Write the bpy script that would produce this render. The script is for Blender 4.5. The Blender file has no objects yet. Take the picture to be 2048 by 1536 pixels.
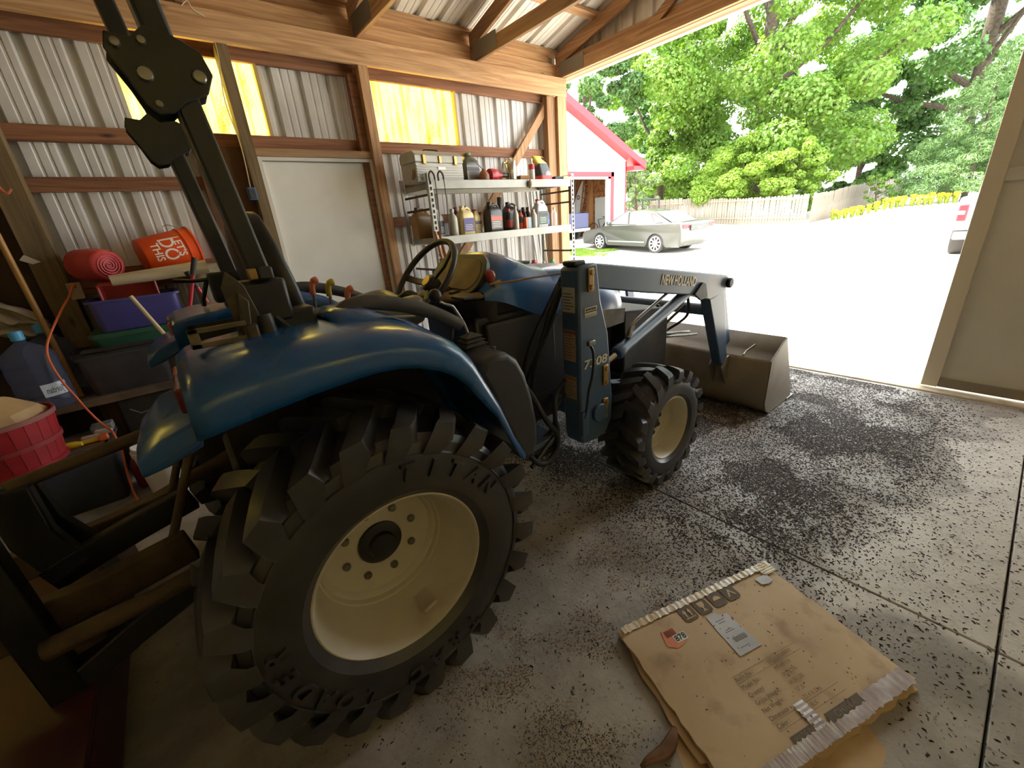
import bpy, bmesh, math, random
from mathutils import Vector, Matrix, Euler
random.seed(7)
PI = math.pi
SC = bpy.context.scene
COL = SC.collection

# ---------------------------------------------------------------- camera
cam_d = bpy.data.cameras.new('camera')
cam = bpy.data.objects.new('camera', cam_d); COL.objects.link(cam)
cam_d.sensor_width = 36.0
cam_d.lens = 820.0 / 2048.0 * 36.0          # ultra wide phone lens
cam_d.clip_start = 0.02; cam_d.clip_end = 400
_R = ((0.76896613, -0.28923138, 0.57011955), (-0.63453442, -0.23674383, 0.73574346), (-0.07782781, -0.92752227, -0.36557525))
_m = Matrix.Identity(4)
for i in range(3):
    _m[i][0] = _R[i][0]; _m[i][1] = -_R[i][1]; _m[i][2] = -_R[i][2]
_m[2][3] = 1.5
cam.matrix_world = _m
SC.camera = cam

# ---------------------------------------------------------------- sky, sun, exposure
SC.view_settings.view_transform = 'Standard'
SC.view_settings.look = 'None'
SC.view_settings.gamma = 1.0
SC.view_settings.use_curve_mapping = False
SC.view_settings.exposure = 2.28
W = bpy.data.worlds.new('world'); SC.world = W; W.use_nodes = True
_bg = W.node_tree.nodes['Background']
_bg.inputs['Color'].default_value = (0.90, 0.96, 1.0, 1); _bg.inputs['Strength'].default_value = 1.6
sun_d = bpy.data.lights.new('sun', 'SUN'); sun_d.energy = 6.0; sun_d.angle = 0.009; sun_d.color = (1.0, 0.94, 0.84)
sun = bpy.data.objects.new('sun', sun_d); COL.objects.link(sun)
SUN_FROM = Vector((-0.10, 0.62, 0.95)).normalized()
sun.rotation_euler = (-SUN_FROM).to_track_quat('-Z', 'Y').to_euler()
try:
    SC.cycles.max_bounces = 12; SC.cycles.diffuse_bounces = 6; SC.cycles.glossy_bounces = 4
    SC.cycles.transmission_bounces = 8; SC.cycles.transparent_max_bounces = 12
    SC.cycles.sample_clamp_indirect = 8.0
except Exception:
    pass

# ---------------------------------------------------------------- materials
MATS = {}
def _nt(name):
    m = bpy.data.materials.new(name); m.use_nodes = True
    return m, m.node_tree, m.node_tree.nodes['Principled BSDF']
def c4(c): return (c[0], c[1], c[2], 1.0)
def srgb(r, g, b):
    f = lambda v: ((v/255.0+0.055)/1.055)**2.4 if v/255.0 > 0.04045 else v/255.0/12.92
    return (f(r), f(g), f(b))
def mat(name, col, rough=0.5, metal=0.0, col2=None, scale=6.0, lo=0.4, hi=0.65, bump=0.0, bscale=40.0, stretch=None, rough2=None,
        detail=4.0, spec=None, coat=0.0, emit=None, dirt=None, dscale=3.0, dlo=0.5, dhi=0.7):
    """plain or two-tone procedural paint with optional dirt patches and fine relief"""
    if name in MATS: return MATS[name]
    m, nt, b = _nt(name)
    N, L = nt.nodes, nt.links
    b.inputs['Base Color'].default_value = c4(col); b.inputs['Roughness'].default_value = rough; b.inputs['Metallic'].default_value = metal
    if spec is not None: b.inputs['Specular IOR Level'].default_value = spec
    if coat: b.inputs['Coat Weight'].default_value = coat; b.inputs['Coat Roughness'].default_value = 0.15
    tc = N.new('ShaderNodeTexCoord'); mp = N.new('ShaderNodeMapping'); L.new(tc.outputs['Object'], mp.inputs['Vector'])
    if stretch: mp.inputs['Scale'].default_value = stretch
    last = None
    def noise(sc, det=detail):
        n = N.new('ShaderNodeTexNoise'); n.inputs['Scale'].default_value = sc; n.inputs['Detail'].default_value = det
        L.new(mp.outputs[0], n.inputs['Vector']); return n
    def ramp(src, a, z):
        r = N.new('ShaderNodeMapRange'); r.inputs['From Min'].default_value = a; r.inputs['From Max'].default_value = z
        r.clamp = True; L.new(src, r.inputs['Value']); return r.outputs[0]
    if col2 is not None:
        n = noise(scale); fac = ramp(n.outputs[0], lo, hi)
        mx = N.new('ShaderNodeMix'); mx.data_type = 'RGBA'
        mx.inputs['A'].default_value = c4(col); mx.inputs['B'].default_value = c4(col2); L.new(fac, mx.inputs['Factor'])
        last = mx.outputs['Result']
        if rough2 is not None:
            mr = N.new('ShaderNodeMapRange'); mr.inputs['To Min'].default_value = rough; mr.inputs['To Max'].default_value = rough2
            L.new(fac, mr.inputs['Value']); L.new(mr.outputs[0], b.inputs['Roughness'])
    if dirt is not None:
        n = noise(dscale, 8.0); fac = ramp(n.outputs[0], dlo, dhi)
        mx = N.new('ShaderNodeMix'); mx.data_type = 'RGBA'; mx.inputs['B'].default_value = c4(dirt)
        if last: L.new(last, mx.inputs['A'])
        else: mx.inputs['A'].default_value = c4(col)
        L.new(fac, mx.inputs['Factor']); last = mx.outputs['Result']
    if last: L.new(last, b.inputs['Base Color'])
    if bump:
        n = noise(bscale, 6.0); bp = N.new('ShaderNodeBump'); bp.inputs['Strength'].default_value = bump; bp.inputs['Distance'].default_value = 0.01
        L.new(n.outputs[0], bp.inputs['Height']); L.new(bp.outputs[0], b.inputs['Normal'])
    if emit:
        b.inputs['Emission Color'].default_value = c4(emit[0]); b.inputs['Emission Strength'].default_value = emit[1]
    MATS[name] = m
    return m
def wood(name, col, col2, axis='x', rough=0.75, knots=True, var=0.25):
    """timber with grain running along one axis"""
    if name in MATS: return MATS[name]
    m, nt, b = _nt(name); N, L = nt.nodes, nt.links
    tc = N.new('ShaderNodeTexCoord'); mp = N.new('ShaderNodeMapping'); oi = N.new('ShaderNodeObjectInfo')
    s = {'x': (1.2, 22, 22), 'y': (22, 1.2, 22), 'z': (22, 22, 1.2)}[axis]
    mp.inputs['Scale'].default_value = s
    vm = N.new('ShaderNodeVectorMath'); vm.operation = 'ADD'
    mu = N.new('ShaderNodeMath'); mu.operation = 'MULTIPLY'; mu.inputs[1].default_value = 37.0
    L.new(oi.outputs['Random'], mu.inputs[0]); L.new(tc.outputs['Object'], vm.inputs[0]); L.new(mu.outputs[0], vm.inputs[1])
    L.new(vm.outputs[0], mp.inputs['Vector'])
    n = N.new('ShaderNodeTexNoise'); n.inputs['Scale'].default_value = 1.0; n.inputs['Detail'].default_value = 7; n.inputs['Distortion'].default_value = 1.6
    L.new(mp.outputs[0], n.inputs['Vector'])
    r = N.new('ShaderNodeMapRange'); r.inputs['From Min'].default_value = 0.35; r.inputs['From Max'].default_value = 0.68; L.new(n.outputs[0], r.inputs['Value'])
    mx = N.new('ShaderNodeMix'); mx.data_type = 'RGBA'; mx.inputs['A'].default_value = c4(col); mx.inputs['B'].default_value = c4(col2)
    L.new(r.outputs[0], mx.inputs['Factor']); out = mx.outputs['Result']
    if knots:
        mp2 = N.new('ShaderNodeMapping'); mp2.inputs['Scale'].default_value = {'x': (1.6, 5, 5), 'y': (5, 1.6, 5), 'z': (5, 5, 1.6)}[axis]
        L.new(vm.outputs[0], mp2.inputs['Vector'])
        v = N.new('ShaderNodeTexVoronoi'); v.inputs['Scale'].default_value = 1.0; L.new(mp2.outputs[0], v.inputs['Vector'])
        kr = N.new('ShaderNodeMapRange'); kr.inputs['From Min'].default_value = 0.09; kr.inputs['From Max'].default_value = 0.02; L.new(v.outputs['Distance'], kr.inputs['Value'])
        m2 = N.new('ShaderNodeMix'); m2.data_type = 'RGBA'; m2.inputs['B'].default_value = c4([x*0.25 for x in col2]); L.new(out, m2.inputs['A']); L.new(kr.outputs[0], m2.inputs['Factor'])
        out = m2.outputs['Result']
    hv = N.new('ShaderNodeHueSaturation'); vr = N.new('ShaderNodeMapRange'); vr.inputs['To Min'].default_value = 1-var; vr.inputs['To Max'].default_value = 1+var
    L.new(oi.outputs['Random'], vr.inputs['Value']); L.new(vr.outputs[0], hv.inputs['Value']); L.new(out, hv.inputs['Color'])
    L.new(hv.outputs[0], b.inputs['Base Color'])
    bp = N.new('ShaderNodeBump'); bp.inputs['Strength'].default_value = 0.25; bp.inputs['Distance'].default_value = 0.004
    L.new(n.outputs[0], bp.inputs['Height']); L.new(bp.outputs[0], b.inputs['Normal'])
    b.inputs['Roughness'].default_value = rough
    MATS[name] = m
    return m
def translucent(name, col, tcol, mix=0.6, rough=0.5, spots=None):
    """thin sheet that passes light: diffuse and translucent mixed"""
    if name in MATS: return MATS[name]
    m = bpy.data.materials.new(name); m.use_nodes = True; nt = m.node_tree; N, L = nt.nodes, nt.links
    b = N['Principled BSDF']; out = N['Material Output']
    b.inputs['Base Color'].default_value = c4(col); b.inputs['Roughness'].default_value = rough
    t = N.new('ShaderNodeBsdfTranslucent'); t.inputs['Color'].default_value = c4(tcol)
    mx = N.new('ShaderNodeMixShader'); mx.inputs[0].default_value = mix
    L.new(b.outputs[0], mx.inputs[1]); L.new(t.outputs[0], mx.inputs[2]); L.new(mx.outputs[0], out.inputs['Surface'])
    if spots:
        tc = N.new('ShaderNodeTexCoord'); mp = N.new('ShaderNodeMapping'); mp.inputs['Scale'].default_value = (9, 1, 2.2); L.new(tc.outputs['Object'], mp.inputs['Vector'])
        n = N.new('ShaderNodeTexNoise'); n.inputs['Scale'].default_value = 1.5; n.inputs['Detail'].default_value = 9; L.new(mp.outputs[0], n.inputs['Vector'])
        n2 = N.new('ShaderNodeTexNoise'); n2.inputs['Scale'].default_value = 120; n2.inputs['Detail'].default_value = 3; L.new(tc.outputs['Object'], n2.inputs['Vector'])
        mm = N.new('ShaderNodeMath'); mm.operation = 'MULTIPLY'; L.new(n.outputs[0], mm.inputs[0]); L.new(n2.outputs[0], mm.inputs[1])
        r = N.new('ShaderNodeMapRange'); r.inputs['From Min'].default_value = 0.24; r.inputs['From Max'].default_value = 0.40; L.new(mm.outputs[0], r.inputs['Value'])
        cm = N.new('ShaderNodeMix'); cm.data_type = 'RGBA'; cm.inputs['A'].default_value = c4(tcol); cm.inputs['B'].default_value = c4(spots); L.new(r.outputs[0], cm.inputs['Factor'])
        L.new(cm.outputs['Result'], t.inputs['Color'])
    MATS[name] = m
    return m
def glass(name, col=(1, 1, 1), rough=0.02, alpha=0.25):
    """clear pane or bottle wall: sharp reflection over see-through"""
    if name in MATS: return MATS[name]
    m = bpy.data.materials.new(name); m.use_nodes = True; nt = m.node_tree; N, L = nt.nodes, nt.links
    b = N['Principled BSDF']; out = N['Material Output']
    b.inputs['Base Color'].default_value = c4(col); b.inputs['Roughness'].default_value = rough
    t = N.new('ShaderNodeBsdfTransparent'); t.inputs['Color'].default_value = c4([0.55+0.45*x for x in col])
    mx = N.new('ShaderNodeMixShader'); mx.inputs[0].default_value = alpha
    L.new(t.outputs[0], mx.inputs[1]); L.new(b.outputs[0], mx.inputs[2]); L.new(mx.outputs[0], out.inputs['Surface'])
    MATS[name] = m
    return m

# ---------------------------------------------------------------- mesh building
ORG = {}          # object -> origin of its own coordinate frame, in the coordinates its parts are written in
def V(*a): return Vector(a)
class MB:
    """collects faces; build() links them as ONE mesh object"""
    def __init__(s): s.v = []; s.f = []
    def add(s, vs, fs):
        k = len(s.v); s.v += [Vector(p) for p in vs]; s.f += [tuple(i+k for i in f) for f in fs]; return s
    def box(s, a, b, M=None):
        x0, y0, z0 = a; x1, y1, z1 = b
        vs = [V(x, y, z) for z in (z0, z1) for y in (y0, y1) for x in (x0, x1)]
        if M is not None: vs = [M @ p for p in vs]
        return s.add(vs, [(0, 2, 3, 1), (4, 5, 7, 6), (0, 1, 5, 4), (2, 6, 7, 3), (0, 4, 6, 2), (1, 3, 7, 5)])
    def cbox(s, c, d, M=None, rot=None):
        """box by centre and full size; rot = euler"""
        h = [x/2 for x in d]; R = Matrix.Translation(c)
        if rot is not None: R = R @ Euler(rot).to_matrix().to_4x4()
        if M is not None: R = M @ R
        return s.box([-x for x in h], h, R)
    def prism(s, poly, axis, a, b, M=None):
        """extrude a 2-D outline along an axis ('y': outline in x,z)"""
        n = len(poly)
        def P(p, t):
            q = {'x': (t, p[0], p[1]), 'y': (p[0], t, p[1]), 'z': (p[0], p[1], t)}[axis]
            return M @ V(*q) if M is not None else V(*q)
        vs = [P(p, a) for p in poly] + [P(p, b) for p in poly]
        return s.add(vs, [tuple(range(n))[::-1], tuple(range(n, 2*n))] + [(i, (i+1) % n, n+(i+1) % n, n+i) for i in range(n)])
    def rings(s, R, cap=True, closed=False, wrap=True):
        """loft through rings of equal length"""
        n = len(R[0]); vs = [p for r in R for p in r]; fs = []
        m = len(R)
        for i in range(m if closed else m-1):
            j = (i+1) % m
            for k in range(n if wrap else n-1):
                q = (k+1) % n
                fs.append((i*n+k, i*n+q, j*n+q, j*n+k))
        if cap and not closed and wrap: fs += [tuple(range(n))[::-1], tuple(range((m-1)*n, m*n))]
        return s.add(vs, fs)
    def tube(s, path, r, n=10, closed=False, cap=True):
        """round bar along a path, r a number or one per point"""
        P = [Vector(p) for p in path]; m = len(P); rr = r if isinstance(r, (list, tuple)) else [r]*m
        up = None; R = []
        for i in range(m):
            if closed: t = P[(i+1) % m]-P[i-1]
            else: t = P[min(i+1, m-1)]-P[max(i-1, 0)]
            t.normalize()
            if up is None:
                up = V(0, 0, 1) if abs(t.z) < 0.9 else V(1, 0, 0)
            side = t.cross(up)
            if side.length < 1e-5: side = t.orthogonal()
            side.normalize(); up = side.cross(t).normalized()
            R.append([P[i]+(side*math.cos(2*PI*k/n)+up*math.sin(2*PI*k/n))*rr[i] for k in range(n)])
        return s.rings(R, cap=cap, closed=closed)
    def bar(s, path, w, h, upv=(0, 0, 1)):
        """rectangular bar along a path; w sideways, h along upv"""
        P = [Vector(p) for p in path]; m = len(P); R = []; u0 = Vector(upv)
        for i in range(m):
            t = (P[min(i+1, m-1)]-P[max(i-1, 0)]).normalized()
            side = t.cross(u0).normalized(); up = side.cross(t).normalized()
            R.append([P[i]+side*(a*w/2)+up*(b*h/2) for a, b in ((-1, -1), (1, -1), (1, 1), (-1, 1))])
        return s.rings(R)
    def lathe(s, prof, o, d, n=24, cap=True, arc=None):
        """turn a profile [(radius, height)] around the axis o + t*d"""
        o = Vector(o); d = Vector(d).normalized(); a = d.orthogonal().normalized(); b = d.cross(a)
        R = [[o+d*h+(a*math.cos(2*PI*k/n)+b*math.sin(2*PI*k/n))*max(r, 1e-4) for k in range(n)] for r, h in prof]
        return s.rings(R, cap=cap)
    def sphere(s, c, r, n=16, m=10):
        c = Vector(c); rr = r if isinstance(r, (tuple, list)) else (r, r, r)
        R = [[c+V(rr[0]*math.sin(t)*math.cos(2*PI*k/n), rr[1]*math.sin(t)*math.sin(2*PI*k/n), -rr[2]*math.cos(t)) for k in range(n)]
             for t in [0.02+(PI-0.04)*i/m for i in range(m+1)]]
        return s.rings(R)
    def plate(s, pts, t):
        """flat polygon given by 3-D points, thickened by t along its normal"""
        P = [Vector(p) for p in pts]; n = (P[1]-P[0]).cross(P[2]-P[0]).normalized(); k = len(P)
        vs = P+[p+n*t for p in P]
        return s.add(vs, [tuple(range(k))[::-1], tuple(range(k, 2*k))]+[(i, (i+1) % k, k+(i+1) % k, k+i) for i in range(k)])
    def mesh(s, name, smooth=35, mats=None):
        me = bpy.data.meshes.new(name)
        return me
    def build(s, name, m, parent=None, smooth=38, bevel=0.0, seg=2, label=None, cat=None, group=None, kind=None, org=None, subsurf=0, solid=0.0):
        if org is None:
            xs = [p.x for p in s.v]; ys = [p.y for p in s.v]; zs = [p.z for p in s.v]
            org = V((min(xs)+max(xs))/2, (min(ys)+max(ys))/2, min(zs))
        else: org = Vector(org)
        me = bpy.data.meshes.new(name)
        me.from_pydata([p-org for p in s.v], [], s.f); me.update()
        bm = bmesh.new(); bm.from_mesh(me); bmesh.ops.recalc_face_normals(bm, faces=bm.faces); bm.to_mesh(me); bm.free()
        if smooth:
            me.polygons.foreach_set('use_smooth', [True]*len(me.polygons))
            me.set_sharp_from_angle(angle=math.radians(smooth))
        me.materials.append(m)
        o = bpy.data.objects.new(name, me); COL.objects.link(o)
        if parent is not None:
            o.parent = parent; o.location = org-ORG[parent]
        else: o.location = org
        ORG[o] = org
        if bevel:
            md = o.modifiers.new('bevel', 'BEVEL'); md.width = bevel; md.segments = seg; md.limit_method = 'ANGLE'; md.angle_limit = math.radians(40)
        if solid:
            md = o.modifiers.new('solid', 'SOLIDIFY'); md.thickness = solid; md.offset = 0
        if subsurf:
            md = o.modifiers.new('sub', 'SUBSURF'); md.levels = subsurf; md.render_levels = subsurf
        tag(o, label, cat, group, kind)
        return o
def tag(o, label=None, cat=None, group=None, kind=None):
    if label: o['label'] = label
    if cat: o['category'] = cat
    if group: o['group'] = group
    if kind: o['kind'] = kind
    return o
def thing(name, label, cat, loc=(0, 0, 0), rz=0.0, group=None, local=False, kind=None, rot=None):
    """an Empty at a thing's base that parents its parts; local=True: parts are written in the thing's own frame"""
    o = bpy.data.objects.new(name, None); COL.objects.link(o); o.empty_display_size = 0.1
    o.location = loc; o.rotation_euler = rot if rot else (0, 0, rz)
    ORG[o] = V(0, 0, 0) if local else Vector(loc)
    return tag(o, label, cat, group, kind)
def copy_thing(root, loc, rz=None, label=None):
    """copy of a thing with copies of its parts and their sub-parts"""
    r = root.copy(); COL.objects.link(r); r.location = loc
    if rz is not None: r.rotation_euler = (0, 0, rz)
    if label: r['label'] = label
    for ch in list(root.children):
        c = ch.copy(); COL.objects.link(c); c.parent = r
        for g in list(ch.children):
            d = g.copy(); COL.objects.link(d); d.parent = c
    return r
def share(o, parent, loc, rot=None, scale=None):
    """another piece that shares mesh data, placed in its parent's frame"""
    c = o.copy(); COL.objects.link(c); c.parent = parent; c.location = loc
    if rot is not None: c.rotation_euler = rot
    if scale is not None: c.scale = scale
    return c
def text_mesh(body, size, depth=0.0, space=1.0, shear=0.0, weight=0.0, align='CENTER'):
    """lettering as a mesh in its own x,y plane; returns vertex and face lists"""
    cu = bpy.data.curves.new('lettering', 'FONT'); cu.body = body; cu.size = size; cu.extrude = depth/2; cu.space_character = space; cu.shear = shear
    cu.offset = weight; cu.align_x = align; cu.align_y = 'CENTER'; cu.resolution_u = 3; cu.space_line = 0.8
    o = bpy.data.objects.new('lettering', cu); COL.objects.link(o)
    dg = bpy.context.evaluated_depsgraph_get(); me = bpy.data.meshes.new_from_object(o.evaluated_get(dg))
    vs = [v.co.copy() for v in me.vertices]; fs = [tuple(p.vertices) for p in me.polygons]
    bpy.data.objects.remove(o); bpy.data.curves.remove(cu); bpy.data.meshes.remove(me)
    return vs, fs
def add_text(mb, body, size, o, ex, ey, depth=0.002, width=None, **k):
    """set lettering on a surface: o centre, ex reading direction, ey letter-up"""
    vs, fs = text_mesh(body, size, depth, **k)
    ex = Vector(ex).normalized(); ey = Vector(ey).normalized(); ez = ex.cross(ey); o = Vector(o)
    sx = 1.0
    if width:
        w = max(v.x for v in vs)-min(v.x for v in vs); sx = width/w
    mb.add([o+ex*(v.x*sx)+ey*v.y+ez*v.z for v in vs], fs)
    return mb
def smoothpath(P, sub=6):
    """Catmull-Rom curve through points"""
    P = [Vector(p) for p in P]; out = []
    for i in range(len(P)-1):
        a = P[max(i-1, 0)]; b = P[i]; c = P[i+1]; d = P[min(i+2, len(P)-1)]
        for k in range(sub):
            t = k/sub
            out.append(0.5*((2*b)+(c-a)*t+(2*a-5*b+4*c-d)*t*t+(3*b-a-3*c+d)*t**3))
    out.append(P[-1]); return out
def rrect(w, h, r, n=4):
    """rounded rectangle outline centred on the origin"""
    out = []
    for cx, cy, a0 in ((w/2-r, h/2-r, 0), (-w/2+r, h/2-r, 90), (-w/2+r, -h/2+r, 180), (w/2-r, -h/2+r, 270)):
        for i in range(n+1):
            a = math.radians(a0+90*i/n); out.append((cx+r*math.cos(a), cy+r*math.sin(a)))
    return out
# ================================================================ the barn
YW = 4.25           # inside face of the metal wall
XD = 4.35           # plane of the big doorway
XB, YR = -3.6, -3.3 # back and right walls
SLOPE = 0.25
M_tin = mat('white_tin', srgb(212, 210, 206), 0.42, 0.0, srgb(192, 188, 182), 3.0, 0.4, 0.7, dirt=srgb(150, 140, 125), dscale=1.6, dlo=0.62, dhi=0.85)
M_tinroof = mat('roof_tin', srgb(226, 224, 216), 0.45, 0.0, srgb(196, 190, 178), 2.0, 0.4, 0.7, dirt=srgb(120, 112, 100), dscale=2.2, dlo=0.6, dhi=0.8)
WX = wood('pine_x', srgb(196, 158, 116), srgb(158, 118, 80), 'x')
WZ = wood('pine_z', srgb(192, 152, 110), srgb(150, 110, 74), 'z')
WY = wood('pine_y', srgb(170, 132, 94), srgb(130, 94, 62), 'y')
WGx = wood('girt_wood', srgb(150, 104, 72), srgb(112, 72, 48), 'x', var=0.15)
WOLD = wood('weathered_post', srgb(126, 106, 72), srgb(92, 74, 48), 'z', var=0.1)
M_nail = mat('steel_dull', srgb(120, 118, 112), 0.4, 0.9)

# corrugated profile: 9 inch module, one raised rib with sloped sides and two faint stiffeners
def rib_profile(x0, x1, h=0.031):
    pts = []; per = 0.2286; k0 = math.floor((x0+0.325)/per)-1
    base = []
    k = k0
    while True:
        s = -0.325+k*per
        if s > x1+per: break
        base += [(s, 0), (s+0.012, h), (s+0.058, h), (s+0.070, 0), (s+0.118, 0), (s+0.124, 0.004), (s+0.134, 0.004), (s+0.140, 0), (s+0.178, 0), (s+0.184, 0.004), (s+0.194, 0.004), (s+0.2, 0)]
        k += 1
    def at(x):
        for (xa, ha), (xb, hb) in zip(base, base[1:]):
            if xa <= x <= xb: return ha+(hb-ha)*(x-xa)/max(xb-xa, 1e-9)
        return 0
    pts = [(x0, at(x0))]+[p for p in base if x0 < p[0] < x1]+[(x1, at(x1))]
    return pts
def sheet_wall(name, parent, x0, x1, z0, z1, m, y=YW):
    """one metal sheet of the wall along x; ribs stand outwards"""
    p = rib_profile(x0, x1); mb = MB(); n = len(p)
    vs = [V(a, y+h, z0) for a, h in p]+[V(a, y+h, z1) for a, h in p]
    mb.add(vs, [(i, i+1, n+i+1, n+i) for i in range(n-1)])
    o = mb.build(name, m, parent, smooth=0, solid=0.0008)
    return o
M_fiber = translucent('yellow_fibreglass', srgb(230, 210, 120), (0.95, 0.85, 0.36), 0.8, 0.4, spots=(0.50, 0.30, 0.06))

floor = thing('floor', None, None, (0, 0, 0), kind='structure')
wall_left = thing('wall_left', None, None, (0.4, YW, 0), kind='structure')
WIN = ((0.13, 0.98), (1.94, 2.81), (-2.74, -1.82))  # the last one is unseen, added to let more light in
edges = [-3.6, -2.74, -1.82, -0.9, 0.02, 0.13, 0.98, 1.07, 1.94, 2.81, 2.9, 3.6, 4.36]
WZ0, WZ1 = 2.31, 2.86
for a, b in zip(edges, edges[1:]):
    win = any(abs(a-w[0]) < 1e-6 for w in WIN)
    sheet_wall('wall_panel', wall_left, a, b, -0.02, WZ0 if win else 3.34, M_tin)
    if win: sheet_wall('wall_panel', wall_left, a, b, WZ1, 3.34, M_tin)
for i, (a, b) in enumerate(WIN):
    w = thing('window_%d' % (i+1), None, None, ((a+b)/2, YW, WZ0), kind='structure')
    sheet_wall('pane', w, a, b, WZ0-0.03, WZ1+0.02, M_fiber, YW-0.002)
    MB().box((b+0.0, YW-0.05, WZ0-0.01), (b+0.022, YW-0.002, WZ1)).build('edge_strip', mat('gold_strip', srgb(190, 160, 90), 0.6), w)
# far walls that close the room behind and beside the camera
wall_right = thing('wall_right', None, None, (0.4, YR, 0), kind='structure')
for a, b in zip([XB+0.92*i for i in range(9)], [XB+0.92*(i+1) for i in range(9)]):
    b = min(b, 4.36); k = round((a-XB)/0.92)
    if k % 2 == 1:      # unseen yellow panels added on this side to brighten the room
        sheet_wall('wall_panel', wall_right, a, b, -0.02, WZ0, M_tin, YR); sheet_wall('wall_panel', wall_right, a, b, WZ1, 3.34, M_tin, YR); sheet_wall('added_light_panel', wall_right, a, b, WZ0, WZ1, M_fiber, YR)
    else: sheet_wall('wall_panel', wall_right, a, b, -0.02, 3.34, M_tin, YR)
wall_back = thing('wall_back', None, None, (XB, 0.5, 0), kind='structure')
for i in range(8):
    a = YR+i*0.945; b = a+0.945; p = rib_profile(a, b); n = len(p); mb = MB()
    zt = lambda y: 3.30+SLOPE*(3.78-abs(y-0.475))
    mb.add([V(XB-h, q, -0.02) for q, h in p]+[V(XB-h, q, zt(q)) for q, h in p], [(k, k+1, n+k+1, n+k) for k in range(n-1)])
    mb.build('wall_panel', M_tin, wall_back, smooth=0, solid=0.0008)
# roof: two slopes of ribbed sheets over purlins on trusses
ceiling = thing('ceiling', None, None, (0.4, 0.475, 3.3), kind='structure')
YRIDGE = 0.475
def roof_z(y): return 3.315+SLOPE*(4.25-max(y, 2*YRIDGE-y))
for side in (1, -1):
    xe = [XB-0.1, -2.7, -1.8, -0.9, 0.0, 0.915, 1.83, 2.74, 3.66, 4.62]
    for a, b in zip(xe, xe[1:]):
        p = rib_profile(a, b); n = len(p); mb = MB()
        ya = YRIDGE+side*(4.45-YRIDGE); yb = YRIDGE
        mb.add([V(q, ya, 3.315-SLOPE*0.2+h) for q, h in p]+[V(q, yb, roof_z(yb)+h) for q, h in p], [(k, k+1, n+k+1, n+k) for k in range(n-1)])
        mb.build('roof_panel', M_tinroof, ceiling, smooth=0, solid=0.0008)
purl = None
for side in (1, -1):
    for dy in (0.0, 0.62, 1.25, 1.9, 2.5, 3.1, 3.6):
        y = 4.19-dy; z = 3.315+SLOPE*(4.25-y); y = y if side == 1 else 2*YRIDGE-y
        mb = MB().box((XB-0.05, -0.045, -0.04), (4.45, 0.045, -0.002), Matrix.Translation((0, y, z)) @ Matrix.Rotation(-side*math.atan(SLOPE), 4, 'X'))
        mb.build('purlin', WX, ceiling)
# ---- timber of the left wall
frame = thing('trim_1', None, None, (0, 4.13, 0), kind='structure')
def timber(name, a, b, m, bevel=0.003, parent=None): return MB().box(a, b).build(name, m, parent or frame, bevel=bevel, seg=1)
timber('top_beam', (-3.5, 4.055, 2.855), (4.345, 4.095, 3.042), WX)
timber('back_beam', (-3.5, 4.20, 2.82), (4.2, 4.24, 3.30), WX)
timber('eave_board', (-3.5, 4.16, 3.04), (4.3, 4.20, 3.20), WX)
timber('window_header', (-3.5, 4.195, 2.80), (4.15, 4.235, 2.90), WGx)
for x0, x1, m in ((-0.66, -0.52, WOLD), (1.77, 1.855, WZ), (4.19, 4.34, WZ)):
    timber('post', (x0, 4.06, -0.02), (x1, 4.195, 2.855), m)
timber('post', (-3.1, 4.06, -0.02), (-2.96, 4.195, 2.855), WOLD)
timber('door_stud', (0.735, 4.075, -0.02), (0.815, 4.195, 2.855), WOLD)
timber('post_block', (0.33, 4.10, 2.845), (0.42, 4.20, 2.9), WX)
timber('girt', (-3.5, 4.198, 2.215), (4.19, 4.238, 2.31), WGx)
timber('girt', (-3.5, 4.198, 1.92), (0.735, 4.238, 2.01), WGx)
timber('girt', (-3.5, 4.198, 1.30), (0.735, 4.238, 1.42), WGx)
timber('girt', (1.86, 4.198, 1.55), (4.19, 4.238, 1.64), WGx)
timber('girt', (1.86, 4.198, 0.70), (4.19, 4.238, 0.79), WGx)
timber('sill_plate', (-3.5, 4.16, 0.0), (4.19, 4.238, 0.14), WGx)
timber('door_head', (0.815, 4.10, 2.145), (1.77, 4.20, 2.205), WX)
timber('plywood_infill', (0.42, 4.165, 0.9), (0.735, 4.195, 2.215), mat('brown_ply', srgb(104, 72, 44), 0.8, col2=srgb(84, 56, 34), scale=4), bevel=0)
MB().box((-0.045, -0.02, -1.1), (0.045, 0.02, 1.1), Matrix.Translation((3.38, 4.165, 1.98)) @ Matrix.Rotation(math.radians(42.5), 4, 'Y')).build('brace', WZ, frame, bevel=0.003, seg=1)
# side studs in shade behind the posts
timber('post_nailer', (1.69, 4.13, -0.02), (1.77, 4.195, 2.80), WGx)
timber('corner_nailer', (4.05, 4.10, -0.02), (4.19, 4.19, 2.855), WZ)
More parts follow.
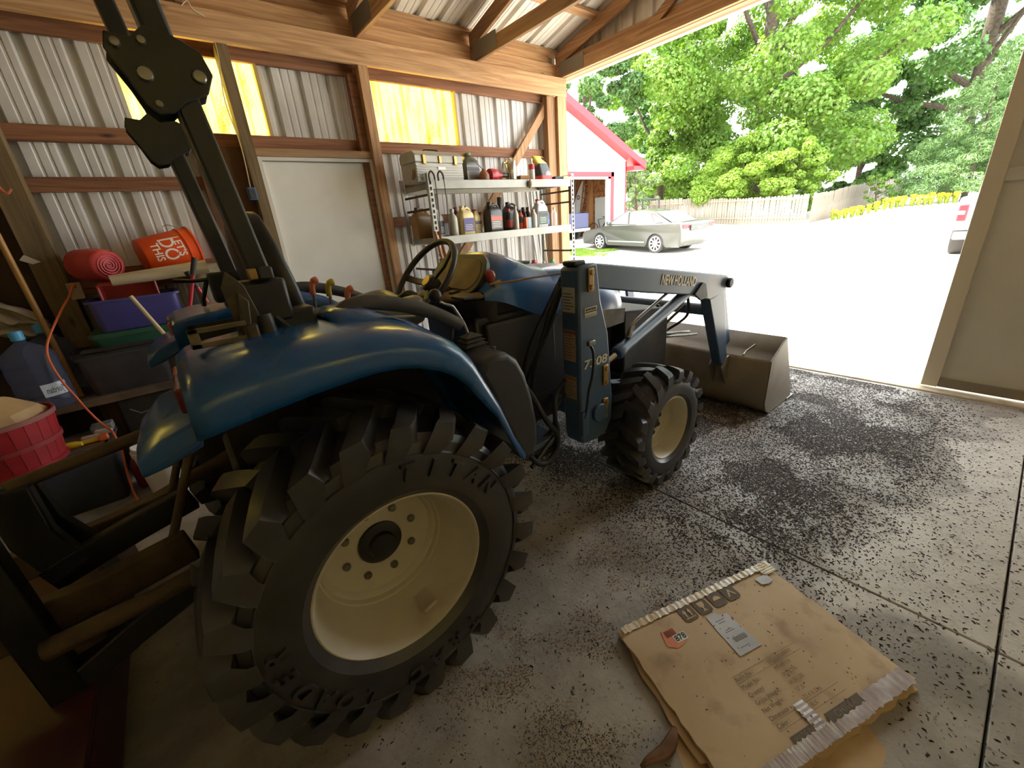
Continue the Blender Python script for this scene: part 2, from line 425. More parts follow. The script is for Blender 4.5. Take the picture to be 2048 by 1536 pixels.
# ---- trusses
for i, x in enumerate((4.27, 3.04, 1.80, 0.57, -0.66, -1.89, -3.1)):
    t = thing('trim_%d' % (i+2), None, None, (x, YRIDGE, 3.045), kind='structure')
    w = 0.04
    MB().box((x, 2*YRIDGE-4.16, 3.045), (x+w, 4.16, 3.165)).build('bottom_chord', WY, t, bevel=0.003, seg=1)
    for sd in (1, -1):
        ya, yb = 4.16, YRIDGE
        za = 3.315+SLOPE*(4.25-ya)-0.045
        zb = 3.315+SLOPE*(4.25-yb)-0.045
        f = lambda y: y if sd == 1 else 2*YRIDGE-y
        MB().prism([(f(ya), za), (f(yb), zb), (f(yb), zb-0.13), (f(ya), za-0.13)], 'x', x, x+w).build('top_chord', WY, t, bevel=0.003, seg=1)
        for q0, q1 in ((2.9, 1.8), (1.8, 1.2)):
            MB().bar([(x+w/2, f(q0), 3.14), (x+w/2, f(q1), 3.315+SLOPE*(4.25-q1)-0.12)], 0.037, 0.085).build('web', WY, t, bevel=0.002, seg=1)
    MB().box((x-0.003, 3.72, 3.06), (x, 4.10, 3.20)).build('gusset_plate', mat('galvanised', srgb(128, 124, 112), 0.5, 0.6), t)
# gable sheets above the doorway and the door track
gable = thing('wall_front', None, None, (XD, YRIDGE, 3.05), kind='structure')
for i in range(8):
    a = YR+i*0.945; b = a+0.945; p = rib_profile(a, b); n = len(p); mb = MB()
    mb.add([V(4.40+h, q, 3.10) for q, h in p]+[V(4.40+h, q, roof_z(q)-0.01) for q, h in p], [(k, k+1, n+k+1, n+k) for k in range(n-1)])
    mb.build('gable_panel', M_tin, gable, smooth=0, solid=0.0008)
MB().box((4.31, YR, 3.04), (4.39, 4.20, 3.24)).build('door_header', WY, gable, bevel=0.004, seg=1)
MB().box((4.39, YR, 3.045), (4.45, 4.30, 3.10)).build('track_board', wood('track_wood', srgb(160, 112, 66), srgb(126, 84, 46), 'y'), gable, bevel=0.003, seg=1)
MB().prism([(4.45, 3.05), (4.53, 3.05), (4.53, 3.12), (4.45, 3.12)], 'y', YR, 4.3).build('door_track', mat('track_steel', srgb(150, 140, 124), 0.5, 0.5), gable)
# ---- white door in the left wall
door1 = thing('door_1', None, None, (1.30, 4.15, 0), kind='structure')
M_doorw = mat('door_white', srgb(226, 224, 216), 0.38, 0, srgb(214, 210, 198), 1.6, 0.45, 0.7, dirt=srgb(170, 156, 130), dscale=1.3, dlo=0.62, dhi=0.85)
MB().box((0.85, 4.150, 0.02), (1.745, 4.19, 2.115)).build('door_leaf', M_doorw, door1, bevel=0.003)
M_jamb = mat('jamb_white', srgb(212, 208, 198), 0.5)
MB().box((0.815, 4.11, 0.0), (0.85, 4.195, 2.145)).build('jamb', M_jamb, door1, bevel=0.002)
MB().box((1.745, 4.11, 0.0), (1.77, 4.195, 2.145)).build('jamb', M_jamb, door1, bevel=0.002)
MB().box((0.85, 4.11, 2.118), (1.745, 4.195, 2.145)).build('jamb', M_jamb, door1, bevel=0.002)
# ---- sliding barn door, half across the opening
door2 = thing('door_2', None, None, (4.47, -1.4, 0.03), kind='structure')
M_slide = mat('slide_door_sheet', srgb(204, 200, 190), 0.6, 0.0, srgb(184, 180, 168), 1.2, 0.35, 0.7)
for i in range(4):
    a = 0.26-0.92*i; b = a-0.915
    MB().box((4.462, b, 0.05), (4.472, a, 3.10)).build('door_panel', M_slide, door2)
M_sedge = mat('slide_door_edge', srgb(206, 196, 176), 0.5, 0.0)
MB().box((4.43, 0.25, 0.03), (4.478, 0.345, 3.10)).build('door_stile', M_sedge, door2, bevel=0.004)
MB().box((4.44, -3.4, 0.03), (4.478, 0.25, 0.10)).build('bottom_rail', mat('slide_rail', srgb(140, 130, 112), 0.5), door2, bevel=0.004)
MB().box((4.44, -3.4, 1.5), (4.462, 0.25, 1.58)).build('mid_rail', M_slide, door2, bevel=0.004)

# ---- concrete floor: slabs with open joints, a darker area and dusty patches
def floor_material():
    m, nt, b = _nt('barn_concrete'); N, L = nt.nodes, nt.links
    tc = N.new('ShaderNodeTexCoord'); geo = N.new('ShaderNodeNewGeometry')
    def noise(sc, det=8, rough=0.6, dist=0.0):
        n = N.new('ShaderNodeTexNoise'); n.inputs['Scale'].default_value = sc; n.inputs['Detail'].default_value = det; n.inputs['Roughness'].default_value = rough
        n.inputs['Distortion'].default_value = dist; L.new(geo.outputs['Position'], n.inputs['Vector']); return n.outputs[0]
    def rng(v, a, z, ta=0, tb=1):
        r = N.new('ShaderNodeMapRange'); r.inputs['From Min'].default_value = a; r.inputs['From Max'].default_value = z; r.inputs['To Min'].default_value = ta; r.inputs['To Max'].default_value = tb
        L.new(v, r.inputs['Value']); return r.outputs[0]
    def mix(fac, a, c):
        x = N.new('ShaderNodeMix'); x.data_type = 'RGBA'
        for s, q in (('A', a), ('B', c)):
            if isinstance(q, tuple): x.inputs[s].default_value = c4(q)
            else: L.new(q, x.inputs[s])
        L.new(fac, x.inputs['Factor']); return x.outputs['Result']
    def math2(op, a, c):
        x = N.new('ShaderNodeMath'); x.operation = op
        for i, q in enumerate((a, c)):
            if isinstance(q, (int, float)): x.inputs[i].default_value = q
            else: L.new(q, x.inputs[i])
        return x.outputs[0]
    base = mix(rng(noise(1.4), 0.35, 0.7), srgb(206, 201, 192), srgb(182, 176, 166))
    base = mix(rng(noise(9, 10, 0.7), 0.5, 0.75), base, srgb(156, 150, 140))
    # darker area: everything left of a wandering line in x and y
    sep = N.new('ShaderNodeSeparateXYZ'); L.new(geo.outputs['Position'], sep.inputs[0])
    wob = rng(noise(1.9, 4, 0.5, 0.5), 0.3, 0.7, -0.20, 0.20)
    shore = math2('ADD', math2('SUBTRACT', math2('ADD', sep.outputs['Y'], math2('MULTIPLY', sep.outputs['X'], 0.19)), 0.56), wob)   # > 0: darker
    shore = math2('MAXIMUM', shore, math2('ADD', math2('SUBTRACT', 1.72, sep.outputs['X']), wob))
    dark_area = rng(shore, 0.02, 0.10)
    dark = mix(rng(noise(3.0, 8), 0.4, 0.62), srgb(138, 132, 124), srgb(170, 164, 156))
    col = mix(dark_area, base, dark)
    # grit and soil smears
    col = mix(rng(noise(26, 6, 0.7), 0.60, 0.72), col, srgb(82, 72, 62))
    L.new(col, b.inputs['Base Color'])
    rr = rng(noise(2.2, 6), 0.4, 0.65, 0.42, 0.72); L.new(rr, b.inputs['Roughness'])
    bp = N.new('ShaderNodeBump'); bp.inputs['Strength'].default_value = 0.35; bp.inputs['Distance'].default_value = 0.006
    L.new(noise(55, 6), bp.inputs['Height']); L.new(bp.outputs[0], b.inputs['Normal'])
    return m
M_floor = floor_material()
for x0, x1 in ((XB, -1.82), (-1.82, 1.82), (1.82, 4.40)):
    for y0, y1 in ((YR, -0.24), (-0.24, 4.3)):
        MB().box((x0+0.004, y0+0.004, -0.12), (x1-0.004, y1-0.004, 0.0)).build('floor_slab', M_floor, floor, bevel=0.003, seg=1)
MB().box((XB, YR, -0.13), (4.40, 4.3, -0.03)).build('joint_fill', mat('joint_dirt', srgb(58, 48, 40), 0.95), floor)
MB().box((4.36, YR, -0.1), (4.50, 4.3, 0.012)).build('threshold', mat('threshold_dust', srgb(206, 192, 164), 0.8, col2=srgb(170, 154, 128), scale=8), floor, bevel=0.008)
# ================================================================ the tractor (faces +x, centre line y = 1.79)
YC = 1.79
BLUE = mat('tractor_blue', srgb(22, 84, 142), 0.24, 0.0, srgb(20, 74, 126), 2.0, 0.4, 0.7, rough2=0.36, coat=0.3, dirt=srgb(92, 98, 96), dscale=2.5, dlo=0.60, dhi=0.95)
BLUE_L = mat('loader_blue', srgb(62, 86, 114), 0.42, 0.0, srgb(74, 92, 110), 3.0, 0.4, 0.7, dirt=srgb(120, 112, 98), dscale=3.0, dlo=0.52, dhi=0.9)
BLACKP = mat('black_plastic', srgb(40, 39, 37), 0.45, 0.0, srgb(52, 50, 46), 4.0, 0.4, 0.7, bump=0.05, bscale=120)
BLACKM = mat('black_painted_steel', srgb(26, 26, 26), 0.32, 0.0, srgb(34, 33, 31), 5.0, rough2=0.5)
GREASE = mat('greasy_casting', srgb(38, 36, 33), 0.6, 0.1, srgb(62, 54, 44), 5.0, 0.45, 0.7, bump=0.2, bscale=30)
RUST = mat('dusty_brown_steel', srgb(92, 74, 48), 0.65, 0.2, srgb(58, 44, 28), 6.0, 0.4, 0.65, bump=0.15, bscale=60)
RUBBER = mat('tyre_rubber', srgb(44, 43, 42), 0.36, 0.0, srgb(74, 72, 69), 3.5, 0.45, 0.75, bump=0.05, bscale=90, spec=0.6, rough2=0.5)
RUBBER2 = mat('grip_rubber', srgb(62, 60, 56), 0.7, 0.0, srgb(76, 72, 66), 8.0, bump=0.1, bscale=150)
CREAM = mat('wheel_cream', srgb(200, 192, 172), 0.42, 0.0, srgb(184, 174, 150), 3.0, 0.4, 0.7, dirt=srgb(150, 122, 78), dscale=5.0, dlo=0.60, dhi=0.85)
CHROME = mat('chrome', srgb(210, 205, 196), 0.18, 1.0)
ZINC = mat('yellow_zinc', srgb(176, 146, 86), 0.42, 0.6, srgb(140, 110, 66), 12.0)
STEEL = mat('bare_steel', srgb(150, 148, 142), 0.38, 0.85, srgb(120, 112, 100), 8.0)
BUCKETM = mat('bucket_steel', srgb(122, 112, 98), 0.5, 0.2, srgb(140, 129, 111), 2.5, 0.4, 0.7, dirt=srgb(86, 70, 54), dscale=3.5, dlo=0.5, dhi=0.8)
VINYL = mat('seat_vinyl', srgb(86, 80, 72), 0.30, 0.0, srgb(102, 94, 80), 3.0, bump=0.04, bscale=200)
SEATBK = mat('seat_back_vinyl', srgb(40, 38, 36), 0.38, 0.0, srgb(52, 48, 44), 3.0)
DECAL = mat('cream_decal', srgb(184, 176, 148), 0.5)
DECALR = mat('decal_red_band', srgb(140, 78, 68), 0.5)
DECALO = mat('decal_orange_band', srgb(160, 106, 68), 0.5)
INK = mat('black_ink', srgb(34, 32, 30), 0.6)
HOSEM = mat('hydraulic_hose', srgb(30, 29, 28), 0.45)
TANP = mat('dusty_instrument_panel', srgb(150, 122, 80), 0.55, 0.0, srgb(112, 88, 56), 9.0, 0.4, 0.7)

T = thing('tractor', 'blue compact tractor with front loader bucket and cream wheels parked on concrete', 'tractor', (1.0, YC, 0))

def make_tire(mb, cx, cz, ym, sd, half, Rc, Rl, rb, nl, twist, lw):
    """ring-shaped carcass plus chevron bar lugs; sd = -1: outer face towards -y"""
    P = lambda r, a, th: V(cx+r*math.cos(th), ym+a, cz+r*math.sin(th))
    h = half; k = (Rc-rb)
    prof = [(rb, h*0.82), (rb+k*0.16, h*0.97), (rb+k*0.42, h*1.0), (rb+k*0.70, h*0.965), (rb+k*0.87, h*0.90), (Rc*0.985, h*0.76), (Rc, h*0.4), (Rc, 0)]
    prof = prof+[(r, -a) for r, a in prof[-2::-1]]+[(rb+0.006, -h*0.7), (rb+0.006, h*0.7)]
    n = 72; R = []
    for i in range(n):
        th = 2*PI*i/n; R.append([P(r, a, th) for r, a in prof])
    mb.rings(R, closed=True)
    # lugs: from low on the shoulder up across the tread to just past the middle
    for s in (1, -1):
        for i in range(nl):
            t0 = 2*PI*(i+(0.5 if s == -1 else 0))/nl
            secs = [(0.00, h*0.985, Rc-k*0.30, Rc-k*0.24, 0.80), (0.06, h*1.012, Rc-k*0.20, Rc-k*0.06, 0.86), (0.20, h*0.99, Rc-k*0.05, Rl-0.006, 0.95),
                    (0.34, h*0.88, Rc-0.02, Rl, 0.95), (0.60, h*0.52, Rc-0.02, Rl+0.002, 1.0), (0.85, h*0.16, Rc-0.02, Rl+0.002, 0.95), (1.0, -h*0.06, Rc-0.02, Rl-0.002, 0.8)]
            R = []
            for f, a, r0, r1, w in secs:
                tc = t0+twist*f; wd = lw*w
                R.append([P(r0, a*s, tc-wd*0.62), P(r1, a*s, tc-wd*0.42), P(r1, a*s, tc+wd*0.42), P(r0, a*s, tc+wd*0.62)])
            mb.rings(R)
def make_wheel(name, cx, cz, ym, sd, half, Rc, Rl, rb, nl, twist, lw, lip, disc_a, bolt_r, nb, hub_r, letters=None):
    """rim mesh with tire, hub cap and bolts as sub-parts; sd is the side the wheel shows (-1 = towards -y)"""
    o = V(cx, ym, cz); d = V(0, sd, 0)
    la = half*0.84
    w = MB()
    prof = [(lip-0.004, -la), (lip, -la+0.012), (lip-0.02, -la+0.03), (lip-0.028, la-0.05), (lip, la-0.012), (lip+0.002, la), (lip-0.008, la+0.004), (lip-0.016, la-0.006),
            (lip-0.022, la-0.03), (lip-0.030, la-0.045), (lip*0.80, disc_a+0.055), (lip*0.775, disc_a+0.04), (lip*0.755, disc_a+0.038), (lip*0.735, disc_a+0.022), (lip*0.71, disc_a+0.018), (lip*0.68, disc_a+0.002), (lip*0.66, disc_a), (0.02, disc_a+0.004), (0.002, disc_a+0.004)]
    w.lathe(prof, o, d, 64, cap=False)
    if lip > 0.25:   # flat pad for the valve stem on the barrel
        th = math.radians(-72)
        w.cbox((0, 0, 0), (0.05, 0.15, 0.012), M=Matrix.Translation(o+V((lip-0.048)*math.cos(th), sd*(0.070), (lip-0.048)*math.sin(th))) @ Matrix.Rotation(-(th+PI/2), 4, 'Y') @ Matrix.Rotation(math.radians(-14), 4, 'X'))
    W_ = w.build(name, CREAM, T)
    t = MB(); make_tire(t, cx, cz, ym, sd, half, Rc, Rl, rb, nl, twist, lw)
    k = Rc-rb
    if letters:
        for body, a0, step in letters:
            for i, ch in enumerate(body):
                if ch == ' ': continue
                th = math.radians(a0-step*i); e = V(math.cos(th), 0, math.sin(th)); tg = V(math.sin(th), 0, -math.cos(th))
                add_text(t, ch, 0.072, o+e*(rb+k*0.49)+V(0, sd*(half*1.005), 0), tg, e, depth=0.014, weight=0.002, shear=0.15)
        # raised circle line round the sidewall
        t.lathe([(rb+k*0.70, half*0.955), (rb+k*0.72, half*0.985), (rb+k*0.74, half*0.955)], o, d, 72, cap=False)
    t.build('tire', RUBBER, W_, smooth=28, label='black rubber tyre with chevron bar tread')
    MB().lathe([(hub_r, disc_a), (hub_r, disc_a+0.014), (hub_r-0.006, disc_a+0.018), (hub_r*0.62, disc_a+0.02), (hub_r*0.55, disc_a+0.034), (0.002, disc_a+0.036)], o, d, 32).build('hub_cap', BLACKM, W_, label='black hub cap')
    b = MB().lathe([(0.013, 0), (0.014, 0.004), (0.014, 0.010), (0.011, 0.015), (0.002, 0.016)], (0, 0, 0), d, 12)
    b0 = None
    for i in range(nb):
        th = 2*PI*(i+0.3)/nb; p = o+V(bolt_r*math.cos(th), sd*disc_a, bolt_r*math.sin(th))
        if b0 is None: b0 = b.build('wheel_bolt', STEEL if lip > 0.25 else BLACKM, W_, org=(0, 0, 0)); b0.location = p-ORG[W_]
        else: share(b0, W_, p-ORG[W_])
    return W_
LET = [('TITAN', 82, 12.6), ('TRAC LOADER', -60, 12.2)]
make_wheel('rear_wheel', 0.30, 0.512, 1.165, -1, 0.195, 0.468, 0.512, 0.268, 23, -0.30, 0.142, 0.278, -0.045, 0.125, 8, 0.076, LET)
make_wheel('rear_wheel', 0.30, 0.512, 2*YC-1.165, 1, 0.195, 0.468, 0.512, 0.268, 23, -0.30, 0.142, 0.278, -0.045, 0.125, 8, 0.076)
make_wheel('front_wheel', 1.955, 0.342, 1.205, -1, 0.135, 0.308, 0.342, 0.186, 19, -0.34, 0.16, 0.190, -0.01, 0.080, 8, 0.056)
make_wheel('front_wheel', 1.955, 0.342, 2*YC-1.205, 1, 0.135, 0.308, 0.342, 0.186, 19, -0.34, 0.16, 0.190, 0.0, 0.080, 6, 0.050)

# ---- chassis
c = MB()
c.box((-0.02, 1.60, 0.36), (1.05, 1.98, 0.78)); c.box((0.05, 1.55, 0.55), (0.55, 2.03, 0.98)); c.box((1.0, 1.62, 0.40), (2.0, 1.96, 0.62))
c.lathe([(0.15, -0.02), (0.15, 0.1), (0.11, 0.14), (0.10, 0.36)], (0.30, 1.62, 0.512), (0, -1, 0), 24); c.lathe([(0.15, -0.02), (0.15, 0.1), (0.11, 0.14), (0.10, 0.36)], (0.30, 1.96, 0.512), (0, 1, 0), 24)
c.build('transmission', GREASE, T, bevel=0.02)
e = MB(); e.box((1.02, 1.555, 0.60), (2.02, 2.025, 1.10)); e.box((1.06, 1.52, 0.78), (1.50, 1.56, 1.07)); e.build('engine_side_cover', BLACKP, T, bevel=0.015)
fa = MB(); fa.tube([(1.955, 1.27, 0.342), (1.955, 1.40, 0.36), (1.955, 1.60, 0.40), (1.955, 1.98, 0.40), (1.955, 2.18, 0.36), (1.955, 2.31, 0.342)], [0.06, 0.05, 0.065, 0.065, 0.05, 0.06], 12)
fa.box((1.75, 1.66, 0.36), (2.25, 1.92, 0.56)); fa.build('front_axle', GREASE, T, bevel=0.01)
MB().box((0.62, 1.36, 0.625), (1.18, 2.22, 0.65)).build('operator_platform', BLACKP, T, bevel=0.01)
MB().box((1.10, 1.30, 0.47), (1.27, 1.52, 0.50)).box((1.10, 1.50, 0.40), (1.27, 1.62, 0.62)).build('step', BLUE_L, T, bevel=0.006)

# ---- fenders
top = [(-0.045, 1.225), (-0.02, 1.243), (0.04, 1.253), (0.10, 1.258), (0.203, 1.262), (0.327, 1.26), (0.40, 1.254), (0.466, 1.242), (0.53, 1.222), (0.59, 1.194), (0.64, 1.158), (0.68, 1.11), (0.715, 1.035), (0.765, 0.919), (0.815, 0.776), (0.86, 0.682)]
bot = [(-0.05, 1.115), (-0.02, 1.118), (0.04, 1.126), (0.10, 1.134), (0.20, 1.145), (0.31, 1.152), (0.37, 1.152), (0.424, 1.147), (0.487, 1.13), (0.546, 1.104), (0.59, 1.075), (0.63, 1.035), (0.675, 0.965), (0.735, 0.88), (0.788, 0.752), (0.836, 0.660)]
def fender(sd):
    y = lambda v: v if sd > 0 else 2*YC-v
    R = []
    for (tx, tz), (bx, bz) in zip(top, bot):
        L = lambda f: (tx+(bx-tx)*f, tz+(bz-tz)*f)
        R.append([V(tx-0.0, y(1.50), tz-0.10), V(tx, y(1.485), tz-0.004), V(tx, y(1.30), tz+0.004), V(tx, y(1.16), tz+0.002)] +
                 [V(L(f)[0], y(yy), L(f)[1]) for f, yy in ((0.02, 1.115), (0.10, 1.085), (0.24, 1.062), (0.5, 1.05), (0.8, 1.047), (1.0, 1.05))])
    m = MB().rings(R, wrap=False, cap=False)
    m.add(R[0], [tuple(range(len(R[0])))])
    f = m.build('fender', BLUE, T, smooth=60, solid=0.007, label='glossy blue fender over rear wheel')
    lp = MB()    # lower lip that carries on behind the lamp
    A = [[V(-0.045, y(yy), zz) for yy, zz in ((1.42, 1.16), (1.12, 1.165), (1.062, 1.155), (1.05, 1.115), (1.06, 1.095), (1.42, 1.11))],
         [V(-0.11, y(yy), zz) for yy, zz in ((1.42, 1.14), (1.14, 1.145), (1.075, 1.13), (1.06, 1.085), (1.07, 1.07), (1.42, 1.08))],
         [V(-0.165, y(yy), zz) for yy, zz in ((1.40, 1.09), (1.16, 1.10), (1.10, 1.09), (1.09, 1.06), (1.10, 1.05), (1.40, 1.06))]]
    lp.rings(A).build('fender_lip', BLUE, T, bevel=0.008, smooth=50)
    MB().box((-0.062, min(y(1.10), y(1.26)), 1.165), (-0.045, max(y(1.10), y(1.26)), 1.222)).build('tail_lamp', mat('red_lens', srgb(88, 18, 14), 0.2), f, bevel=0.006, label='red tail lamp')
    MB().box((-0.060, min(y(1.27), y(1.36)), 1.17), (-0.045, max(y(1.27), y(1.36)), 1.22)).build('turn_lamp', mat('amber_lens', srgb(190, 96, 60), 0.2), f, bevel=0.006, label='amber turn lamp')
    # inner wall below the fender
    MB().prism([(0.0, 1.22), (0.45, 1.22), (0.66, 1.08), (0.80, 0.72), (0.62, 0.62), (0.0, 0.75)], 'y', y(1.50), y(1.515)).build('inner_fender', BLACKP, T)
    # raised console rail with the grab pad
    cr = MB().rings([[V(x, y(1.46), z), V(x, y(1.43), z+hh), V(x, y(1.31), z+hh), V(x, y(1.27), z+hh*0.6), V(x, y(1.25), z)] for x, z, hh in ((0.335, 1.25, 0.02), (0.36, 1.255, 0.04), (0.45, 1.245, 0.035), (0.56, 1.205, 0.03), (0.66, 1.14, 0.025), (0.72, 1.05, 0.02))], cap=False, wrap=False)
    cr.build('fender_console', BLUE, T, smooth=60, solid=0.005)
    pd = MB().tube(smoothpath([(0.392, y(1.375), 1.268), (0.43, y(1.375), 1.288), (0.50, y(1.375), 1.288), (0.60, y(1.375), 1.262), (0.70, y(1.375), 1.222), (0.79, y(1.375), 1.168), (0.83, y(1.375), 1.140)]), 0.026, 14)
    pd.build('grab_pad', RUBBER2, T, smooth=60)
    MB().tube([(0.44, y(1.375), 1.27), (0.44, y(1.375), 1.22)], 0.01).build('pad_bracket', BLACKM, T)
    MB().tube([(0.80, y(1.375), 1.15), (0.76, y(1.375), 1.02)], 0.01).build('pad_bracket', BLACKM, T)
    return f
fender(1); fender(-1)
# reflective slot strip on the near console
MB().box((0.44, 1.262, 1.262), (0.60, 1.282, 1.266), Matrix.Translation((0, 0, 0.21)) @ Matrix.Translation((0.44, 0, 1.05)) @ Matrix.Rotation(math.radians(10), 4, 'Y') @ Matrix.Translation((-0.44, 0, -1.262))).build('console_slot', mat('slot_grey', srgb(120, 116, 104), 0.4), T)

# ---- right hand cover with the range lever boot
R = []
for x, z, hw in ((0.80, 1.03, 0.0), (0.86, 1.046, 0.0), (0.92, 1.036, 0.0), (0.965, 1.000, 0.0), (1.0, 0.93, 0.0), (1.03, 0.82, 0.0), (1.048, 0.70, 0.0), (1.045, 0.60, 0), (1.02, 0.53, 0.0)):
    R.append([V(x-0.10, 1.47, z-0.03), V(x, 1.46, z), V(x, 1.33, z+0.004), V(x-0.004, 1.26, z), V(x-0.012, 1.215, z-0.006), V(x-0.035, 1.195, z-0.03), V(x-0.075, 1.19, z-0.06)])
MB().prism([(0.775, 0.985), (0.80, 1.03), (0.86, 1.046), (0.92, 1.036), (0.965, 1.000), (1.0, 0.93), (1.03, 0.82), (1.048, 0.70), (1.045, 0.60), (1.02, 0.53), (0.955, 0.535), (0.915, 0.64), (0.865, 0.76), (0.815, 0.90)], 'y', 1.19, 1.47).build('side_cover', BLACKP, T, smooth=40, bevel=0.035, seg=4)
bt = MB(); R = []
for i, (r, z) in enumerate(((0.058, 1.03), (0.062, 1.036), (0.040, 1.044), (0.056, 1.054), (0.034, 1.062), (0.048, 1.070), (0.028, 1.078), (0.040, 1.086), (0.020, 1.094), (0.010, 1.10))):
    R.append([V(0.875+r*x*1.0+0.0, 1.375+r*y*0.8, z) for x, y in ((-1, -1), (1, -1), (1, 1), (-1, 1))])
bt.rings(R).build('lever_boot', RUBBER2, T, smooth=0)
MB().lathe([(0.008, 0), (0.008, 0.012), (0.002, 0.013)], (0.91, 1.27, 1.04), (0, 0, 1), 6).build('cover_bolt', STEEL, T)
lv = MB().tube(smoothpath([(0.875, 1.38, 1.06), (0.868, 1.40, 1.13), (0.842, 1.42, 1.20), (0.828, 1.42, 1.213), (0.805, 1.42, 1.222), (0.785, 1.42, 1.235)]), 0.006, 8).build('range_lever', STEEL, T)
MB().sphere((0.765, 1.42, 1.263), 0.026).build('lever_knob', BLACKM, lv, label='black ball knob')

# ---- seat
s = MB(); R = []
for x, hw, z0, z1 in ((0.35, 0.17, 1.13, 1.19), (0.40, 0.22, 1.10, 1.215), (0.50, 0.235, 1.09, 1.21), (0.62, 0.24, 1.09, 1.225), (0.74, 0.235, 1.09, 1.25), (0.80, 0.22, 1.10, 1.245), (0.84, 0.17, 1.14, 1.21)):
    R.append([V(x, YC+hw*a, z0+(z1-z0)*b) for a, b in ((-1, 0.15), (-1.0, 0.75), (-0.93, 0.98), (-0.75, 1.06), (-0.45, 0.9), (0, 0.84), (0.45, 0.9), (0.75, 1.06), (0.93, 0.98), (1.0, 0.75), (1, 0.15), (0, 0))])
seat = s.rings(R).build('seat', VINYL, T, smooth=60, subsurf=1)
s = MB(); R = []
for z, hw, x, th in ((1.13, 0.20, 0.30, 0.04), (1.20, 0.225, 0.275, 0.10), (1.30, 0.235, 0.265, 0.115), (1.40, 0.225, 0.25, 0.11), (1.50, 0.195, 0.235, 0.095), (1.57, 0.145, 0.23, 0.075), (1.61, 0.07, 0.235, 0.04)):
    n = 16
    R.append([V(x+th*0.5*math.copysign(abs(math.cos(2*PI*k/n))**0.6, math.cos(2*PI*k/n))+0.10*(1-abs(math.sin(2*PI*k/n))**2)*-0.0+0.06*abs(math.sin(2*PI*k/n))**2, YC+hw*math.copysign(abs(math.sin(2*PI*k/n))**0.7, math.sin(2*PI*k/n)), z) for k in range(n)])
s.rings(R).build('seat_back', SEATBK, T, smooth=60, subsurf=1)
MB().box((0.34, 1.66, 0.95), (0.78, 1.92, 1.10)).build('seat_base', BLACKP, T, bevel=0.02)

# ---- roll bar, folding type
def rops(sd):
    y = lambda v: v if sd > 0 else 2*YC-v
    ln = lambda z: 0.232-0.118*(z-1.20)
    p = MB().bar([(ln(0.70), y(1.43), 0.70), (ln(1.20), y(1.42), 1.20), (ln(1.86), y(1.41), 1.86)], 0.066, 0.055, upv=(1, 0, 0)); p.build('roll_bar_post', BLACKM, T, bevel=0.008)
    p = MB().bar([(ln(1.84), y(1.405), 1.84), (ln(2.10), y(1.40), 2.10), (ln(2.40), y(1.40), 2.40)], 0.066, 0.055, upv=(1, 0, 0)); p.build('roll_bar_upper', BLACKM, T, bevel=0.008)
    # hinge plates either side of the tube
    out = [(0.035, 1.915), (0.045, 1.945), (0.085, 1.94), (0.115, 1.965), (0.165, 1.955), (0.212, 1.93), (0.225, 1.885), (0.205, 1.845), (0.155, 1.825), (0.125, 1.80), (0.095, 1.795), (0.075, 1.815), (0.06, 1.86)]
    hg = MB()
    for a in (1.363, 1.445): hg.prism(out, 'y', y(a), y(a+0.008))
    h = hg.build('hinge_plate', BLACKM, T, bevel=0.002)
    for x, z, r in ((0.092, 1.872, 0.016), (0.195, 1.878, 0.015), (0.058, 1.925, 0.010), (0.105, 1.935, 0.009), (0.10, 1.815, 0.008)):
        MB().lathe([(r, 0), (r, 0.006), (r*0.8, 0.010), (0.002, 0.011)], (x, y(1.363), z), (0, -sd, 0), 12).build('hinge_bolt', STEEL, h)
    MB().box((0.155, y(1.375) if sd > 0 else y(1.46), 1.19), (0.325, y(1.46) if sd > 0 else y(1.375), 1.31)).build('roll_bar_bracket', BLACKM, T, bevel=0.012)
    MB().box((0.125, y(1.37) if sd > 0 else y(1.455), 1.28), (0.262, y(1.455) if sd > 0 else y(1.37), 1.405)).build('roll_bar_clamp', BLACKM, T, bevel=0.012)
    return p
rops(1); rops(-1)
ln = lambda z: 0.232-0.118*(z-1.20)
MB().bar([(ln(2.40), 1.38, 2.40), (ln(2.40), 2.20, 2.40)], 0.066, 0.055).build('roll_bar_crossbar', BLACKM, T, bevel=0.008)
# trailer socket, wiring and folding bracket at the near post foot
MB().box((0.193, 1.345, 1.405), (0.232, 1.375, 1.44)).build('socket_body', BLACKP, T, bevel=0.006)
MB().box((0.170, 1.346, 1.408), (0.193, 1.374, 1.438)).build('socket_cap', ZINC, T, bevel=0.004)
MB().lathe([(0.020, 0), (0.022, 0.01), (0.022, 0.05), (0.017, 0.055), (0.015, 0.09)], (0.175, 1.335, 1.315), (0.05, -0.1, -1), 16).build('socket_plug', BLACKP, T)
for i, q in enumerate(([(0.20, 1.34, 1.24), (0.225, 1.33, 1.22), (0.235, 1.33, 1.25), (0.205, 1.345, 1.30)], [(0.18, 1.33, 1.23), (0.17, 1.31, 1.20), (0.20, 1.30, 1.195), (0.21, 1.32, 1.25)], [(0.16, 1.36, 1.34), (0.15, 1.33, 1.27), (0.16, 1.32, 1.22), (0.13, 1.34, 1.20)])):
    MB().tube(smoothpath(q), 0.009 if i == 0 else 0.005, 8).build('wire', HOSEM, T)
fr = MB(); fr.box((-0.005, 1.295, 1.300), (0.125, 1.305, 1.313)); fr.box((-0.005, 1.295, 1.262), (0.125, 1.305, 1.275)); fr.box((-0.005, 1.295, 1.262), (0.018, 1.305, 1.313))
fr.build('hitch_slide_frame', mat('dusty_tan_steel', srgb(120, 106, 76), 0.55, 0.3, srgb(84, 72, 50), 12), T, bevel=0.002)
